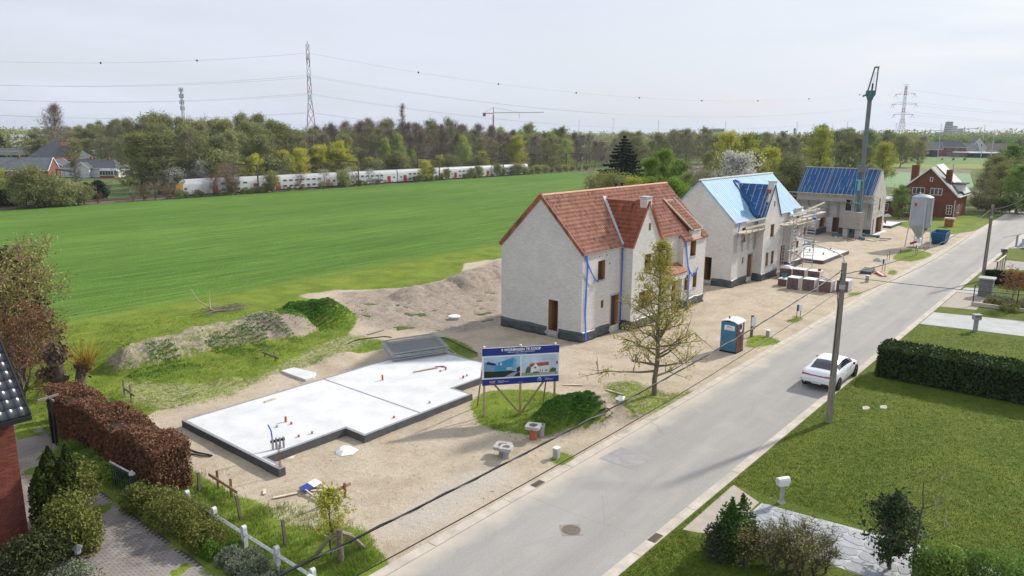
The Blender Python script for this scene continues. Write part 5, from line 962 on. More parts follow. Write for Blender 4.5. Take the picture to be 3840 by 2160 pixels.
for i in range(len(xs_c)):
    key=np.array([(0,z0_[i]),(wm_[i]*.8,z0_[i]),(wm_[i]*.97,z0_[i]+.13),(wm_[i],(z0_[i]+zb[i])/2+.05),(wm_[i]*.965,zb[i]),(wr_[i]+.07+.0*i,zb[i]+(zt_[i]-zb[i])*.78),(wr_[i]*.86,zt_[i]-.025*min(1,(zt_[i]-zb[i])*4)),(wr_[i]*.45,zt_[i]),(0,zt_[i]+.004)])
    tt=np.linspace(0,8,25);rings.append(np.stack([np.interp(tt,range(9),key[:,0]),np.interp(tt,range(9),key[:,1])],-1))
rings=np.array(rings);nS,nR=rings.shape[:2]
Vb=[];
for i in range(nS):
    for s_ in (-1,1):
        for j in range(nR):Vb.append((xs_c[i],s_*rings[i,j,0],rings[i,j,1]))
groups={'body':[],'side_window':[],'rear_window':[],'windscreen':[]}
for i in range(nS-1):
    xm=(xs_c[i]+xs_c[i+1])/2
    for s_ in (0,1):
        for j in range(nR-1):
            a_=(i*2+s_)*nR+j;f=(a_,a_+1,a_+2*nR+1,a_+2*nR) if s_==0 else (a_,a_+2*nR,a_+2*nR+1,a_+1)
            g_='body'
            if 12.6<j+.5<15.4 and 1.02<xm<3.5:g_='side_window'
            if j+.5>18.1 and .62<xm<1.5:g_='rear_window'
            if j+.5>18.1 and 2.95<xm<3.68:g_='windscreen'
            groups[g_].append(f)
body=None
for g_,fs_ in groups.items():
    used=sorted({i for f in fs_ for i in f});mp2={u:k for k,u in enumerate(used)};mb=MB();mb.add([Vb[u] for u in used],[tuple(mp2[i] for i in f) for f in fs_])
    if g_=='body':
        for i in (0,nS-1):mb.add([Vb[(i*2)*nR+j] for j in range(nR)]+[Vb[(i*2+1)*nR+j] for j in range(nR-1,-1,-1)],[tuple(range(2*nR))])
    o=mb.build(g_,MATS['car_paint'] if g_=='body' else mgl,car,smooth=True)
    if g_=='body':body=o
for wx in (.93,4.05):
    for s_ in (-1,1):
        w=empty('wheel',(wx,s_*.86,.345));w.parent=car
        MB().cyl((0,-.11,0),(0,.11,0),.345,.345,24).build('tyre',MATS['tyre'],w);MB().cyl((0,s_*.111,0),(0,s_*.118,0),.25,.25,20).build('rim',MATS['rim_g'],w)
        sp_=MB()
        for k in range(5):a_=2*PI*k/5;sp_.bar((0,s_*.125,0),(.24*math.cos(a_),s_*.125,.24*math.sin(a_)),.05,.02,upv=(0,1,0))
        sp_.build('spokes',MATS['tyre'],w)
        ar=MB();ar.add([(.40*math.cos(PI*k/12),s_*.095+s_*.005,.40*math.sin(PI*k/12)) for k in range(13)]+[(.40*math.cos(PI*k/12),s_*.04,.40*math.sin(PI*k/12)) for k in range(13)],[(k,k+1,14+k,13+k) for k in range(12)]+[tuple(range(13))]);ar.build('wheel_arch',MATS['black'],car,(wx,s_*.86,.345))
tl=MB()
for s_ in (-1,1):tl.add([(.165,s_*.82,.90),(.30,s_*.885,.93),(.30,s_*.89,.86),(.13,s_*.81,.80),(.09,s_*.45,.82),(.125,s_*.45,.885)],[(0,1,2,3),(0,3,4,5)])
tl.add([(.085,-.45,.82),(.085,.45,.82),(.115,.45,.87),(.115,-.45,.87)],[(0,3,2,1)]);o=tl.build('tail_light',MATS['tail'],car);o.location.x=-.035;o.modifiers.new('s','SOLIDIFY').thickness=.02
MB().box(-.02,.06,-.62,.62,.34,.47).build('diffuser',MATS['black'],car);pl_=MB().box(-.035,-.02,-.26,.26,.42,.53).build('number_plate',MATS['white'],car);text('lettering','2-EWB-437',.1,pm_((0.2,0.02,0.02)),pl_,frame((-.0365,0,.475),(0,-1,0),(0,0,1)),ext=.0005)
MB().lathe([(.05,0),(.05,.006),(.042,.006),(.042,0)],16).build('badge',MATS['rim_g'],car,(.035,0,.70)).rotation_euler=(0,PI/2,0)
for s_ in (-1,1):MB().box(3.15,3.3,s_*.97-.09*(s_<0),s_*.97+.09*(s_>0),.96,1.08).build('mirror',MATS['black'],car,bevel=.02);MB().add([(4.72,s_*.52,.72),(4.55,s_*.84,.76),(4.6,s_*.85,.66),(4.8,s_*.55,.63)],[(0,1,2,3)]).build('headlight',MATS['rim_g'],car)
for s_ in (-1,1):
    for x in (2.35,):MB().bar((x,s_*.958,.3),(x+.02,s_*.945,.96),.012).build('door_seam',MATS['pvc_grey'],car);MB().box(1.5,1.68,s_*.957-.01,s_*.957+.01,.83,.86).build('door_handle',MATS['car_paint'],car)

# ================================================================ UTILITY POLES AND WIRES
MATS['pole']=M('weathered timber pole',(0.27,0.24,0.20),0.9,0.3,3,stretch=(4,4,.5),bmp=.3,bscale=20)
P1=Vector((36.25,9.9,0));P2=Vector((83.1,10.0,0));P0=Vector((-11.0,9.8,0));P3=Vector((131,10.3,0))
def upole(p,h,lab,lamp=True):
    e=tag(empty('utility_pole',p),lab,'utility pole','utility poles');MB().cyl((0,0,-.3),(0,0,h),.175,.12,10).build('shaft',MATS['pole'],e);MB().cyl((0,0,h-1.25),(0,0,h-1.05),.14,.14,10).build('steel_band',MATS['zinc'],e)
    br=MB()
    for z in (.35,.75):br.bar((0,0,h-z),(-.3,.1,h-z-.02),.03).bar((0,0,h-z),(.25,-.05,h-z),.03)
    br.build('cable_bracket',MATS['black'],e);MB().tube([(-.12,.05,h-.5),(-.22,.1,h-1.0),(-.26,.1,h-1.6),(-.16,.05,h-2.1),(-.14,.05,h-4.5),(-.14,.05,h-5.5)],.018).build('riser_cable',MATS['hose'],e)
    if lamp:
        a_=MB();a_.tube([(0,0,h),(0,.1,h+.28),(.0,.35,h+.42),(-.1,.9,h+.62),(-.25,1.55,h+.8)],.028,8);ao=a_.build('lamp_arm',MATS['zinc'],e)
        hd=MB();hd.add([(-.22,1.45,h+.86),(-.16,1.52,h+.78),(-.36,2.2,h+.98),(-.5,2.15,h+.98),(-.42,2.2,h+1.06),(-.24,1.5,h+.9)],[(0,1,2,3),(1,5,4,2),(5,0,3,4),(2,4,3),(0,5,1)]);hd.build('lamp_head',MATS['white'],ao)
    return e
upole(P1,7.9,'weathered timber utility pole with street lamp arm in front of the white car');upole(P2,7.3,'weathered timber utility pole standing beyond the black garden fence',False);upole(P3,7.2,'timber utility pole far along the road',False)
def wire(a,b,sag,r,lab,mat='hose',name='overhead_cable',twist=False,n=24):
    a,b=Vector(a),Vector(b);P=[a+(b-a)*(i/n)+Vector((0,0,-4*sag*(i/n)*(1-i/n))) for i in range(n+1)];mb=MB();mb.tube(P,r,5)
    if twist:
        d=(b-a).normalized();s_=Vector((-d.y,d.x,0));Q=[]
        for i in range(n*8+1):
            f=i/(n*8);c_=a+(b-a)*f+Vector((0,0,-4*sag*f*(1-f)));ph=i*.9;Q.append(c_+s_*math.cos(ph)*r*1.3+Vector((0,0,math.sin(ph)*r*1.3)))
        mb.tube(Q,r*.55,4)
    tag(mb.build(name,MATS[mat]),lab,'cable','overhead cables')
wire(P1+Vector((-.25,.12,7.45)),P0+Vector((.2,.1,7.5)),.95,.022,'thick twisted overhead cable crossing the sandy foreground',twist=True);wire(P1+Vector((-.1,.05,6.6)),P0+Vector((.1,.1,6.7)),.85,.013,'thin overhead cable below the twisted one across the foreground')
wire(P1+Vector((.2,.1,7.3)),P2+Vector((-.2,.1,6.9)),.9,.022,'twisted overhead cable running along the road between the two poles',twist=True);wire(P1+Vector((.1,.05,6.1)),P2+Vector((-.1,.1,6.0)),.8,.013,'thin overhead cable along the road between the two poles')
wire(P1+Vector((.2,-.1,7.2)),(66.0,-14,4.6),.7,.014,'service cable from the lamp pole to the right garden');wire(P2+Vector((.2,.1,6.9)),P3+Vector((-.2,.1,6.9)),.8,.022,'overhead cable beyond the far utility pole');wire(P2+Vector((.1,.05,6.2)),P3+Vector((-.2,.1,6.3)),.8,.014,'thin overhead cable beyond the far utility pole')
# ================================================================ RIGHT-HAND GARDENS
def mailbox(x,y,lab,kind):
    if kind=='white':
        e=tag(empty('mailbox',(x,y,0),R(-35)),lab,'mailbox');MB().lathe([(.001,0)],3)
        MB().add([(-.13,-.13,0),(.13,-.13,0),(.13,.13,0),(-.13,.13,0),(-.07,-.07,.1),(.07,-.07,.1),(.07,.07,.1),(-.07,.07,.1)],[(0,1,5,4),(1,2,6,5),(2,3,7,6),(3,0,4,7),(4,5,6,7)]).build('foot',MATS['conc_grey'],e)
        MB().box(-.06,.06,-.06,.06,.1,.72).build('post',MATS['conc_grey'],e);MB().box(-.2,.2,-.12,.12,.721,.82).build('shelf',MATS['white'],e)
        s_=MB();pr=[(-.13,.0),(-.13,.12),(-.09,.2),(0,.235),(.09,.2),(.13,.12),(.13,0)];s_.add([(x_,y_,z+.822) for x_ in (-.24,.24) for y_,z in pr],[(i,7+i,8+i,i+1) for i in range(6)]+[tuple(range(7)),tuple(range(13,6,-1))]);s_.build('box',MATS['white'],e);MB().box(-.27,-.241,-.09,.09,.85,.98).build('flap',MATS['zinc'],e)
    else:
        e=tag(empty('mailbox',(x,y,0),R(-50)),lab,'mailbox');c_='pvc_grey' if kind=='grey' else 'found';MB().box(-.11,.11,-.11,.11,0,.85).build('post',MATS[c_],e);MB().box(-.24,.24,-.2,.2,.851,1.2).build('box',MATS[c_],e,bevel=.01);MB().box(-.27,.27,-.23,.23,1.201,1.25).build('lid',MATS['conc_grey' if kind=='grey' else 'found'],e);MB().box(-.18,.18,-.21,-.2005,1.08,1.13).build('slot',MATS['black'],e)
mailbox(26.7,8.7,'white stone-look mailbox on a pedestal by the flagstone drive','white');mailbox(60.9,7.35,'grey box mailbox on a square post by the concrete drive','grey');mailbox(98.7,10.2,'dark mailbox on a post on the far lawn','dark')
for k,q in enumerate(((1050,697),(1220,688))):x,y=G(2840+q[0]/2.576,1260+q[1]/2.576);tag(MB().prism([(x+.32*math.cos(2*PI*i/9)*(1+.2*math.sin(i*2+k)),y+.17*math.sin(2*PI*i/9)*(1+.2*math.cos(i*3))) for i in range(9)],-.01,.02).build('stepping_stone',M('pale slab',(0.45,0.42,0.34),0.9,0.2,4)),('pale stepping stone in the lawn nearer the pole','pale stepping stone in the lawn farther from the pole')[k],'stone','stepping stones')
e=tag(empty('garden_pillar',(75.2,8.7,0)),'grey block garden pillar with pale stone cap','pillar');MB().box(-.55,.55,-.5,.5,0,1.55).build('shaft',M('grey block',(0.19,0.19,0.20),0.9,0.2,4),e);MB().box(-.66,.66,-.62,.62,1.551,1.66).build('cap',MATS['conc_grey'],e)
gf=tag(empty('garden_fence',(70.2,8.9,0)),'black wire garden fence on a low concrete plinth','fence');MB().box(-.08,.08,-14,.1,0,.3).build('plinth',MATS['conc'],gf)
for k in range(5):MB().bar((0,-k*3.0,.3),(0,-k*3.0,1.75),.07).build('post',MATS['black'],gf)
MB().bar((0,0,1.7),(0,-12,1.7),.03).build('top_wire',MATS['black'],gf)
ms=MB()
for k in range(8):ms.bar((0,0,.4+k*.16),(0,-12,.4+k*.16),.006)
for k in range(60):ms.bar((0,-.2*k,.32),(0,-.2*k,1.7),.006)
ms.build('wire_mesh',MATS['black'],gf)
cf=tag(empty('panel_fence',(87.4,9.45,0)),'weathered concrete panel fence with upright slats beside the gravel court','fence')
for k in range(4):MB().bar((k*1.75,-.02*k,0),(k*1.75,-.02*k,1.35),.12).build('post',MATS['wood_grey'],cf)
for k in range(3):MB().box(k*1.75+.07,k*1.75+1.68,-.05,.03,.05,1.2).build('panel',MATS['conc'],cf)
MB().bar((0,0,1.38),(5.25,-.06,1.38),.14,.06).build('coping',MATS['wood_pale'],cf)
for k,h in enumerate((.9,.8,.65,.5)):stake(86.6-k*.8,9.55+.05*k,h,'thin dark stake before the panel fence',.05,grp='dark garden stakes',name='garden_stake')
tag(MB().bar((0,0,0),(0,0,1.5),.22).build('gate_post',MATS['pvc_grey'],loc=(111.9,10.4,0)),'grey square gate post at the far lawn edge','post');e=tag(empty('low_wall',(112.3,9.8,0)),'low pale grey garden wall at the far right','wall');MB().box(0,6,-.1,.1,0,.95).build('panel',MATS['zinc'],e);MB().box(-.05,6.05,-.14,.14,.951,1.0).build('coping',MATS['conc_grey'],e)

# ================================================================ LEFT FOREGROUND HOUSE
LH=tag(empty('brick_house',(7.25,27.2,0)),'red brick house corner with dark glazed tile roof at the near left','house');LH.location=(0,0,0)
MATS['mortar']=M('grey mortar',(0.30,0.25,0.215),0.9,0.15,5);MATS['redbrick']=M('red brick',(0.24,0.068,0.045),0.85,0.3,2.5,rand=0.25,bmp=.3,bscale=40)
wl_=MB();wall(wl_,'x',27.212,.3,-6,7.23,0,4.75);wall(wl_,'y',7.23,-.3,27.512,36,0,4.75);w_=wl_.build('wall',MATS['mortar'],LH)
cells=[]
for j in range(70):
    z=.01+j*.066;off=.11 if j % 2 else 0
    for i in range(9):
        x1=7.25-i*.22-off+(.11 if (i==0 and off) else 0);x0=7.25-(i+1)*.22-off+.01
        if i==0 and off:x1=7.25
        cells.append((x0 if not (i==0 and off) else 7.25-.22-off+.01,x1-.0,z))
cells=[c_ for c_ in cells if in_view(c_[1],27.2,c_[2],.01)];cells.sort(key=lambda c_:-c_[2]*.2-c_[1]);protos={}
for c_ in cells[:300]:
    L_=round(c_[1]-c_[0],3)
    if L_ not in protos:o=MB().box(-L_,0,0,.02,0,.056).build('brick',MATS['redbrick'],w_);protos[L_]=o.data
    else:o=bpy.data.objects.new('brick',protos[L_]);COL.objects.link(o);o.parent=w_
    o.location=(c_[1],27.2-rr.random()*.004,c_[2])
if len(cells)>300:
    mb=MB()
    for c_ in cells[300:]:mb.box(c_[0],c_[1],27.198,27.213,c_[2],c_[2]+.056)
    tag(mb.build('bricks',MATS['redbrick'],w_),kind='stuff')
MATS['slate_tile']=M('glazed dark tile',(0.045,0.05,0.062),0.3,0.2,3,spec=0.6)
rf=MB();rf.slab([(-6,26.9,4.55),(7.62,26.9,4.55),(7.62,32,9.65),(-6,32,9.65)],.12);roof=rf.build('roof',MATS['slate_tile'],LH)
tiles(roof,(4.62,26.86,4.58),(1,0,0),(0,1,1),10,18,.30,.36,lambda c:True,MATS['slate_tile'],300);MB().box(-6,7.66,26.72,26.86,4.42,4.56).build('gutter',MATS['black'],LH);MB().bar((7.66,26.86,4.56),(7.66,32,9.7),.05,.2).build('verge_board',MATS['black'],LH)
MB().box(5.35,5.75,27.15,27.2,.3,1.5).build('window_frame',MATS['white'],LH)
# lantern
x,y=G(303,2158);e=tag(empty('garden_lantern',(x,y,0)),'small dark lantern on a thin post at the edge of the paved drive','lantern');MB().bar((0,0,0),(0,0,.75),.03).build('post',MATS['black'],e);MB().lathe([(.04,.74),(.09,.78),(.11,.98),(.04,1.0)],6).build('glass',MATS['pvc_grey'],e);MB().lathe([(.17,.97),(.03,1.08),(.001,1.1)],6).build('hood',MATS['found'],e)
# white rail fence, posts with rounded tops
wf=tag(empty('rail_fence',(11.7,20,0)),'white weathered concrete post and rail fence along the drive','fence');MATS['fence_white']=M('weathered white concrete',(0.55,0.56,0.57),0.85,0.3,6)
ptf=MB();ptf.box(-.07,.07,-.09,.09,0,.84);ptf.add([(x_,.09*math.cos(PI*k/6),.84+.08*math.sin(PI*k/6)) for x_ in (-.07,.07) for k in range(7)],[(i,7+i,8+i,i+1) for i in range(6)]+[tuple(range(7)),tuple(range(13,6,-1))])
pp=None
for y in (25.0,23.1,21.2,19.3,17.4):
    if pp is None:o=ptf.build('post',MATS['fence_white'],wf);pp=o.data
    else:o=bpy.data.objects.new('post',pp);COL.objects.link(o);o.parent=wf
    o.location=(0,y-20,0)
for y in (23.1,21.2,19.3,17.4):MB().cyl((0,y-20+.09,.62),(0,y-20+1.81,.62),.065,.065,4).build('rail',MATS['fence_white'],wf)
e=tag(empty('letterbox',(11.3,16.95,0),.3),'white metal letterbox with pitched lid at the end of the rail fence','mailbox');MB().box(-.16,.16,-.16,.16,0,.8).build('body',MATS['white'],e);lb=MB();lb.add([(-.24,-.2,.801),(.24,-.2,.801),(.24,.2,.801),(-.24,.2,.801),(-.24,-.2,.88),(.24,-.2,.88),(.24,.2,.93),(-.24,.2,.93)],[(0,1,5,4),(1,2,6,5),(2,3,7,6),(3,0,4,7),(4,5,6,7),(3,2,1,0)]);lb.build('lid',MATS['fence_white'],e)
gt=tag(empty('garden_gate',(10.95,27.7,0)),'dark green metal garden gate with white capped post','gate');MATS['gate_green']=M('dark green paint',(0.02,0.06,0.045),0.5,0.2,3)
MB().box(-.08,.08,-.08,.08,0,.95).build('post',MATS['gate_green'],gt);MB().lathe([(.12,.95),(.12,1.0),(.07,1.05),(.04,1.12),(.001,1.14)],10).build('post_cap',MATS['fence_white'],gt)
MB().bar((0,.1,.9),(-.15,1.6,.9),.05).bar((0,.1,.5),(-.15,1.6,.5),.04).bar((0,.1,.12),(-.15,1.6,.12),.05).build('frame',MATS['gate_green'],gt)
for k in range(9):MB().bar((-.015*k,.18+k*.17,.12),(-.015*k,.18+k*.17,.9),.022).build('bar',MATS['gate_green'],gt)
MB().cyl((0,.05,1.0),(-.14,1.6,1.05),.035,.035,6).build('top_rail',MATS['fence_white'],gt)
pg=tag(empty('pergola_arch',(10.9,35.6,0)),'dark timber garden arch at the far end of the drive','arch')
for y in (0,-.45):MB().bar((0,y,0),(0,y,2.2),.1).build('post',MATS['black'],pg)
MB().bar((-.5,-.3,2.2),(.4,-.1,2.2),.09).bar((0,.2,2.15),(0,-.7,2.15),.08).build('beam',MATS['wood_grey'],pg)

# ================================================================ RED BRICK HOUSE DOWN THE ROAD
MATS['bh_brick']=brickmat('red-brown brick',(0.21,0.068,0.036),(0.17,0.054,0.03),(0.20,0.095,0.06),0.22,0.07,0.2);MATS['grey_tile']=M('grey roof tile',(0.10,0.105,0.105),0.6,0.3,3,stretch=(3,.5,.5));MATS['light_tile']=M('glossy pale roof',(0.5,0.5,0.5),0.35,0.25,3,stretch=(3,.5,.5))
mgp,t,b=newmat('window glass');b.inputs['Base Color'].default_value=(0.045,0.05,0.06,1);b.inputs['Roughness'].default_value=0.08;MATS['glass']=mgp
def window(parent,axis,c,s,a0,a1,z0,z1,cols=2,rows=1,fmat='white',name='window',fwid=.07):
    """framed window, slightly proud frame and recessed glass, with mullions"""
    f=MB()
    def bx(u0,u1,za,zb_,w0,w1):
        w0,w1=min(w0,w1),max(w0,w1);f.box(u0,u1,w0,w1,za,zb_) if axis=='x' else f.box(w0,w1,u0,u1,za,zb_)
    A,B=c-s*.035,c+s*.03
    bx(a0,a1,z0,z0+fwid,A,B);bx(a0,a1,z1-fwid,z1,A,B);bx(a0,a0+fwid,z0+fwid,z1-fwid,A,B);bx(a1-fwid,a1,z0+fwid,z1-fwid,A,B)
    for k in range(1,cols):u=a0+(a1-a0)*k/cols;bx(u-fwid*.5,u+fwid*.5,z0+fwid,z1-fwid,A,B)
    for k in range(1,rows):
        z=z0+(z1-z0)*k/rows
        for q in range(cols):bx(a0+(a1-a0)*q/cols+fwid*.6,a0+(a1-a0)*(q+1)/cols-fwid*.6,z-fwid*.3,z+fwid*.3,A,B)
    o=f.build(name,MATS[fmat],parent);g=MB();f2=c-s*.008
    if axis=='x':g.box(a0+.01,a1-.01,min(f2,f2+s*.004),max(f2,f2+s*.004),z0+.01,z1-.01)
    else:g.box(min(f2,f2+s*.004),max(f2,f2+s*.004),a0+.01,a1-.01,z0+.01,z1-.01)
    g.build('pane',mgp,o);return o
BH=tag(empty('brick_house'),'red-brown brick house with grey tiled gable roof and chimneys beyond the silo','house')
mb=MB();X0,X1,ya,yb_,ym=143.0,153,22.5,31.6,26.75
mb.box(X0,X1,ya,yb_,0,3.8);mb.add([(X0,ya,3.801),(X0,yb_,3.801),(X0,ym,8.05),(X1,ya,3.801),(X1,yb_,3.801),(X1,ym,8.05)],[(0,2,1),(3,4,5),(0,3,5,2),(1,2,5,4)]);mb.build('wall',MATS['bh_brick'],BH)
rf=MB();rf.slab([(X0-.25,ya-.4,3.55),(X1+.3,ya-.4,3.55),(X1+.3,ym,8.3),(X0-.25,ym,8.3)],.14);rf.slab([(X1+.3,yb_+.4,3.55),(X0-.25,yb_+.4,3.55),(X0-.25,ym+.01,8.3),(X1+.3,ym+.01,8.3)],.14);roof=rf.build('roof',MATS['grey_tile'],BH)
MB().slab([(147.2,ya-.5,3.9),(153.6,ya-.5,3.9),(153.6,ym+.1,8.62),(147.2,ym+.1,8.62)],.12).build('glossy_roof_wing',MATS['light_tile'],roof)
for y1_,y2_ in ((ya-.4,ym),(yb_+.4,ym)):MB().bar((X0-.28,y1_,3.52),(X0-.28,y2_,8.28),.08,.22).build('verge_board',MATS['white'],roof)
MB().box(X0-.1,X0+.65,28.6,29.7,5.6,8.6).build('chimney',MATS['bh_brick'],roof);MB().box(145.0,145.7,23.9,24.8,5.4,7.9).build('chimney',MATS['bh_brick'],roof);MB().cyl((147,24.2,6),(147,24.2,8.8),.11,.11,8).build('flue',MATS['zinc'],roof)
MB().box(146.5,149.5,22.3,24.8,4.3,5.5).build('dormer',MATS['white'],roof);MB().box(146.2,149.9,21.9,25.0,5.501,5.68).build('dormer_roof',MATS['black'],roof);MB().box(X0-.2,X1+.2,ya-.52,ya-.38,3.45,3.58).build('gutter',MATS['white'],roof)
window(BH,'y',X0,1,27.35,29.25,3.7,4.85,3);window(BH,'y',X0,1,24.7,26.5,3.7,4.85,3);window(BH,'y',X0,1,26.3,26.75,5.95,6.65,1);window(BH,'y',X0,1,22.95,23.8,.6,2.15,2,3);window(BH,'x',ya,1,145.0,146.6,.7,2.1,2);MB().cyl((X0-.06,ya+.12,0),(X0-.06,ya+.12,3.0),.05,.05,8).build('downpipe',MATS['white'],BH)
an=MB();an.box(139.6,X0-.001,27.6,31.4,0,2.6);ao=an.build('porch_wing',MATS['bh_brick'],BH);MB().slab([(139.2,31.7,2.5),(139.2,27.3,2.5),(143,27.3,3.7),(143,31.7,3.7)],.12).build('porch_roof',MATS['grey_tile'],ao);window(BH,'y',139.6,1,27.9,29.6,.7,2.0,3,3)
an=MB();an.box(141,147,31.61,36.5,0,2.5);ao=an.build('flat_annex',MATS['bh_brick'],BH);MB().box(140.7,147.2,31.5,36.8,2.501,2.75).build('annex_roof',MATS['light_tile'],ao);window(BH,'y',141,1,32.3,35.3,.7,2.0,2)
crumple('upturned_dinghy',[(137.0,31.6),(138.2,30.9),(138.6,31.6),(138.2,32.3)],.5,MATS['white'],'white upturned garden boat shell beside the brick house','boat',4)
# ================================================================ TRAIN AND CATENARY
MATS['train_white']=M('white coach paint',(0.66,0.67,0.69),0.4,0.12,.6);MATS['train_grey']=M('coach roof',(0.42,0.43,0.46),0.5,0.12,.8);MATS['train_red']=M('red door',(0.50,0.018,0.018),0.45,0.08,2);MATS['train_yel']=M('yellow cab',(0.58,0.33,0.02),0.45,0.1,2);MATS['train_win']=M('coach glass',(0.10,0.12,0.15),0.12,0.2,.5,spec=0.6)
bounds=[98.5,125.5,151.2,176.8,202.5,228.5,252];GR='coaches of the double-deck train'
labs=['yellow fronted leading coach of the white double-deck train','second coach of the white double-deck train behind the leading coach','middle coach of the white train half hidden by blossom bushes','white train coach with a large figure 2 beside its red door','fifth white train coach partly hidden by pale green bushes','rearmost white train coach with dark sloping end']
for k in range(6):
    x0,x1=bounds[k],bounds[k+1]-.7;L_=x1-x0;e=tag(empty('train_coach',(x0,RY(x0),ZR+.5)),labs[k],'train',GR)
    pr=[(-1.4,.25),(-1.42,1.2),(-1.42,3.0),(-1.3,3.7),(-1.0,4.15),(-.4,4.35),(.4,4.35),(1.0,4.15),(1.3,3.7),(1.42,3.0),(1.42,1.2),(1.4,.25)];n=len(pr)
    sx0,sx1=(1.6 if k==0 else 0),(1.4 if k==5 else 0);mb=MB()
    V=[(0+(sx0 if z>2.2 else 0)*(1 if z>3 else .5),y,z) for y,z in pr]+[(2.2,y,z) for y,z in pr]+[(L_-2.2,y,z) for y,z in pr]+[(L_-(sx1 if z>2.2 else 0),y,z) for y,z in pr]
    for s_ in range(3):
        for i in range(n):m_=1 if (s_ != 9 and i in (3,4,5,6,7)) else 0;mb.add([V[s_*n+i],V[(s_+1)*n+i],V[(s_+1)*n+(i+1) % n],V[s_*n+(i+1) % n]],[(0,1,2,3)],m_)
    mb.add(V[:n],[tuple(range(n))]);mb.add(V[3*n:],[tuple(range(n-1,-1,-1))]);mb.build('body',[MATS['train_white'],MATS['train_grey']],e)
    if k==0:MB().add([(-.03,-1.38,.4),(-.03,1.38,.4),(-.03,1.4,2.1),(1.55,1.28,3.72),(1.55,-1.28,3.72),(-.03,-1.4,2.1),(.6,-1.44,2.9),(.9,-1.44,.4)],[(0,1,2,5),(2,3,4,5),(5,4,6),(0,5,6,7)]).build('cab_front',MATS['train_yel'],e)
    dx_=[3.2,L_-3.6] if k else [10.0,L_-3.6]
    for q in dx_:MB().box(q-.75,q+.75,-1.455,-1.425,.35,2.35).build('door',MATS['train_red'],e);MB().box(q-.45,q-.12,-1.47,-1.456,1.2,2.1).box(q+.12,q+.45,-1.47,-1.456,1.2,2.1).build('door_pane',MATS['train_win'],e)
    a_,b_=dx_[0]+1.8,dx_[1]-1.8;nw=max(4,int((b_-a_)/1.9))
    for q in range(nw):
        u=a_+(b_-a_)*q/nw;MB().box(u,u+1.25,-1.44,-1.425,.75,1.35).build('window',MATS['train_win'],e);MB().box(u,u+1.25,-1.44,-1.425,2.45,2.98).build('window',MATS['train_win'],e)
    for q in (1.0,L_-1.7):MB().box(q,q+.8,-1.44,-1.425,1.55,2.1).build('window',MATS['train_win'],e)
    if k==3:text('lettering','2',1.5,MATS['pvc_grey'],e,frame((5.6,-1.445,1.6),(1,0,0),(0,0,1)),ext=.005)
    MB().box(.6,L_-.6,-1.2,1.2,-.05,.249).build('underframe',MATS['black'],e);MB().box(L_,L_+.7,-1.1,1.1,.4,3.9).build('gangway',MATS['pvc_grey'],e) if k<5 else None
    for q in (2.5,4.9,L_-5,L_-2.6):MB().cyl((q,-.78,-.05),(q,-.68,-.05),.45,.45,12).build('wheel',MATS['rail'],e)
MATS['mast']=M('dark catenary steel',(0.09,0.085,0.08),0.7,0.2,2);xp=[72,121,158,195.5,232,262,292]
for k,x in enumerate(xp):
    e=tag(empty('catenary_mast',(x,RY(x)-3.0,ZR)),'dark steel railway catenary portal beside the train','mast','railway catenary portals');w_=11.5 if k in (1,3) else 11.5
    for y in (0,w_):MB().bar((0,y,0),(0,y,8.3),.3,.3).build('post',MATS['mast'],e)
    MB().bar((0,0,8.0),(0,w_,8.2),.25,.35).bar((0,2.6,8.0),(0,2.6,6.9),.1).bar((0,6.7,8.0),(0,6.7,6.9),.1).build('cross_beam',MATS['mast'],e)
for k,(o_,z) in enumerate(((-.3,5.6),(-.3,6.9),(3.8,5.6),(3.8,6.9))):tag(MB().bar((-200,RY(-200)+o_,ZR+z),(600,RY(600)+o_,ZR+z),.05).build('catenary_wire',MATS['mast']),('lower contact wire over the near track','upper carrier wire over the near track','lower contact wire over the far track','upper carrier wire over the far track')[k],'wire','railway wires')

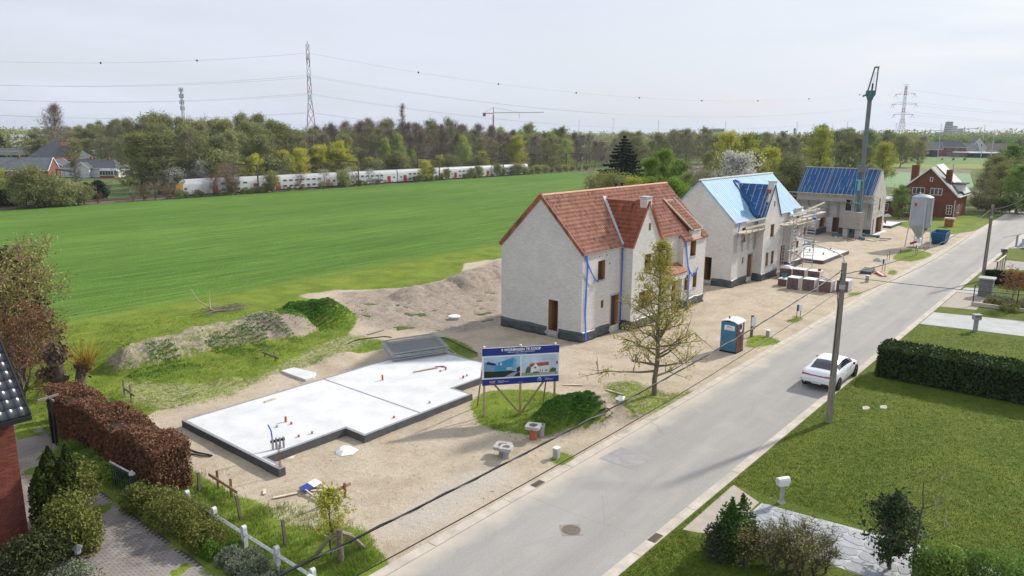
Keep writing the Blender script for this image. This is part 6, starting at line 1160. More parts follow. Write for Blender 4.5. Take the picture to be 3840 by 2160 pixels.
# ================================================================ LEFT VILLAGE
MATS['slate']=M('slate roof',(0.085,0.092,0.10),0.55,0.25,.8);MATS['slate_light']=M('grey slate roof',(0.17,0.185,0.19),0.55,0.2,.6);MATS['v_brick']=M('village brick',(0.24,0.095,0.06),0.9,0.2,1.2);MATS['v_white']=M('white render',(0.62,0.63,0.66),0.85,0.1,.7);MATS['v_orange']=M('orange tiles',(0.26,0.10,0.055),0.8,0.25,.8);MATS['solar']=M('solar panel',(0.02,0.025,0.04),0.15,0.1,1,spec=0.7)
def gable_house(name,label,c,rz,w,d,he,hr,wmat,rmat,wins=(),chim=(),trim=True,hip=0.0,cat='house',group=None,ov=.35):
    """w along local x (ridge along x), d deep; front is local -y. wins: (face, u0, u1, z0, z1)"""
    e=tag(empty(name,c,rz),label,cat,group);mb=MB();mb.box(-w/2,w/2,-d/2,d/2,0,he)
    if not hip:mb.add([(x,y,z) for x in (-w/2,w/2) for y,z in ((-d/2,he+.001),(d/2,he+.001),(0,hr-.12))],[(0,2,1),(3,4,5),(0,3,5,2),(1,2,5,4)])
    mb.build('wall',MATS[wmat],e);rf=MB();s_=(hr-he)/(d/2);zo=he-ov*s_;xe=w/2+(.25 if not hip else ov);xr_=w/2-hip+(0 if hip else .25)
    rf.slab([(-xe,-d/2-ov,zo),(xe,-d/2-ov,zo),(xr_,0,hr),(-xr_,0,hr)],.14);rf.slab([(xe,d/2+ov,zo),(-xe,d/2+ov,zo),(-xr_,.01,hr),(xr_,.01,hr)],.14)
    if hip:rf.slab([(-xe,d/2+ov,zo),(-xe,-d/2-ov,zo),(-xr_,0,hr)],.14);rf.slab([(xe,-d/2-ov,zo),(xe,d/2+ov,zo),(xr_,0,hr)],.14)
    ro=rf.build('roof',MATS[rmat],e)
    if trim:
        MB().box(-xe,xe,-d/2-ov-.12,-d/2-ov,zo-.2,zo+.02).build('gutter',MATS['white'],ro)
        if not hip:
            for x in (-xe-.02,xe+.02):MB().bar((x,-d/2-ov,zo),(x,0,hr+.02),.08,.3).bar((x,d/2+ov,zo),(x,0,hr+.02),.08,.3).build('verge_board',MATS['white'],ro)
    for q in chim:MB().box(q[0]-.35,q[0]+.35,q[1]-.35,q[1]+.35,hr-1.2,hr+.9).build('chimney',MATS['v_brick'],ro)
    for fc,u0,u1,z0,z1 in wins:
        if fc=='f':window(e,'x',-d/2,1,u0,u1,z0,z1,max(1,int((u1-u0)/.8)),fwid=.1)
        elif fc=='l':window(e,'y',-w/2,1,u0,u1,z0,z1,max(1,int((u1-u0)/.8)),fwid=.1)
        else:window(e,'y',w/2,-1,u0,u1,z0,z1,max(1,int((u1-u0)/.8)),fwid=.1)
    return e
def vpos(px,py):x,y,z=GT(px,py);return (x,y,z)
VZ=R(-50)                                                          # these fronts look back at the camera
A=lambda X_,Y_:(X_/4.954,480+Y_/4.954)
p=vpos(*A(500,900));gable_house('village_house','long low brick house with grey slate roof in the left village',p,VZ+R(6),20,9,2.8,7.2,'v_brick','slate_light',[('f',-6,-4.5,.8,2.1),('f',2,3.5,.8,2.1)],[(-2,0)])
p=vpos(*A(1090,850));e=gable_house('village_house','brick house wing with white verge boards and wide dark garage door',p,VZ+PI/2+R(6),9,7.5,3.4,6.0,'v_brick','slate',[],[],True);window(e,'y',-4.5,1,-1.9,1.9,.4,2.6,4,fmat='v_brick',name='garage_door')
p=vpos(*A(1150,770));e=gable_house('village_house','large hipped roof house with orange tiles and solar panels in the left village',(p[0],p[1],ZR),VZ+R(4),22,16,5.2,12.2,'v_brick','slate',[('f',5.5,7.5,3.4,4.7),('f',8,9.5,3.4,4.7)],[],True,7.5)
for k in range(4):
    for j in range(3):s_=(12.2-5.2)/8;y0=-7.2+j*1.8;MB().slab([(1.2+k*1.35+.9*0,y0,5.2+(y0+8)*s_+.06),(2.45+k*1.35,y0,5.2+(y0+8)*s_+.06),(2.45+k*1.35,y0+1.65,5.2+(y0+9.65)*s_+.06),(1.2+k*1.35,y0+1.65,5.2+(y0+9.65)*s_+.06)],-.05).build('solar_panel',MATS['solar'],e)
MB().slab([(1.0,-8.4,5.2-.4*.875+.02),(11.3,-8.4,5.2-.4*.875+.02),(3.6,-.05,12.2),(1.0,-.05,12.2)],-.03).build('orange_roof_half',MATS['v_orange'],e)
p=vpos(*A(1800,900));e=gable_house('village_house','white bungalow with slate hipped roof and white conservatory in the left village',p,VZ+R(-4),22,10,3.6,6.6,'v_white','slate',[('f',-1.4,1.0,2.0,2.9)],[(-1.5,0),(5.5,0)],True,3.5)
w=MB();w.box(-2.6,2.6,-2.0,.5,0,3.55);w.add([(-2.6,-2.0,3.551),(2.6,-2.0,3.551),(0,-2.0,5.4),(-2.6,.5,3.551),(2.6,.5,3.551),(0,.5,5.4)],[(0,1,2),(3,5,4),(0,2,5,3),(1,4,5,2)]);o=w.build('gable_wing',MATS['v_white'],e,(-1.0,-5.0,0));MB().slab([(-3.1,-2.35,3.3),(0,-2.35,5.6),(0,.9,5.6),(-3.1,.9,3.3)][::-1],.15).slab([(0,-2.35,5.6),(3.1,-2.35,3.3),(3.1,.9,3.3),(0,.9,5.6)][::-1],.15).build('gable_roof',MATS['slate'],o);MB().bar((-3.1,-2.4,3.25),(0,-2.4,5.6),.1,.3).bar((3.1,-2.4,3.25),(0,-2.4,5.6),.1,.3).build('verge_board',MATS['white'],o)
cv=MB();cv.box(0,5.6,0,3,0,.9);c_=cv.build('conservatory',MATS['v_brick'],e,(6.2,-8.0,0));MB().box(.05,5.55,.05,3,.901,2.6).build('glazing',mgp,c_);fr=MB()
for k in range(6):fr.box(k*1.1-.06+.06,k*1.1+.06+.06,-.04,.06,.9,2.7);fr.bar((k*1.1+.06,-.1,2.7),(k*1.1+.06,3.0,3.5),.09)
fr.box(-.05,5.65,-.1,.1,2.6,2.8).box(-.05,5.65,-.06,.1,.86,1.0).build('white_frame',MATS['white'],c_);MB().slab([(-.1,-.15,2.72),(5.7,-.15,2.72),(5.7,3,3.52),(-.1,3,3.52)],.03).build('glass_roof',MATS['train_win'],c_)
p=vpos(*A(820,880));e=tag(empty('garden_canopy',p,VZ),'white sloping carport roof on dark frame in the left village','carport');MB().slab([(-5,-2,1.6),(5,-2,1.2),(5,2,2.6),(-5,2,2.9)],.1).build('roof',MATS['white'],e);MB().bar((-4,-2.2,2.5),(6,-2.2,1.9),.3).build('beam',MATS['mast'],e)
for x in (-3.5,-.5,2.5,5.5):MB().bar((x,-2.1,0),(x,-2.1,2.3),.2).build('post',MATS['mast'],e)
q=AT(145,540,520);e=gable_house('barn','red barn with bright pale roof above the motorway bridge',(q[0],q[1],ZR+2),VZ+R(20),26,14,5,12.5,'v_brick','light_tile',(),(),False,cat='barn')
# motorway bridge with van and car
BA,BB=AT(-60,572,430),AT(185,568,430);bdir=Vector((BB[0]-BA[0],BB[1]-BA[1],0));br_=tag(empty('road_bridge',(BA[0],BA[1],ZR)),'pale concrete road bridge crossing behind the left village','bridge');bl=bdir.length;bx_=bdir.normalized();bn=Vector((-bx_.y,bx_.x,0));zb_=AT(60,566,430)[2]-ZR
MB().bar(Vector((0,0,zb_-.9)),bx_*(bl+20)+Vector((0,0,zb_-.9)),12,1.8).build('deck',M('bridge concrete',(0.36,0.36,0.32),0.9,0.15,.3),br_);MB().bar(-bn*6+Vector((0,0,zb_+.9)),bx_*(bl+14)-bn*6+Vector((0,0,zb_+.9)),.12,1.5).build('parapet',MATS['pvc_grey'],br_)
for k in range(5):MB().bar(bx_*(bl*.25+k*bl*.2)-bn*3+Vector((0,0,-1)),bx_*(bl*.25+k*bl*.2)-bn*3+Vector((0,0,zb_-1.8)),1.6,1.2).build('pier',MATS['mast'],br_)
v0=Vector((BA[0],BA[1],ZR+zb_))+bx_*(bl*.78);e=tag(empty('white_van',v0,math.atan2(bx_.y,bx_.x)),'white long van driving on the road bridge','van');MB().box(-2.4,5.6,-1,1,.5,3.1).build('cargo_box',MATS['white'],e);MB().add([(-2.4,-1,.5),(-4.6,-1,.5),(-4.6,-1,1.4),(-3.2,-1,2.6),(-2.4,-1,2.7),(-2.4,1,.5),(-4.6,1,.5),(-4.6,1,1.4),(-3.2,1,2.6),(-2.4,1,2.7)],[(0,1,2,3,4),(9,8,7,6,5),(1,6,7,2),(2,7,8,3),(3,8,9,4)]).build('cab',MATS['white'],e);MB().add([(-4.5,-1.02,1.5),(-3.3,-1.02,2.5),(-2.6,-1.02,2.5),(-2.6,-1.02,1.5)],[(0,1,2,3)]).build('window',mgp,e)
for x in (-3.6,4):MB().cyl((x,-1.05,.4),(x,-.8,.4),.4,.4,10).build('wheel',MATS['tyre'],e)
v1=v0-bx_*1.2-bn*3.2;e=tag(empty('silver_car',v1,math.atan2(bx_.y,bx_.x)),'silver car in the near lane of the road bridge beside the van','car');s_=MB();pr=[(-2.2,.35),(-2.2,.85),(-1.3,1.0),(-.6,1.45),(.8,1.45),(1.6,1.0),(2.2,.9),(2.2,.35)];s_.add([(x,y,z+.9) for y in (-.85,.85) for x,z in pr],[tuple(range(8)),tuple(range(15,7,-1))]+[(i,8+i,8+(i+1) % 8,(i+1) % 8) for i in range(8)]);s_.build('body',MATS['white'],e);MB().box(-.9,1.2,-.87,-.855,1.95,2.3).build('window',mgp,e)
for x in (-1.4,1.4):MB().cyl((x,-.9,1.2),(x,-.7,1.2),.32,.32,10).build('wheel',MATS['tyre'],e)
p=vpos(620,662);gable_house('garden_shed','grey roofed shed behind the front of the train',p,VZ,9,6,2,3.6,'v_white','slate_light',(),(),False,cat='shed')

# ================================================================ PYLONS, WIRES, MASTS
MATS['py_red']=M('pylon red',(0.36,0.09,0.10),0.7,0.1,1);MATS['py_white']=M('pylon white',(0.62,0.63,0.66),0.7,0.1,1);MATS['py_dark']=M('pylon arm steel',(0.22,0.20,0.24),0.7,0.1,1);MATS['line']=M('conductor',(0.45,0.46,0.5),0.6,0.1,1)
def pylon(base,H,rz,lab,arm,bw):
    e=tag(empty('pylon',base,rz),lab,'pylon','lattice pylons')
    def hw(z):f=z/H;return bw*(1-f/.55)+.85*(f/.55) if f<.55 else .85-.25*(f-.55)/.45
    zs=[0,H*.12,H*.24,H*.36,H*.46,H*.55,H*.62,H*.70,H*.78,H*.86,H*.94,H]
    for k in range(len(zs)-1):
        a,b_=zs[k],zs[k+1];wa,wb=hw(a),hw(b_);mb=MB();th=.14 if a<H*.5 else .12
        for s_,q in ((1,1),(1,-1),(-1,1),(-1,-1)):mb.bar((s_*wa,q*wa,a),(s_*wb,q*wb,b_),th)
        for u in (-1,1):mb.bar((-wa,u*wa,a),(wb,u*wb,b_),.09).bar((wa,u*wa,a),(-wb,u*wb,b_),.09).bar((u*wa,-wa,a),(u*wb,wb,b_),.09).bar((u*wa,wa,a),(u*wb,-wb,b_),.09)
        mb.build('lattice_section',MATS['py_red' if k in (3,4,6,9,10) else 'py_white'],e)
    for z,l in ((H*.60,arm),(H*.745,arm*1.25),(H*.885,arm)):
        for s_ in (-1,1):
            am=MB();am.bar((0,s_*.6,z),(0,s_*l,z),.2).bar((0,s_*.5,z+2.0),(0,s_*l*.9,z+.1),.12).build('cross_arm',MATS['py_dark'],e)
            MB().bar((0,s_*l*.9,z),(0,s_*(l*.9-1.2),z-2.6),.16).bar((0,s_*l*.9,z),(0,s_*(l*.9+1.6),z-2.6),.16).build('insulator',MATS['py_dark'],e)
    MB().bar((0,-2.2,H+.9),(0,2.2,H+.9),.16).bar((0,-.6,H-.4),(0,-2.2,H+.9),.1).bar((0,.6,H-.4),(0,2.2,H+.9),.1).build('earth_peak',MATS['py_dark'],e);return e
PA=AT(1166,448,354);PB=AT(3372,560,632);pa=Vector((PA[0],PA[1],ZR));pb=Vector((PB[0],PB[1],-3));HA=AT(1162,166,354)[2]-ZR;HB=AT(3390,322,632)[2]+3
dAB=(pb-pa).normalized();dLA=Vector((AT(-900,300,420)[0],AT(-900,300,420)[1],ZR))-pa;yawA=math.atan2(pa.y,pa.x)+R(8);yawB=math.atan2(dAB.y,dAB.x)+R(6)
pylon(pa,HA,yawA+R(78),'red and white lattice pylon rising above the wood left of centre',7.0,3.4);pylon(pb,HB,yawB,'red and white lattice pylon far behind the blue battened house',7.5,4.2)
def hv(a,b_,sag,lab,r=.035,n=28,balls=()):
    a,b_=Vector(a),Vector(b_);f=lambda t_:a+(b_-a)*t_+Vector((0,0,-4*sag*t_*(1-t_)));mb=MB();mb.tube([f(i/n) for i in range(n+1)],r,4);tag(mb.build('power_line',MATS['line']),lab,'power line','high voltage lines')
    for t_ in balls:c_=f(t_);bl_=MB();bl_.lathe([(.001,-.45),(.32,-.32),(.45,0),(.32,.32),(.001,.45)],8);tag(bl_.build('warning_ball',MATS['black'],loc=c_),'dark warning ball on the topmost high voltage line','marker ball','warning balls on the power line')
FL=AT(-300,300,400);left_end=Vector((FL[0],FL[1],0));fr_=AT(4600,420,900);right_end=Vector((fr_[0],fr_[1],0))
lvA={'lowest':HA*.60-2.6,'middle':HA*.745-2.6,'upper':HA*.885-2.6};lvB={'lowest':HB*.60-2.6,'middle':HB*.745-2.6,'upper':HB*.885-2.6};lvL={n_:AT(-300,y_,400)[2] for n_,y_ in (('lowest',414),('middle',359),('upper',306))}
for nm in ('lowest','middle','upper'):
    for k,s_ in enumerate((-1,1)):
        oa=Vector((0,0,ZR+lvA[nm]))+Vector((math.cos(yawA),math.sin(yawA),0))*0+Vector((-math.sin(yawA+R(78)),math.cos(yawA+R(78)),0))*s_*6.5;ob=Vector((-math.sin(yawB),math.cos(yawB),0))*s_*7+Vector((0,0,lvB[nm]-3))
        hv(pa+oa,pb+ob,14,f'{nm} high voltage line between the two pylons, ' +('nearer' if k==0 else 'farther')+' strand');hv(pa+oa,left_end+Vector((0,s_*3,lvL[nm])),3,f'{nm} high voltage line running left from the near pylon, ' +('nearer' if k==0 else 'farther')+' strand');hv(pb+ob,right_end+Vector((0,s_*8,lvB[nm]-6)),8,f'{nm} high voltage line running right from the far pylon, ' +('nearer' if k==0 else 'farther')+' strand',.07)
hv(pa+Vector((0,0,ZR+HA+.9)),pb+Vector((0,0,HB-2)),14,'topmost earth wire between the two pylons',.035,28,(.12,.22,.33,.43,.54,.65,.76,.88));hv(pa+Vector((0,0,ZR+HA+.9)),left_end+Vector((0,0,AT(-300,218,400)[2])),3,'topmost earth wire running left from the near pylon',.035,28,(.3,.55,.83));hv(pb+Vector((0,0,HB-2)),right_end+Vector((0,0,38)),7,'topmost earth wire running right from the far pylon',.06,28,(.35,.7))
# mobile phone mast
q=AT(686,430,420);e=tag(empty('phone_mast',(q[0],q[1],ZR)),'grey lattice mobile phone mast above the wood at the left','mast');ht=AT(681,333,420)[2]-ZR;mb=MB()
for a_ in (0,2.1,4.2):mb.bar((1.1*math.cos(a_),1.1*math.sin(a_),0),(.4*math.cos(a_),.4*math.sin(a_),ht),.16)
for k in range(24):a0_=2.1*(k % 3);r0_=1.1-.7*k/24;mb.bar((r0_*math.cos(a0_),r0_*math.sin(a0_),ht*k/24),(r0_*math.cos(a0_+2.1),r0_*math.sin(a0_+2.1),ht*(k+1)/24),.08)
mb.build('lattice',MATS['mast'],e)
for z,n in ((ht-1.4,6),(ht-4.5,5),(ht-7.6,5),(ht-10.5,4)):
    for k in range(n):a_=2*PI*k/n;MB().bar((1.0*math.cos(a_),1.0*math.sin(a_),z),(1.0*math.cos(a_),1.0*math.sin(a_),z+2.0),.28).bar((0,0,z+1),(math.cos(a_),math.sin(a_),z+1),.06).build('antenna',MATS['pvc_grey'],e)
# distant site crane
q=AT(1850,470,800);e=tag(empty('site_crane',(q[0],q[1],ZR),YAW+PI/2),'orange and white tower crane far behind the wood','crane');zt1=AT(1850,425,800)[2]-ZR;MATS['crane_or']=M('crane orange',(0.42,0.13,0.08),0.7,0.1,1);MB().bar((0,0,0),(0,0,zt1-2),1.4).build('mast',MATS['crane_or'],e);MB().bar((0,0,zt1-3),(0,0,zt1+6),.7).build('tower_top',MATS['crane_or'],e);MB().bar((11,0,zt1),(0,0,zt1),.8).build('counter_jib',MATS['crane_or'],e);MB().bar((0,0,zt1+.5),(-53,0,zt1+1.5),.7).build('jib',MATS['light_tile'],e);MB().box(8,11,-.6,.6,zt1-3,zt1).build('counterweight',MATS['mast'],e);MB().bar((-27,0,zt1),(-27,0,zt1-5),.35).build('hook',MATS['crane_or'],e);MB().bar((0,0,zt1+6),(-26,0,zt1+1.4),.15).bar((0,0,zt1+6),(10,0,zt1+.5),.15).build('tie',MATS['mast'],e)
for k,(px,pt,pb_) in enumerate(((2170,452,520),(2298,446,500),(2468,455,500),(2718,457,520),(2985,460,520),(3175,460,500),(3358,463,500),(3523,466,530),(3686,470,530),(3726,488,520))):
    q=AT(px,pb_,520);zt1=AT(px,pt,520)[2];z0=float(zg(q[0],q[1]));e=tag(empty('lighting_mast',(q[0],q[1],z0)),f'slender grey lighting mast above the trees, number {k+1} from the conifer','mast','slender lighting masts');e['label']='slender grey lighting mast standing above the distant trees';MB().cyl((0,0,0),(0,0,zt1-z0),.22,.12,6).build('pole',MATS['zinc'],e);MB().box(-.5,.5,-.15,.15,zt1-z0,zt1-z0+.4).build('lamp',MATS['zinc'],e)

# ================================================================ SKYLINE AND RIGHT VILLAGE
def tower(px0,px1,ptop,D,lab,cols,mat,name='tower_block',slope=0,floors=10):
    a,b_=AT(px0,520,D),AT(px1,520,D);w_=math.hypot(b_[0]-a[0],b_[1]-a[1]);zt1=AT((px0+px1)/2,ptop,D)[2];yaw_=math.atan2(b_[1]-a[1],b_[0]-a[0]);e=tag(empty(name,((a[0]+b_[0])/2,(a[1]+b_[1])/2,ZR),yaw_),lab,'building');h=zt1-ZR
    mb=MB();d_=w_*.7;mb.add([(-w_/2,0,0),(w_/2,0,0),(w_/2,d_,0),(-w_/2,d_,0),(-w_/2+slope,0,h),(w_/2,0,h),(w_/2,d_,h),(-w_/2+slope,d_,h)],[(0,1,5,4),(1,2,6,5),(2,3,7,6),(3,0,4,7),(4,5,6,7)]);mb.build('wall',MATS[mat],e)
    for k in range(floors):z=h*(k+.5)/floors;MB().box(-w_/2*.9+slope*(k/floors),w_/2*.92,-.6,-.1,z-h/floors*.2,z+h/floors*.22).build('window_band',MATS[cols],e)
MATS['sky_grey']=M('tower grey',(0.22,0.24,0.27),0.7,0.1,.02);MATS['sky_dark']=M('tower glass',(0.09,0.105,0.14),0.3,0.1,.02);MATS['sky_red']=M('far red brick',(0.28,0.12,0.11),0.8,0.1,.02);MATS['sky_pale']=M('far pale block',(0.40,0.43,0.47),0.8,0.1,.02)
tower(3530,3567,456,2200,'tall dark office tower with slanted shoulder on the skyline','sky_dark','sky_grey',slope=5,floors=9);tower(3566,3585,472,2250,'pale stepped tower right of the tall dark office tower','sky_dark','sky_pale',floors=7);tower(3586,3608,482,2300,'lower grey tower at the right of the skyline group','sky_dark','sky_grey',floors=6);tower(3503,3532,495,2150,'low grey block left of the tall dark office tower','sky_dark','sky_grey',floors=4);tower(3381,3440,498,1700,'wide dull red block on the skyline near the far pylon','sky_dark','sky_red',floors=3);tower(3618,3700,497,2500,'long flat pale hall on the skyline at the right','sky_pale','sky_pale',floors=2);tower(3750,3788,499,1900,'low dark brown block on the skyline at the far right','sky_dark','sky_red',floors=3);tower(2925,2936,491,2400,'small blue-grey tower block on the skyline above the foil roof','sky_dark','sky_grey',floors=6);tower(2973,2982,481,2300,'slim reddish tower on the skyline left of the crane','sky_dark','sky_red',floors=6);tower(2880,2920,506,2400,'low blue-grey hall on the skyline above the foil roof','sky_pale','sky_grey',floors=2);tower(2670,2715,482,1500,'wide hazy grey block behind the far trees','sky_dark','sky_grey',floors=3);tower(3790,3850,501,2100,'long low grey roofline at the right edge of the skyline','sky_dark','sky_grey',floors=2)
q=AT(3467,512,2000);e=tag(empty('church_spire',(q[0],q[1],ZR)),'thin dark church spire on the skyline','church');hs=AT(3467,482,2000)[2]-ZR;MB().box(-2.5,2.5,-2.5,2.5,0,hs*.55).build('tower',MATS['sky_grey'],e);MB().lathe([(2.6,hs*.55),(.001,hs)],8).build('spire',MATS['sky_dark'],e)
for k,(px,pj,pt) in enumerate(((3488,491,486),(3614,484,478),(3400,492,489))):
    q=AT(px,505,1900);e=tag(empty('skyline_crane',(q[0],q[1],ZR),YAW-PI/2),('tower crane on the skyline left of the office tower','tower crane on the skyline right of the office towers','small tower crane on the skyline near the far pylon')[k],'crane','cranes on the skyline');zz=AT(px,pj,1900)[2]-ZR;MB().bar((0,0,0),(0,0,zz+4),1.6).build('mast',MATS['sky_grey'],e);MB().bar((-14,0,zz),(26,0,zz+1.5),1.1).build('jib',MATS['sky_grey'],e)
V5=lambda X_,Y_:(3380+X_/5.596,440+Y_/5.596)
RV=YAW-R(110)
def rh(px,D):q=AT(*px,D);return (q[0],q[1],float(zg(q[0],q[1])))
def RW(a0,a1,z0=.8,z1=2.0):return ('f',a0,a1,z0,z1)
fz=YAW-R(108)
gable_house('village_house','wide brick house with pale roof panel left in the right-hand village',rh(V5(560,760),560),fz,14,12,4.5,8.6,'v_brick','slate',[RW(3.5,5),RW(3.5,5,3,4)],[(-5,0)],group=None);gable_house('village_house','brick row house with hipped grey roof in the middle of the right village',rh(V5(960,770),565),fz,19,10,6.0,10.0,'v_brick','slate',[RW(-5,-4),RW(-1,1,.8,2.2),RW(3,4.5,.8,2.2),RW(-6,-5,3.6,5),RW(-1,.5,3.8,5),RW(3,5,3.8,5)],[(-4,0)],True,4);gable_house('village_house','low brick house with pale grey roof beside the white gable',rh(V5(1330,740),575),fz,13,11,4.0,8.2,'v_brick','slate_light',[RW(-3,-1.5)],[(2,0)])
e=gable_house('village_house','white gabled house with dark roof in the right-hand village',rh(V5(1540,690),590),fz+PI/2,16,9,5.2,11.2,'v_white','slate',[],[],True);window(e,'y',8,-1,-2.2,-1.2,6.2,7.6,1,fwid=.1);window(e,'y',8,-1,1.2,2.2,6.2,7.6,1,fwid=.1);window(e,'y',8,-1,-1,2,2.5,4,2,fwid=.1)
window(e,'y',-8,1,-2.2,-1.2,6.2,7.6,1,fwid=.1);window(e,'y',-8,1,1.2,2.2,6.2,7.6,1,fwid=.1);window(e,'y',-8,1,-1,2,2.5,4,2,fwid=.1)
gable_house('village_house','tan roofed low house right of the white gable',rh(V5(1970,700),610),fz,16,10,3.6,8.0,'v_brick',M and 'wood_grey',[RW(-5,-3.5)],[])
for k,(qx,D,w_,lab) in enumerate((((1850,750),560,24,'flat roofed shed with bright pale fascia behind the right meadow'),((1700,780),540,14,'lower flat shed with white roof edge behind the right meadow'),((180,800),545,9,'small dark open shed with white roof edge beside the far pylon'),((1330,800),545,12,'flat brown shed below the pale grey roof'))):
    p=rh(V5(*qx),D);e=tag(empty('flat_shed',p,fz),lab,'shed');MB().box(-w_/2,w_/2,-3,3,0,2.6).build('wall',MATS['black' if k != 3 else 'wood_grey'],e);MB().box(-w_/2-.3,w_/2+.3,-3.4,3.2,2.601,3.1).build('roof',MATS['white'],e)
p=rh(V5(480,790),540);e=tag(empty('green_hall',p,fz),'dark green clad hall front below the brick gable','shed');MB().box(-7,7,-2,2,0,3.6).build('wall',M('dark green cladding',(0.012,0.045,0.035),0.7,0.1,1),e);MB().box(-7.1,7.1,-2.2,2.2,3.601,3.8).build('roof',MATS['mast'],e)
q=AT(2900,560,380);e=tag(empty('motorway_viaduct',(q[0],q[1],float(zg(q[0],q[1]))),YAW+R(70)),'low grey road viaduct behind the foil roofed house','bridge');MB().bar((-14,0,5.2),(14,0,5.2),6,.9).build('deck',MATS['zinc'],e)
for k in range(6):MB().bar((-11+k*4.4,0,-.2),(-11+k*4.4,0,4.8),.9).build('pier',MATS['mast'],e)
# ================================================================ VEGETATION
BARK=M('bark',(0.13,0.105,0.08),0.95,0.35,4);BARK_GREY=M('grey bark',(0.24,0.215,0.18),0.95,0.3,4);BARK_BIRCH=M('birch bark',(0.55,0.54,0.50),0.9,0.35,2);TWIG=M('brown twigs',(0.29,0.235,0.185),0.95,0.25,1,rand=.2);TWIG_OL=M('olive twigs',(0.29,0.27,0.165),0.95,0.25,1,rand=.2);TWIG_RED=M('reddish twigs',(0.24,0.14,0.10),0.95,0.25,1,rand=.2)
LF=dict(willow=leafmat('willow leaf',(0.256,0.281,0.103),(0.429,0.453,0.184)),olive=leafmat('olive leaf',(0.208,0.232,0.073),(0.366,0.366,0.135)),yellow=leafmat('yellow-green leaf',(0.416,0.438,0.051),(0.667,0.646,0.104)),birch=leafmat('birch leaf',(0.343,0.440,0.086),(0.539,0.636,0.146)),fresh=leafmat('fresh green leaf',(0.174,0.290,0.026),(0.304,0.420,0.058)),green=leafmat('mid green leaf',(0.135,0.245,0.049),(0.270,0.391,0.086)),dark=leafmat('dark evergreen leaf',(0.014,0.03,0.012),(0.035,0.06,0.022),trans=0.1),blossom=leafmat('white blossom',(0.50,0.50,0.46),(0.68,0.68,0.63),.1),rust=leafmat('rusty bud',(0.232,0.123,0.051),(0.348,0.189,0.072)),spruce=leafmat('spruce needle',(0.010,0.022,0.012),(0.026,0.045,0.022),trans=0.05),beech=leafmat('dry beech leaf',(0.130,0.058,0.034),(0.351,0.189,0.111),.1,.15,3.5),bud=leafmat('budding leaf',(0.435,0.399,0.073),(0.653,0.580,0.128)),shrubby=leafmat('variegated leaf',(0.090,0.120,0.026),(0.240,0.240,0.060),.1,.2,2.0),silver=leafmat('grey-green leaf',(0.149,0.178,0.115),(0.241,0.270,0.178),.1,.2,2),grass=leafmat('grass blade',(0.101,0.196,0.019),(0.216,0.317,0.041),.1,.25,.8),grass_dry=leafmat('dry grass blade',(0.213,0.206,0.075),(0.338,0.312,0.125),.1,.2,.8),weed=leafmat('weed leaf',(0.058,0.156,0.029),(0.125,0.270,0.046),.1,.2,2.0),lawn=leafmat('lawn blade',(0.075,0.132,0.014),(0.138,0.190,0.029),.1,.25,.6))
def quads(C,A,B):
    V=np.stack([C-A-B,C+A-B,C+A+B,C-A+B],1).reshape(-1,3);F=np.arange(len(C)*4).reshape(-1,4);return V,F
def leafquads(C,s,rg,flat=0.0):
    n=len(C);u=rg.normal(size=(n,3));u /= np.linalg.norm(u,axis=1)[:,None];w=rg.normal(size=(n,3));w[:,2] *= (1-flat);w=np.cross(u,w);w /= np.linalg.norm(w,axis=1)[:,None]+1e-9
    sz=s*rg.uniform(.55,1.25,n)[:,None];return quads(C,u*sz*.5,w*sz*.32)
def strips(P,Q,w,rg):
    d=Q-P;s=np.cross(d,rg.normal(size=P.shape));s /= np.linalg.norm(s,axis=1)[:,None]+1e-9;V=np.stack([P-s*w,P+s*w,Q+s*w*.35,Q-s*w*.35],1).reshape(-1,3);return V,np.arange(len(P)*4).reshape(-1,4)
def tubes(segs,n=5):
    Vs,Fs=[],[]
    for p,q,r0,r1 in segs:
        p,q=np.asarray(p,float),np.asarray(q,float);d=q-p;L=np.linalg.norm(d)
        if L<1e-5:continue
        d /= L;a=np.cross(d,(0,0,1.) if abs(d[2])<.9 else (1.,0,0));a /= np.linalg.norm(a);b_=np.cross(d,a);th=np.arange(n)*2*PI/n;ring=np.cos(th)[:,None]*a+np.sin(th)[:,None]*b_;o=sum(len(v) for v in Vs)
        Vs.append(np.concatenate([p+ring*r0,q+ring*r1]));i=np.arange(n);Fs.append(np.stack([i,(i+1) % n,n+(i+1) % n,n+i],1)+o)
    return np.concatenate(Vs),np.concatenate(Fs)
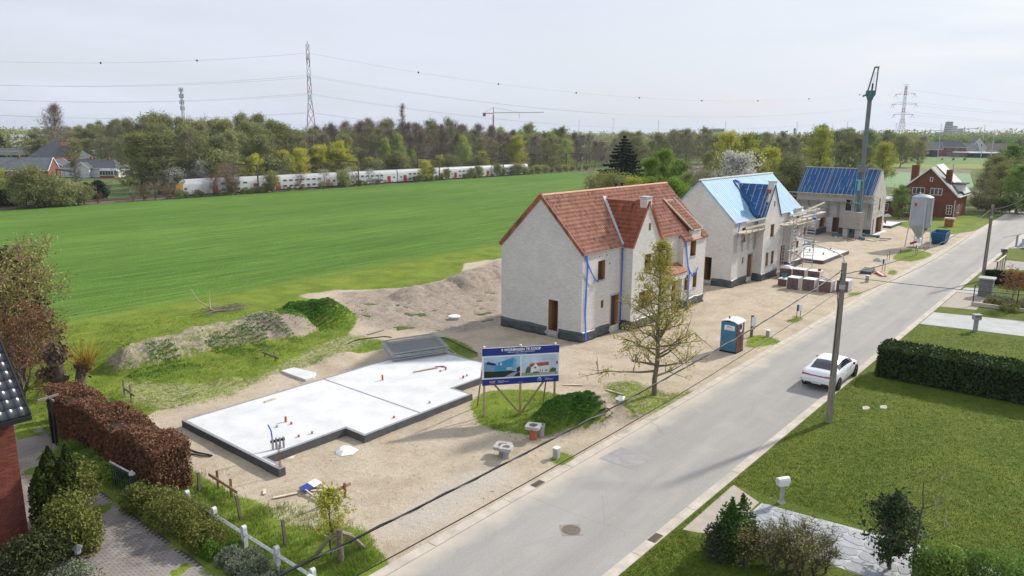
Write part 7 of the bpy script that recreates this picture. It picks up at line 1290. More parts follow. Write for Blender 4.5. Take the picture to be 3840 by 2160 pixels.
def gen_tree(seed,H,tr,cb,cr,n1=26,n2=7,n3=9,tl=1.1,tw=.03,leaves=4,ls=.3,elev=(0.9,0.35),prof='round',droop=0.0,multi=1,jit=.25,wob=.012):
    """returns trunk segments, twig strips (P,Q), leaf centres"""
    rg=np.random.default_rng(seed);segs=[];TP,TQ=[],[]
    for m_ in range(multi):
        az0=rg.uniform(0,6.28);lean=(0.0 if multi==1 else rg.uniform(.12,.35));hH=H*(1 if multi==1 else rg.uniform(.75,1));P=[np.array([0,0,-.2])]
        nseg=9
        for k in range(1,nseg+1):f=k/nseg;P.append(np.array([lean*hH*f*math.cos(az0),lean*hH*f*math.sin(az0),hH*f])+rg.normal(0,wob*H,3)*(1,1,0))
        rad=lambda f:tr*(1-f)**.8/(multi**.5)+.012
        for k in range(nseg):segs.append((P[k],P[k+1],rad(k/nseg),rad((k+1)/nseg)))
        for k in range(n1//multi):
            f=cb+(1-cb)*((k+.5)/(n1//multi))**.9;f=min(.985,f+rg.uniform(-.02,.02));x=f*nseg;i=min(nseg-1,int(x));p0=P[i]+(P[i+1]-P[i])*(x-i);g=(f-cb)/(1-cb)
            pr={'round':math.sqrt(max(.05,1-(2*g-.85)**2*.75)),'cone':1-.88*g,'oval':max(.15,math.sin(PI*(.12+.82*g))),'col':.6+.4*math.sin(PI*g),'vase':.35+.75*g if g<.8 else 1.15-g*.4}[prof]
            L=cr*pr*rg.uniform(.75,1.15);az=k*2.399+rg.uniform(-.4,.4);el=elev[0]+(elev[1]-elev[0])*(1-g) if elev[0]>elev[1] else elev[0];el += rg.uniform(-.15,.15)
            d0=np.array([math.cos(az)*math.cos(el),math.sin(az)*math.cos(el),math.sin(el)]);q=p0;r0=rad(f)*.55;d=d0.copy();pts=[p0]
            for s_ in range(4):d=d+rg.normal(0,.16,3)+np.array([0,0,-.1*droop]);d /= np.linalg.norm(d);nq=q+d*L/4;segs.append((q,nq,max(.008,r0*(1-s_*.24)),max(.006,r0*(1-(s_+1)*.24))));q=nq;pts.append(q)
            for s_ in range(n2):
                u=rg.uniform(.25,1.0)*4;j=min(3,int(u));b0=pts[j]+(pts[j+1]-pts[j])*(u-j);d2=d*.5+rg.normal(0,.55,3)+np.array([0,0,.3-droop*.5]);d2 /= np.linalg.norm(d2);L2=L*rg.uniform(.25,.5);e0=b0+d2*L2
                segs.append((b0,e0,max(.006,r0*.35),.005)) if n3 else None
                m2=rg.random((n3,1));bb=b0+(e0-b0)*m2;dd=d2*.6+rg.normal(0,.6,(n3,3))+np.array([0,0,.25-droop*.8]);dd /= np.linalg.norm(dd,axis=1)[:,None];TP.append(bb);TQ.append(bb+dd*tl*rg.uniform(.5,1.2,(n3,1)))
    TP=np.concatenate(TP);TQ=np.concatenate(TQ);k=rg.random((len(TP),leaves,1)) if leaves else None
    C=(TP[:,None]+(TQ-TP)[:,None]*k).reshape(-1,3)+rg.normal(0,jit,(len(TP)*leaves,3))*(1,1,.8) if leaves else np.zeros((0,3))
    return segs,TP,TQ,C,rg
def tree_meshes(seed,bark,twig,leaf,ls=.3,tw=.03,big=None,n_tube=5,**kw):
    segs,TP,TQ,C,rg=gen_tree(seed,ls=ls,tw=tw,**kw);V,F=tubes([s for s in segs if s[2]>.012],n_tube);mt_=npmesh('trunk',V,F,smooth=True);mt_.materials.append(bark)
    V1,F1=strips(TP,TQ,tw,rg)
    if len(C):V2,F2=leafquads(C,ls,rg);V=np.concatenate([V1,V2]);F=np.concatenate([F1,F2+len(V1)]);mi=np.concatenate([np.zeros(len(F1)),np.ones(len(F2))])
    else:V,F,mi=V1,F1,np.zeros(len(F1))
    mc=npmesh('crown',V,F,mi);mc.materials.append(twig);mc.materials.append(leaf if leaf else twig);return mt_,mc
def plant(name,meshes,loc,label,cat='tree',group=None,s=1.0,sz=None,rz=0.0,parts=('trunk','crown')):
    e=tag(empty(name,loc,rz),label,cat,group);e.scale=(s,s,sz if sz else s)
    for nm,me in zip(parts,meshes):o=bpy.data.objects.new(nm,me);COL.objects.link(o);o.parent=e
    return e
PT={}
PT['willow']=[tree_meshes(11+k,BARK_GREY,TWIG_OL,LF['willow'],.2,.03,H=16,tr=.3,cb=.12,cr=4.2,n1=34,n2=7,n3=8,tl=1.7,leaves=7,prof='oval',elev=(1.2,.75)) for k in range(2)]
PT['bare']=[tree_meshes(21+k,BARK_GREY,TWIG,None,.3,.026,H=17,tr=.28,cb=.22,cr=4.2,n1=32,n2=8,n3=14,tl=1.7,leaves=0,prof='oval',elev=(1.1,.5)) for k in range(2)]
PT['bare_olive']=[tree_meshes(27,BARK_GREY,TWIG_OL,LF['olive'],.2,.03,H=16,tr=.28,cb=.2,cr=4.6,n1=30,n2=8,n3=9,tl=1.4,leaves=1,prof='round',elev=(1.0,.4))]
PT['olive']=[tree_meshes(31+k,BARK,TWIG_OL,LF['olive'],.2,.026,H=13,tr=.25,cb=.12,cr=4.3,n1=30,n2=8,n3=7,tl=1.3,leaves=7,prof='round',elev=(.95,.3)) for k in range(2)]
PT['birch']=[tree_meshes(41+k,BARK_BIRCH,TWIG_OL,LF['birch'],.17,.018,H=15,tr=.2,cb=.2,cr=3.0,n1=28,n2=7,n3=7,tl=1.4,leaves=6,prof='oval',elev=(1.0,.5),droop=.7) for k in range(2)]
PT['yellow']=[tree_meshes(51+k,BARK,TWIG_OL,LF['yellow'],.18,.02,H=9,tr=.22,cb=.1,cr=3.4,n1=30,n2=8,n3=7,tl=1.0,leaves=8,prof='round',elev=(.9,.3)) for k in range(2)]
PT['fresh']=[tree_meshes(56,BARK,TWIG_OL,LF['fresh'],.18,.02,H=9,tr=.22,cb=.08,cr=3.2,n1=30,n2=8,n3=7,tl=1.0,leaves=8,prof='oval',elev=(1.1,.6))]
PT['green']=[tree_meshes(61+k,BARK,TWIG_OL,LF['green'],.22,.022,H=12,tr=.3,cb=.12,cr=4.2,n1=30,n2=8,n3=7,tl=1.2,leaves=7,prof='round',elev=(.9,.25)) for k in range(2)]
PT['bush']=[tree_meshes(71+k,BARK,TWIG_OL,LF[c_],.13,.016,H=4,tr=.1,cb=.05,cr=2.2,n1=27,n2=7,n3=7,tl=.9,leaves=6,prof='round',elev=(1.0,.35),multi=3) for k,c_ in enumerate(('olive','willow'))]
PT['brush']=[tree_meshes(75+k,BARK,(TWIG,TWIG_RED)[k],LF['rust'] if k else None,.09,.011,H=3.6,tr=.06,cb=.05,cr=1.7,n1=24,n2=6,n3=6,tl=.9,leaves=(1 if k else 0),prof='vase',elev=(1.1,.7),multi=4) for k in range(2)]
PT['blossom']=[tree_meshes(81,BARK,TWIG,LF['blossom'],.16,.016,H=6,tr=.14,cb=.12,cr=2.6,n1=26,n2=7,n3=6,tl=.7,leaves=7,prof='round',elev=(.9,.3))]
PT['blossom_thin']=[tree_meshes(83,BARK,TWIG,LF['blossom'],.12,.012,H=4.5,tr=.08,cb=.1,cr=2.1,n1=24,n2=6,n3=5,tl=.9,leaves=2,prof='round',elev=(1.0,.4),multi=3)]
PT['poplar']=[tree_meshes(85,BARK,TWIG,None,.3,.03,H=20,tr=.25,cb=.12,cr=1.5,n1=50,n2=4,n3=8,tl=1.3,leaves=0,prof='col',elev=(1.3,1.2))]
PT['darkbush']=[tree_meshes(87,BARK,TWIG_OL,LF['dark'],.3,.02,H=5,tr=.15,cb=.03,cr=2.4,n1=30,n2=8,n3=6,tl=.6,leaves=6,prof='cone',elev=(.6,.2))]
def spruce(seed,H,Rb,n_w=26):
    rg=np.random.default_rng(seed);segs=[(np.array([0,0,-.2]),np.array([0,0,H]),.28,.02)];C,U,Wd=[],[],[]
    for k in range(n_w):
        f=k/(n_w-1);z=H*(.1+.88*f);L=Rb*(1-f)**.85*(1+.12*math.sin(k*2.3))+.25;nb=int(9-4*f)
        for i in range(nb):
            az=2*PI*i/nb+k*1.1+rg.uniform(-.2,.2);L1=L*rg.uniform(.75,1.12);d=np.array([math.cos(az),math.sin(az),0]);ns=max(4,int(L1/.2));t_=np.linspace(.1,1,ns)
            pts=np.array([0,0,z])+d*(t_*L1)[:,None]+np.array([0,0,1])*(-.28*t_*L1+.16*t_**3*L1)[:,None];segs.append((pts[0],pts[-1],.05*(1-f)+.015,.01));s_=np.array([-d[1],d[0],0])
            for side in (-1,1):
                wdt=.55*(1-t_*.6)*(L1/Rb+.35);c_=pts+s_*side*wdt[:,None]*.5+rg.normal(0,.05,pts.shape);C.append(c_);U.append((s_*side)*wdt[:,None]*.55+np.array([0,0,-.12])*wdt[:,None]);Wd.append(np.tile(d*.11,(ns,1))+rg.normal(0,.03,(ns,3)))
            C.append(pts+np.array([0,0,-.14]));U.append(np.tile(np.array([0,0,-.2]),(ns,1))+rg.normal(0,.05,(ns,3)));Wd.append(np.tile(d*.14,(ns,1)))
    C,U,Wd=map(np.concatenate,(C,U,Wd));V,F=tubes(segs,5);a=npmesh('trunk',V,F);a.materials.append(BARK);V,F=quads(C,U,Wd);b_=npmesh('crown',V,F);b_.materials.append(LF['spruce']);return a,b_
PT['spruce']=[spruce(5,14.3,7.6,24)]
HT=dict(willow=16,bare=17,bare_olive=16,olive=13,birch=15,yellow=9,fresh=9,green=12,bush=4,brush=3.6,blossom=6,blossom_thin=4.5,poplar=20,darkbush=5,spruce=14.3)
rv=random.Random(17)
def grow(kind,loc,height,label,group=None,name=None,cat='tree',wide=1.0,k=None):
    v=PT[kind];me=v[k if k is not None else rv.randrange(len(v))];s=.93*height/HT[kind];nm=name or {'bush':'bush','brush':'bush','darkbush':'evergreen_bush','blossom_thin':'blossom_bush'}.get(kind,{'willow':'willow_tree','birch':'birch_tree','poplar':'poplar_tree','spruce':'spruce_tree','blossom':'blossom_tree'}.get(kind,kind.split('_')[0]+'_tree'))
    return plant(nm,me,loc,label,cat,group,s*wide,s,rv.uniform(0,6.28))
def at_px(px,D):q=AT(px,900,D);return (q[0],q[1],float(zg(q[0],q[1])))
def top_h(px,py,D):return AT(px,py,D)[2]-at_px(px,D)[2]
def along(px,y):                                                    # where the sight column px crosses the line y=const
    d=ray(px,700);return y/d[1]*math.hypot(d[0],d[1])
PROF=[(-40,325),(0,322),(60,322),(110,318),(170,318),(230,312),(330,304),(440,293),(560,286),(680,298),(760,318),(860,306),(930,292),(1010,305),(1100,300),(1250,318),(1400,322),(1540,334),(1600,328),(1700,322),(1760,326),(1800,336),(1900,330),(2000,334),(2060,320),(2150,318),(2230,326),(2262,345),(2350,352),(2450,352),(2600,345)]
def prof(x):return float(np.interp(x,[p[0] for p in PROF],[p[1] for p in PROF]))
LAB=dict(willow='grey-green willow tree in the tall wood behind the train',bare='bare brown tree in the wood behind the train',bare_olive='nearly bare olive-brown tree in the wood behind the train',olive='olive green tree in the wood behind the train',birch='pale green birch tree along the edge of the wood behind the train',green='mid green tree in the far wood')
def kind_at(x):
    r_=rv.random()
    if x<120:return 'olive' if r_<.6 else 'bare_olive'
    if x<230:return 'olive' if r_<.5 else ('bare_olive' if r_<.85 else 'willow')
    if x<760:return 'willow' if r_<.68 else ('olive' if r_<.82 else 'bare_olive')
    if x<960:return 'bare' if r_<.55 else ('bare_olive' if r_<.9 else 'willow')
    if x<1290:return 'bare' if r_<.66 else ('bare_olive' if r_<.9 else 'birch')
    if x<1440:return 'birch' if r_<.55 else ('bare' if r_<.8 else 'olive')
    if x<1560:return 'bare' if r_<.5 else ('bare_olive' if r_<.85 else 'birch')
    return 'olive' if r_<.35 else ('bare_olive' if r_<.65 else ('bare' if r_<.78 else 'green'))
GRP='trees of the wood behind the railway'
for row,(dy,fh,step,ofs) in enumerate(((16,.80,46,0),(30,.95,44,20),(50,1.0,46,8))):   # the wood behind the railway, near to far
    x=378.0+ofs if row==0 else 350.0+ofs
    while x<1560:
        px=x*1.4907;D=along(px,RY(200)+dy);h=top_h(px,prof(x)*1.4907,D)*fh*rv.uniform(.88,1.04);k_=kind_at(x)
        if D<420:p=at_px(px,D);grow(k_,(p[0],p[1]+rv.uniform(-3,3),p[2]),h,LAB[k_],GRP,'wood_tree',wide=rv.uniform(.95,1.25)*min(1.25,15/h+.25))
        x += .8*step*rv.uniform(.75,1.2)*(1.0 if x<900 else .8)
x=1560.0                                                           # farther wood to the right
while x<2300:
    for D,fh in ((360,.86),(430,1.0)):
        px=(x+rv.uniform(-12,12))*1.4907;h=top_h(px,prof(x)*1.4907,D)*fh*rv.uniform(.85,1.05);k_=kind_at(x);p=at_px(px,D);grow(k_,p,h,LAB[k_].replace('wood behind the train','far wood right of the conifer').replace('in the tall wood','in the far wood'),'trees of the far wood','wood_tree',wide=1.15)
    x += 38*rv.uniform(.8,1.2)
for D,fh in ((400,.72),(470,.85),(540,1.0)):                      # the wood beyond the left village
    x=112.0+rv.uniform(0,20)
    while x<360:k_=kind_at(x);grow(k_,at_px(x*1.4907,D),top_h(x*1.4907,prof(x)*1.4907,D)*fh*rv.uniform(.85,1.05),LAB[k_].replace('behind the train','beyond the left village'),'trees beyond the left village','wood_tree',wide=1.2);x += 26*rv.uniform(.7,1.3)
# low dense undergrowth and distant woods that read as one mass
def mass(name,label,pts,hs,leafm,n,ls,spread):
    rg=np.random.default_rng(len(pts));P=np.array(pts)[rg.integers(0,len(pts),n)];h=np.array(hs)[rg.integers(0,len(hs),n)];u=rg.normal(size=(n,3));u /= np.linalg.norm(u,axis=1)[:,None];u *= rg.random((n,1))**.35;C=P+u*np.stack([np.full(n,spread),np.full(n,spread),h*.5],1)+np.stack([0*h,0*h,h*.5],1);V,F=leafquads(C,ls,rg);tag(link(name,npmesh(name,V,F),leafm),label,'wood',kind='stuff')
def band(x0,x1,n,D0,D1):return [at_px(1.4907*(x0+(x1-x0)*(i+.5)/n),rv.uniform(D0,D1)) for i in range(n)]
mass('undergrowth','brown and green undergrowth at the foot of the wood',[(x_,RY(x_)+rv.uniform(11,60),ZR) for x_ in np.linspace(108,330,150)],[3,4.5,6],LF['olive'],26000,.55,5.5)
mass('undergrowth','dark thicket inside the wood behind the railway',[(x_,RY(x_)+rv.uniform(30,75),ZR) for x_ in np.linspace(125,420,150)],[7,9,11],TWIG,26000,.6,5.5)
mass('distant_wood','hazy distant woodland band on the horizon',band(-60,2640,260,800,1500),[14,17,20],LF['olive'],60000,1.9,14)
mass('distant_wood','distant green tree band behind the right village',band(2180,2640,90,640,760),[10,12,14],LF['green'],16000,1.5,8)
mass('distant_wood','distant olive tree band behind the left village',band(-60,260,60,470,640),[11,13,16],LF['olive'],14000,1.3,8)
mass('distant_wood','far olive tree band behind the conifer',band(1500,2280,90,480,620),[12,15,17],LF['olive'],18000,1.3,8)
# single trees that stand out
def one(kind,x,top,D,label,**kw):px=x*1.4907;return grow(kind,at_px(px,D),top_h(px,top*1.4907,D),label,**kw)
Dt=lambda x,dy:along(x*1.4907,RY(200)+dy)
one('bare',172,264,430,'tall bare tree with reddish buds standing above the left village',wide=1.1,name='bare_tree');one('poplar',1018,258,Dt(1018,60),'slim bare poplar rising above the wood');one('yellow',862,365,Dt(862,12),'bright yellow-green willow behind the train, largest of the yellow trees',wide=1.25);one('yellow',815,372,Dt(815,14),'yellow-green willow left of the largest yellow tree',wide=1.0);one('yellow',880,395,Dt(880,9),'low yellow bush in front of the large yellow willow',wide=1.3)
for x,t_ in ((975,345),(1005,333),(1040,372),(1165,338),(1178,362)):one('birch',x,t_,Dt(x,13),'pale green birch standing out before the brown wood',group='birches before the brown wood')
for x,t_ in ((652,395),(725,385),(765,380),(620,412),(1300,348),(936,400),(1110,395),(1215,385)):one('yellow',x,t_,Dt(x,10),'low yellow-olive tree at the foot of the wood',group='yellowish trees at the foot of the wood',wide=.95)
for x,t_ in ((940,405),(1000,395),(1060,405),(1130,400),(1200,402),(700,400),(560,385)):one('bush',x,t_,Dt(x,10),'olive bush at the foot of the wood behind the train',group='bushes at the foot of the wood',cat='bush',wide=1.3)
one('blossom',521,413,Dt(521,9),'white blossoming tree behind the leading train coach',wide=.8);one('blossom_thin',452,428,Dt(452,9),'pale blossom bush behind the front of the train',cat='bush',wide=1.2)
one('olive',212,358,375,'olive tree behind the white bungalow, left one');one('olive',330,356,370,'large rounded olive tree behind the conservatory',wide=1.3);one('olive',368,362,350,'rounded olive tree right of the conservatory',wide=1.2);one('bare',208,398,Dt(208,25),'bare grey tree in front of the white bungalow',name='bare_tree',wide=.9)
one('darkbush',262,456,Dt(265,6),'dark evergreen bush below the white bungalow',cat='bush',wide=1.3);one('darkbush',228,462,Dt(225,6),'dark green evergreen beside the railway bushes',cat='bush',wide=1.4);one('darkbush',385,412,330,'dark conifer right of the conservatory',cat='bush')
for x in (6,30,50):one('darkbush',x,478,Dt(x,3),'dark evergreen hedge tree at the left end of the railway',group='dark hedge trees at the left edge',wide=1.5)
for x,t_ in ((8,335),(32,330)):one('spruce',x,t_,500,'dark spruce beyond the motorway bridge',group='dark spruces beyond the bridge')
one('yellow',4,420,Dt(4,20),'yellow bush at the left edge of the village',cat='bush')
# scrub on the field side of the railway
for k,(x,t_,kd) in enumerate(((75,455,0),(105,438,0),(135,452,1),(165,458,1),(195,462,1),(222,475,0))):grow('bush',at_px(x*1.4907,along(x*1.4907,RY(0)-4.5)),top_h(x*1.4907,t_*1.4907,along(x*1.4907,RY(0)-4.5)),('olive bush of the big thicket by the left end of the railway','silvery green bush of the big thicket by the left end of the railway')[kd],'thicket at the left end of the railway','bush','bush',1.35,kd)
for x,t_ in ((255,490),(345,478),(372,470),(400,462),(430,470),(590,425),(600,450),(760,440),(905,440)):one('brush',x,t_,along(x*1.4907,RY(0)-4.2),'bare brown brush beside the railway',group='bare brush beside the railway',cat='bush',wide=1.2)
for x in np.arange(440,1300,13.5):
    D=along(x*1.4907,RY(0)-4.0);h=rv.uniform(1.0,2.0) if not (980<x<1030) else .7;grow('bush' if rv.random()<.55 else 'brush',at_px((x+rv.uniform(-5,5))*1.4907,D),h,'low dark scrub along the railway bank','low scrub along the railway bank','scrub','scrub',1.3)
for x,t_,kd in ((548,440,'brush'),(585,420,'brush'),(680,448,'brush'),(690,440,'bush'),(820,430,'blossom_thin'),(870,432,'bush'),(885,425,'blossom_thin'),(935,428,'blossom_thin'),(960,440,'brush'),(1073,408,'yellow'),(1085,425,'bush'),(1125,430,'bush'),(1190,425,'bush'),(1205,420,'bush'),(1250,418,'bush'),(1265,425,'bush'),(1305,420,'brush')):one(kd,x,t_,along(x*1.4907,RY(0)-4.4),{'brush':'bare bush partly hiding the train','bush':'green bush partly hiding the train','blossom_thin':'pale blossoming bush partly hiding the train','yellow':'yellow-green young tree partly hiding the train'}[kd],group='bushes partly hiding the train' if kd != 'yellow' else None,cat='bush',wide=1.0)
for x in np.arange(1300,1500,17):one('bush',x,rv.uniform(412,425),along(x*1.4907,RY(0)-3),'pale green bush along the railway right of the train',group='bushes along the railway right of the train',cat='bush',wide=1.5,k=1)
for x in (1330,1400,1470):one('brush',x,430,along(x*1.4907,RY(0)-5),'brown brush below the bushes right of the train',group='brush right of the train',cat='bush',wide=1.6)
# trees behind and between the new houses
grow('spruce',(119.6,72.7,0),14.3,'tall dark spruce standing at the corner of the green field')
for x,t_,D,kd,lab in ((1662,385,138,'fresh','bright fresh green tree right of the dark spruce, tallest of the group'),(1700,410,132,'fresh','bright fresh green tree at the right end of the spruce group'),(1632,405,134,'fresh','bright green tree between the spruce and the tallest bright tree'),(1500,462,112,'bush','olive bush behind the terracotta roof, left of the spruce'),(1545,462,108,'bush','dull green bush at the foot of the spruce'),(1590,456,104,'yellow','yellow-green bush right below the spruce'),(1630,456,100,'fresh','low bright green bush behind the terracotta roof'),(1690,458,92,'fresh','green bush peeping between the two new houses'),(1720,440,118,'green','dark green bush left of the foil roof'),(1755,430,110,'brush','brown leafless bush left of the foil roof'),(1842,402,118,'blossom','white blossoming tree behind the light blue foil roof'),(1775,385,190,'olive','leaning olive tree behind the ploughed field'),(1815,340,235,'yellow','large yellow-green oak beyond the foil roof'),(1862,345,240,'yellow','yellow-green oak right of the largest one'),(1880,385,160,'yellow','bright yellow bush above the foil roof ridge'),(1925,380,170,'yellow','yellow-green tree between the two blue roofs, left one'),(1960,412,160,'bush','olive bush between the two blue roofs'),(1990,418,160,'bush','olive bush left of the dark blue roof'),(2045,330,260,'yellow','tall yellow poplar behind the dark blue roof'),(2095,362,250,'olive','olive tree behind the ridge of the dark blue roof'),(2135,350,250,'olive','grey-green round tree behind the dark blue roof'),(2200,365,230,'yellow','yellowish tree right of the crane mast'),(2160,370,240,'olive','olive tree just behind the crane mast'),(2255,470,138,'green','dark green bush left of the red-brown brick house'),(2300,450,150,'green','green garden bush behind the brick house')):
    one(kd,x,t_,D,lab,wide=.8 if kd=='bush' else .95,cat='bush' if kd in ('bush','brush') else 'tree')
for x in np.arange(1735,2010,22):one('bush',x,rv.uniform(436,450),rv.uniform(148,165),'olive bush in the thicket behind the foil roofed house',group='thicket behind the foil roofed house',cat='bush',wide=1.0)
for k,(x,t_,D,kd) in enumerate(((2480,395,185,'olive'),(2520,370,200,'green'),(2560,380,180,'bare_olive'),(2465,420,170,'bare_olive'),(2500,415,165,'olive'),(2545,420,160,'green'),(2590,400,160,'bare_olive'),(2448,450,158,'bare_olive'))):one(kd,x,t_,D,('leafy green tree beside the road past the brick house' if kd=='green' else 'olive roadside tree past the brick house' if kd=='olive' else 'half bare roadside tree past the brick house'),group='roadside trees past the brick house',wide=1.15)
for x in np.arange(2450,2580,20):one('bush',x,500,162,'bushy hedge plant beside the brick house',group='hedge plants beside the brick house',cat='bush',wide=1.4)
for k,(x,t_) in enumerate(((2230,352),(2262,340),(2295,345),(2330,350),(2365,352),(2400,356),(2440,352),(2480,352),(2530,350))):one('green' if k % 2 else 'olive',x,t_,640,'tree among the houses of the right village',group='trees around the right village',wide=1.4)
for x in (2240,2262,2282,2345,2372,2400):one('bush',x,398,470,'low hedge bush at the far edge of the meadow',group='bushes along the far meadow edge',cat='bush',wide=1.5)
# ---------------------------------------------------------------- young budding tree by the sale board
me=tree_meshes(103,M('slim trunk bark',(0.17,0.145,0.10),0.9,0.3,5),M('budding twigs',(0.24,0.19,0.11),0.9,0.2,3),LF['bud'],.085,.006,n_tube=7,H=8.0,tr=.14,cb=.14,cr=3.0,n1=60,n2=8,n3=5,tl=.5,leaves=3,prof='cone',elev=(.95,.18),jit=.05,wob=.004);plant('budding_tree',me,(34.15,18.3,TZ(34.15,18.3)),'young bare-branched tree with yellow-green buds beside the road','tree')
me=tree_meshes(105,BARK,TWIG_OL,LF['yellow'],.07,.006,H=2.3,tr=.03,cb=.25,cr=.75,n1=24,n2=6,n3=4,tl=.2,leaves=3,prof='oval',elev=(1.1,.6),jit=.04);x_,y_=L3(1400,1280);plant('sapling',me,(x_,y_,TZ(x_,y_)),'small yellow-green sapling behind the strainer post','sapling')
# ---------------------------------------------------------------- hedges
def hedge(name,label,path,w,h,leafm,core,n,ls,wob=.12,cat='hedge',top=None,seed=1):
    """clipped hedge along a plan path: a dark twiggy core with leaf faces all over it"""
    rg=np.random.default_rng(seed);e=tag(empty(name,(path[0][0],path[0][1],0)),label,cat);mb=MB();P=[np.array(p,float) for p in path];o0=P[0].copy();Cs=[]
    for a,b_ in zip(P[:-1],P[1:]):
        d=b_-a;L=np.linalg.norm(d);d /= L;nn=np.array([-d[1],d[0]]);c_=w*.42;q=[a-o0+nn*c_,a-o0-nn*c_,b_-o0-nn*c_,b_-o0+nn*c_];mb.prism([tuple(x) for x in q],0,h*.93)
        m_=int(n*L/sum(np.linalg.norm(P[i+1]-P[i]) for i in range(len(P)-1)));s_=rg.random(m_);per=rg.random(m_)*(2*h+w);off=np.where(per<h,-w/2,np.where(per<h+w,per-h-w/2,w/2));z=np.where(per<h,per,np.where(per<h+w,h,2*h+w-per))
        hw=1+wob*(vnoise(s_*L,z*1.3,.8,5)-.5)*2;pt=(a-o0)[None]+d*(s_*L)[:,None]+nn*(off*hw)[:,None];z=z*(1+wob*.7*(vnoise(s_*L,off,.7,9)-.5)*2);C=np.concatenate([pt,z[:,None]],1)+rg.normal(0,.045,(m_,3));Cs.append(C)
        for end,sg_ in ((a,-1),(b_,1)):
            m2=int(m_*w/(2*L));C=np.concatenate([(end-o0)[None]+nn*((rg.random(m2)-.5)*w)[:,None]+d*sg_*(rg.random(m2)*.08)[:,None],(rg.random(m2)*h)[:,None]],1)+rg.normal(0,.04,(m2,3));Cs.append(C)
    mb.build('branches',core,e);C=np.concatenate(Cs);C=C[C[:,2]>.02];V,F=leafquads(C,ls,rg);o=link('foliage',npmesh('foliage',V,F),leafm,e);return e
CORE=M('hedge core',(0.035,0.026,0.018),1,0.3,4);CORE_G=M('green hedge core',(0.012,0.018,0.008),1,0.3,4)
hedge('beech_hedge','brown dry-leaved beech hedge beside the paved drive',[(12.15,26.9),(12.2,31.5),(12.1,37.4)],1.4,1.95,LF['beech'],CORE,34000,.075,.26)
hedge('conifer_hedge','tall clipped dark green conifer hedge on the right lawn',[(46.3,10.0),(46.6,-18)],2.2,1.8,leafmat('thuja',(0.024,0.054,0.012),(0.063,0.102,0.024),.1,.1,2.5),CORE_G,30000,.12,.05)
hedge('dark_hedge','dark low hedge behind the garden pillar, roadside piece',[(82.6,9.6),(82.6,8.3)],1.0,1.1,LF['dark'],CORE_G,2500,.14);hedge('dark_hedge','dark low hedge behind the black wire fence',[(82.4,7.9),(82,-8)],1.0,1.15,LF['dark'],CORE_G,9000,.14);hedge('dark_hedge','small dark clipped hedge at the far right lawn',[(112.6,9.2),(113,0)],1.2,1.6,LF['dark'],CORE_G,4000,.16)
# ---------------------------------------------------------------- foreground shrubs
def blob(name,label,loc,r,leafm,n,ls,seed,cat='shrub',lumps=9,core=True,flat=.0):
    """leafy shrub: leaf faces gathered on many lumps around a few stems"""
    rg=np.random.default_rng(seed);e=tag(empty(name,loc),label,cat);r=np.array(r,float);C0=rg.normal(size=(lumps,3));C0 /= np.linalg.norm(C0,axis=1)[:,None];C0[:,2]=np.abs(C0[:,2]);C0=C0*r*.62;C0[:,2] += r[2]*.25;k=rg.integers(0,lumps,n);u=rg.normal(size=(n,3));u /= np.linalg.norm(u,axis=1)[:,None];rad=(.35+.3*rg.random(lumps))[k][:,None]*r*(rg.random((n,1))**.3);C=C0[k]+u*rad;C=C[C[:,2]>.02];V,F=leafquads(C,ls,rg,flat);link('foliage',npmesh('foliage',V,F),leafm,e);V,F=tubes([(np.array([0,0,-.1]),c*.9,.03,.008) for c in C0],4);link('stems',npmesh('stems',V,F),BARK,e);return e
def gpz(px,py):x,y=G(px,py);return (x,y,0.0)
def colyew(name,label,loc,hs,rg_seed):
    rg=np.random.default_rng(rg_seed);e=tag(empty(name,loc),label,'conifer');Cs=[];sg=[]
    for (dx_,dy_,h,r_) in hs:
        n=int(2600*h/2.5);z=rg.random(n)**.8*h;rr2=r_*np.where(z<h*.75,1-.25*np.abs(z/h-.4),(1-z/h)*3.6)*(.55+.45*rg.random(n)**.4);a=rg.random(n)*6.28;rr2 *= 1+.18*np.sin(a*5+z*1.5);Cs.append(np.stack([dx_+np.cos(a)*rr2,dy_+np.sin(a)*rr2,z],1));sg.append((np.array([dx_,dy_,-.1]),np.array([dx_,dy_,h*.9]),.06,.01))
    C=np.concatenate(Cs);V,F=leafquads(C,.085,rg);link('foliage',npmesh('foliage',V,F),leafmat('yew',(0.02,0.035,0.008),(0.065,0.085,0.016),.05,.1,3),e);V,F=tubes(sg);link('stems',npmesh('stems',V,F),BARK,e)
colyew('columnar_yew','clump of dark columnar yews against the brick house corner',(7.95,27.1,0),[(0,0,3.0,.38),(.45,-.1,2.75,.34),(.25,.35,3.1,.36),(-.3,-.25,2.7,.36),(.75,.3,3.0,.28),(.05,-.45,2.3,.3)],3)
blob('leafy_shrub','large loose olive-green shrub spreading over the paved drive',(7.95,25.7,0),(1.0,1.05,1.45),LF['shrubby'],9000,.075,4,lumps=18);blob('leafy_shrub','yellow-green upper shrub leaning from the yews over the drive',(8.9,27.6,.2),(1.0,.9,1.6),LF['shrubby'],5000,.08,5,lumps=12);blob('leafy_shrub','dark spreading bush at the very lower left corner',(6.6,24.6,0),(1.5,1.3,1.1),leafmat('dim leaf',(0.03,0.04,0.015),(0.075,0.085,0.03),.05,.1,2),7000,.08,6,lumps=14);blob('leafy_shrub','grey-green low bush around the garden lantern',(7.3,23.3,0),(.8,.8,.6),LF['silver'],3500,.06,7)
for k,(x,y,s_,hgt) in enumerate(((10.75,26.6,.75,.85),(10.95,25.6,.85,.9),(11.05,24.5,.9,.95),(11.05,23.4,.9,.95),(11.0,22.5,.7,.8))):blob('border_shrub','variegated green border shrub between drive and rail fence',(x,y,0),(s_,s_,hgt),LF['shrubby'],4200,.062,20+k,lumps=12)['group']='border shrubs along the drive'
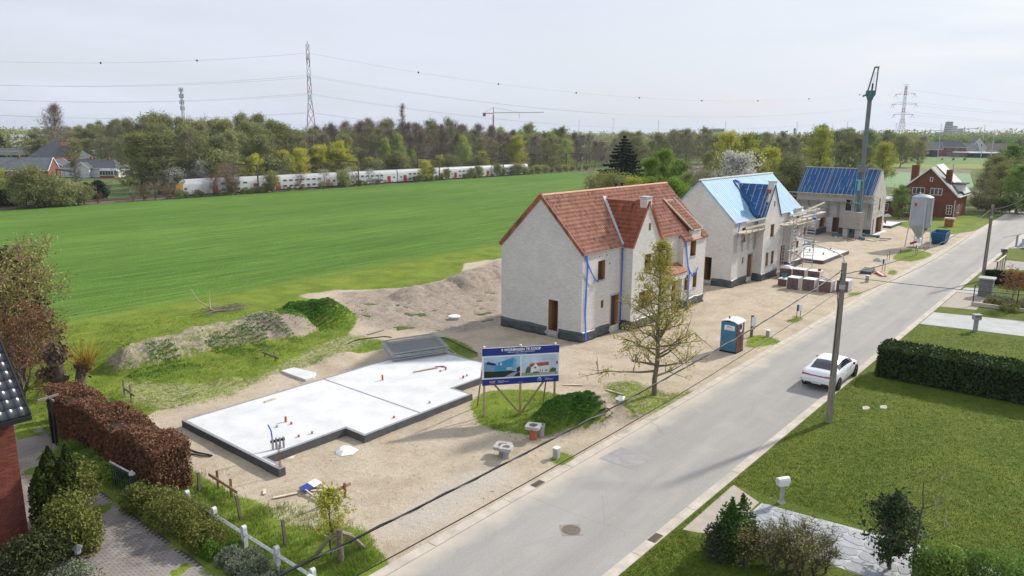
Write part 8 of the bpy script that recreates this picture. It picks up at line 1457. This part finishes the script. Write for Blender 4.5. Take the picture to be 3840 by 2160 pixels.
for k,(x,y,s_) in enumerate(((10.75,21.75,.36),(11.35,21.2,.33))):blob('box_ball',('bright green clipped ball at the edge of the paving','bright green clipped ball against the rail fence')[k],(x,y,0),(s_,s_,s_*1.25),leafmat('bright box',(0.07,0.16,0.012),(0.13,0.23,0.025),.05,.2,3),3000,.04,30+k,lumps=12)
for k,(x,y) in enumerate(((11.0,20.9),(11.35,20.4),(10.9,20.1),(11.3,19.6),(10.8,19.3),(11.2,18.7),(10.75,18.4),(11.1,17.8))):blob('lavender_bush','silvery lavender bush beside the white rail fence',(x,y,0),(.45,.45,.48),LF['silver'],2600,.05,40+k)['group']='lavender bushes beside the rail fence'
for k,(x,y) in enumerate(((10.9,33.5),(11.0,32.2),(10.85,31.0),(10.9,30.0))):blob('ground_shrub','dark green ground shrub at the foot of the beech hedge',(x,y,0),(.5,.7,.55),LF['green'],2200,.06,60+k)['group']='ground shrubs under the beech hedge'
# right foreground
e=blob('laurel_bush','glossy bright green evergreen bush beside the flagstone drive',(22.15,8.55,0),(.75,.75,1.45),LF['fresh'] and leafmat('laurel',(0.03,0.085,0.012),(0.085,0.16,0.022),.05,.15,2.5),7500,.075,71,lumps=16)
for k,(x,y,h) in enumerate(((22.3,8.5,2.15),(22.05,8.75,2.05))):rg=np.random.default_rng(k);z=rg.random(260)*.6+h-.6;C=np.stack([rg.normal(0,.05,260)*(h+.1-z)*3+x-22.15,rg.normal(0,.05,260)*(h+.1-z)*3+y-8.55,z],1);V,F=leafquads(C,.07,rg);link('shoot',npmesh('shoot',V,F),e.children[0].data.materials[0],e)
blob('ivy_bush','dull dark ivy bush left of the glossy evergreen',(21.6,8.95,0),(.55,.6,1.1),leafmat('dull ivy',(0.035,0.05,0.025),(0.085,0.10,0.05),.05,.1,2.5),4500,.06,72)
me=tree_meshes(111,BARK,M('dry twigs',(0.13,0.105,0.06),.95,.3,5),LF['olive'],.05,.006,H=1.1,tr=.015,cb=.05,cr=.6,n1=24,n2=5,n3=6,tl=.35,leaves=1,prof='vase',elev=(1.2,.8),multi=5,jit=.05)
for k,(x,y) in enumerate(((21.6,8.0),(22.2,7.6),(22.8,7.4),(22.3,6.9),(22.9,6.6),(21.8,7.2),(23.0,5.9),(22.4,6.1),(21.9,6.4))):plant('dry_shrub',me,(x,y,0),'twiggy half-dry shrub in front of the flagstone drive','shrub','twiggy shrubs before the flagstone drive',rv.uniform(.85,1.15),None,rv.uniform(0,6),('stems','twigs'))
me=tree_meshes(113,BARK,TWIG,leafmat('holly',(0.022,0.05,0.014),(0.06,0.10,0.03),.05,.1,2.5),.085,.006,H=2.2,tr=.05,cb=.1,cr=1.0,n1=30,n2=7,n3=5,tl=.3,leaves=4,prof='oval',elev=(.9,.4),jit=.07);plant('holly_tree',me,(24.55,4.4,0),'small dark-leaved tree before the flagstone drive','tree')
me=tree_meshes(114,BARK,TWIG,None,.05,.007,H=3.4,tr=.05,cb=.25,cr=1.3,n1=12,n2=3,n3=3,tl=.4,leaves=0,prof='round',elev=(.8,.4));plant('bare_sapling',me,(24.3,3.7,0),'thin bare sapling in front of the dark-leaved tree','sapling')
for k,(x,y,r_) in enumerate(((24.6,2.9,.7),(24.9,2.0,.8),(25.3,1.2,.9),(25.4,.3,.8),(24.2,3.3,.55))):blob('garden_shrub','dark green shrub in the lower right corner by the drive',(x,y,0),(r_,r_,1.15),LF['green'],3200,.07,80+k)['group']='shrubs in the lower right corner'
# garden behind black fence
for k,(x,y,lf,r_) in enumerate(((71.3,7.5,'grass_dry',.9),(71.2,5.6,'grass_dry',1.0),(71.0,3.6,'grass_dry',1.0),(73.0,7.3,'silver',1.0),(73.5,5.0,'silver',1.1),(70.0,6.2,'olive',.7))):blob('border_plant','low ' +{'grass_dry':'straw coloured','silver':'grey-green','olive':'olive'}[lf]+' plant behind the black wire fence',(x,y,0),(r_,r_*1.1,.5),LF[lf],2000,.1,90+k)['group']='low plants behind the black wire fence'
me=tree_meshes(121,BARK_GREY,TWIG_RED,LF['rust'],.12,.012,H=2.6,tr=.07,cb=.55,cr=1.0,n1=14,n2=5,n3=6,tl=.4,leaves=2,prof='round',elev=(.5,.2));plant('pollard_tree',me,(71.6,6.3,0),'small bare pollarded tree with knobbly head behind the black fence','tree');plant('pollard_tree',me,(70.9,3.2,0),'small russet budding tree at the right of the black fence','tree',None,1.0)
# ---------------------------------------------------------------- pollard willows, big shrub at left edge, dead branch
pw_=tag(empty('pollard_willow',(12.3,38.3,0)),'knobbly brown pollard willow stump behind the beech hedge','tree');V,F=tubes([(np.array([.15,0,-.1]),np.array([0,.05,1.9]),.3,.22),(np.array([0,.05,1.9]),np.array([-.05,0,2.7]),.24,.3),(np.array([-.05,0,2.7]),np.array([.02,0,3.35]),.32,.3),(np.array([.05,0,1.8]),np.array([-.45,.1,2.3]),.16,.2),(np.array([.1,0,1.6]),np.array([.35,-.05,2.1]),.1,.12)],9);link('trunk',npmesh('trunk',V,F,smooth=True),BARK,pw_);rg=np.random.default_rng(2);C=np.concatenate([rg.normal(0,1,(420,3))*(.24,.24,.26)+(0,0,3.3),rg.normal(0,1,(160,3))*(.16,.16,.16)+(-.45,.1,2.4)]);V,F=leafquads(C,.17,rg);link('burr',npmesh('burr',V,F),M('burr wood',(0.13,0.09,0.065),.95,.5,9),pw_)
d_=rg.normal(size=(30,3));d_[:,2]=np.abs(d_[:,2])+.5;P_2=np.tile(np.array([[0.,0,3.4]]),(30,1));V,F=strips(P_2,P_2+d_*.45,.006,rg);link('shoots',npmesh('shoots',V,F),TWIG_OL,pw_)
p2_=tag(empty('pollard_willow',(13.2,38.0,0)),'leaning pollard willow stump with yellow shoots behind the beech hedge','tree');V,F=tubes([(np.array([-.5,0,-.1]),np.array([0,0,2.3]),.26,.22),(np.array([0,0,2.3]),np.array([.25,0,2.75]),.2,.16)],9);link('trunk',npmesh('trunk',V,F,smooth=True),BARK,p2_);C=rg.normal(0,1,(260,3))*(.18,.18,.2)+(.1,0,2.4);V,F=leafquads(C,.14,rg);link('burr',npmesh('burr',V,F),M('dark burr',(0.12,0.075,0.05),.95,.4,9),p2_);n=260;d_=rg.normal(size=(n,3))*(.5,.5,.35);d_[:,2]=np.abs(d_[:,2])+.6;P_2=np.array([[.2,0,2.45]])+rg.normal(0,.12,(n,3));V,F=strips(P_2,P_2+d_*1.15,.008,rg);link('shoots',npmesh('shoots',V,F),M('yellow shoots',(0.34,0.22,0.03),.8,.25,3),p2_)
me=tree_meshes(131,BARK,TWIG_RED,LF['olive'],.11,.014,H=7.2,tr=.14,cb=.08,cr=2.9,n1=30,n2=8,n3=9,tl=.7,leaves=3,prof='round',elev=(.95,.35),multi=3);q=AT(40,1100,47);plant('garden_tree',me,(q[0],q[1],0),'olive budding garden tree at the left edge above the dark roof','tree',None,1.0)
me=tree_meshes(133,BARK,TWIG_RED,LF['rust'],.08,.012,H=4.6,tr=.1,cb=.06,cr=2.2,n1=28,n2=7,n3=10,tl=.6,leaves=2,prof='round',elev=(.9,.3),multi=4);q=AT(60,1250,44);plant('garden_shrub',me,(q[0],q[1],0),'reddish brown twiggy shrub at the left edge below the olive tree','shrub');q=AT(25,960,50);grow('darkbush',(q[0],q[1],0),AT(25,965,50)[2],'dark pointed conifer top at the left edge',wide=.7,cat='conifer')
x_,y_=G(2070/2.576,860+800/2.576);e=tag(empty('fallen_branch',(x_,y_,0)),'pale forked dead branch lying in the rough grass','branch');V,F=tubes([(np.array([0,0,.1]),np.array([-.9,.6,1.0]),.05,.035),(np.array([-.9,.6,1.0]),np.array([-1.3,.9,2.0]),.035,.012),(np.array([-.25,.1,.3]),np.array([.0,.5,1.6]),.04,.015),(np.array([0,0,.1]),np.array([1.3,-.6,.12]),.06,.04)],6);link('limb',npmesh('limb',V,F),M('bleached wood',(0.46,0.40,0.31),.9,.2,5),e);rg=np.random.default_rng(4);n=500;P_2=rg.normal(size=(n,3))*(.8,.5,.08)+(.9,.1,.12);V,F=strips(P_2,P_2+rg.normal(size=(n,3))*(.7,.3,.12),.012,rg);link('brushwood',npmesh('brushwood',V,F),TWIG,e)

# ---------------------------------------------------------------- grass, weeds and small stones that nobody could count
def tufts(name,label,X_,Y_,Z_,h,mat,rg,blades=4,spread=.05,w=.008):
    n=len(X_);b0=np.repeat(np.stack([X_,Y_,Z_],1),blades,0)+np.concatenate([rg.normal(0,spread,(n*blades,2)),np.zeros((n*blades,1))],1);hh_=np.repeat(h,blades)*rg.uniform(.6,1.2,n*blades);az=rg.random(n*blades)*6.28;ln=rg.uniform(.1,.7,n*blades);tip=b0+np.stack([np.cos(az)*ln*hh_,np.sin(az)*ln*hh_,hh_],1);s_=np.stack([-np.sin(az),np.cos(az),0*az],1)*(w*(.6+.8*rg.random(n*blades)))[:,None];V=np.stack([b0-s_,b0+s_,tip],1).reshape(-1,3);tag(link(name,npmesh(name,V,np.arange(len(V)).reshape(-1,3)),mat),label,'grass',kind='stuff')
rg=np.random.default_rng(77)
n=260000;D_=16*np.exp(rg.random(n)*math.log(60/16));a_=YAW+np.arctan((rg.random(n)*2-1)*.72);gx2,gy2=D_*np.cos(a_),D_*np.sin(a_);ok=(gx2>10.6) & (gy2>17.2) & (gy2<57.5) & (gx2<64);ok &= ~((gx2>15.3) & (gx2<31.6) & (gy2>24.9) & (gy2<33.1));gx2,gy2=gx2[ok],gy2[ok]
gm_=sample(grass,gx2,gy2);keep=rg.random(len(gx2))<np.clip((gm_-.28)*1.4,0,1)*np.clip(fbm(gx2,gy2,1.1,51)*2.2-.5,.08,1);gx2,gy2,gm_=gx2[keep],gy2[keep],gm_[keep];gz2=sample(Zt,gx2,gy2)-.02;nn_=fbm(gx2,gy2,.5,61)
verge=((gx2<14.5) & (gy2<30));tall=np.where(verge,.17,.085)*(0.6+nn_);dryk=(rg.random(len(gx2))<np.where(nn_>.52,.35,.12))
Dn=np.hypot(gx2,gy2);wv=.007*Dn/22
tufts('grass','rough green grass over the verge and behind the slab',gx2[~dryk],gy2[~dryk],gz2[~dryk],tall[~dryk],LF['grass'],rg,4,.06,.011);tufts('dry_grass','dry straw grass among the green grass',gx2[dryk],gy2[dryk],gz2[dryk],tall[dryk]*1.1,LF['grass_dry'],rg,3,.06,.010)
n=26000;u=rg.normal(size=(n,2))*(1.15,.9)+(28.5,19.8);zz=np.array([hz(a,b_) for a,b_ in u]) if False else hz(u[:,0],u[:,1]);k_=(zz>.12) & ((u[:,0]-28.9)+(u[:,1]-19.4)*.35<.3);u,zz=u[k_],zz[k_];C=np.concatenate([u,(sample(Zt,u[:,0],u[:,1])+rg.random(len(u))*.14)[:,None]],1);V,F=leafquads(C,.065,rg,.3);tag(link('weeds',npmesh('weeds',V,F),LF['weed']),'dense dark green weeds covering the mound beside the sale board','weeds',kind='stuff')
n=22000;u=rg.normal(size=(n,2))*(1.3,1.2)+(31.6,45.4);C=np.concatenate([u,(sample(Zt,u[:,0],u[:,1])+rg.random(n)*.12)[:,None]],1);V,F=leafquads(C,.065,rg,.3);tag(link('weeds',npmesh('weeds',V,F),LF['weed']),'green weeds over the grassy mound behind the soil heap','weeds',kind='stuff')
n=16000;u=np.stack([rg.uniform(17,28,n),rg.normal(43.4,1.2,n)],1);k_=fbm(u[:,0],u[:,1],.7,71)>.52;u=u[k_];C=np.concatenate([u,(sample(Zt,u[:,0],u[:,1])+rg.random(len(u))*.1)[:,None]],1);V,F=leafquads(C,.06,rg,.3);tag(link('weeds',npmesh('weeds',V,F),LF['weed']),'patches of green weeds on the long soil heap','weeds',kind='stuff')
n=130000;D_=20*np.exp(rg.random(n)*math.log(62/20));a_=rg.uniform(YAW-.66,YAW,n);lx,ly=D_*np.cos(a_),D_*np.sin(a_);ok=(ly<10.85) & ~((lx>22.4) & (lx<26.9) & (ly<10.7)) & ~((lx>60.5) & (lx<67)) & ~((lx>45) & (lx<47.5));lx,ly=lx[ok],ly[ok];tufts('lawn_grass','short mown lawn blades along the right of the road',lx,ly,np.zeros(len(lx)),.028+.02*rg.random(len(lx)),LF['lawn'],rg,3,.05,.012)
n=90;dx2,dy2=rg.uniform(26,46,n),rg.uniform(-2,10,n);C=np.stack([dx2,dy2,np.full(n,.045)],1);V,F=quads(C,np.tile([.012,0,0],(n,1)),np.tile([0,.012,0],(n,1)));tag(link('daisies',npmesh('daisies',V,F),MATS['white']),'tiny white daisies scattered over the lawn','flowers',kind='stuff')
n=5200;D_=17*np.exp(rg.random(n)*math.log(75/17));a_=YAW+np.arctan((rg.random(n)*2-1)*.7);sx2,sy2=D_*np.cos(a_),D_*np.sin(a_);ok=(sx2>12) & (sy2>17.1) & (sy2<50) & (sample(grass,sx2,sy2)<.3);sx2,sy2=sx2[ok],sy2[ok];sz2=sample(Zt,sx2,sy2);n=len(sx2);r2=.012+.045*rg.random(n)**3;base=np.array([(1,0,0),(0,1,0),(-1,0,0),(0,-1,0),(0,0,1)],float);V=(np.stack([sx2,sy2,sz2-.002],1)[:,None]+base[None]*r2[:,None,None]*rg.uniform(.7,1.3,(n,5,3))).reshape(-1,3);F=(np.array([(0,1,4),(1,2,4),(2,3,4),(3,0,4)])[None]+(np.arange(n)*5)[:,None,None]).reshape(-1,3);tag(link('pebbles',npmesh('pebbles',V,F),M('pebble',(0.42,0.36,0.29),.9,.4,9)),'loose pebbles and clods on the bare sand','pebbles',kind='stuff')

# ================================================================ each thing's origin goes to its base
for o in COL.objects:
    if o.name.split('.')[0]=='burr':o['kind']='stuff'
for e in [o for o in COL.objects if o.type=='EMPTY' and o.parent is None and o.location.length<1e-6 and o.children]:
    P=[]
    for c_ in e.children:
        if c_.type=='MESH' and len(c_.data.vertices):P += [c_.matrix_local @ Vector(v) for v in c_.bound_box]
    if not P:continue
    b_=Vector(((min(p.x for p in P)+max(p.x for p in P))/2,(min(p.y for p in P)+max(p.y for p in P))/2,max(0,min(p.z for p in P))));e.location=b_
    for c_ in e.children:c_.location=c_.location-b_

# ================================================================ thin spring haze
mh_,t,b=newmat('thin haze');t.nodes.remove(b);pv=N(t,'ShaderNodeVolumePrincipled');pv.inputs['Color'].default_value=(0.80,0.87,1.0,1);pv.inputs['Density'].default_value=0.00011;pv.inputs['Anisotropy'].default_value=0.2;t.links.new(pv.outputs[0],t.nodes['Material Output'].inputs['Volume'])
tag(MB().box(-9100,9100,-9100,9100,-5.8,66).build('haze',mh_),'thin pale spring haze over the land','haze',kind='stuff')
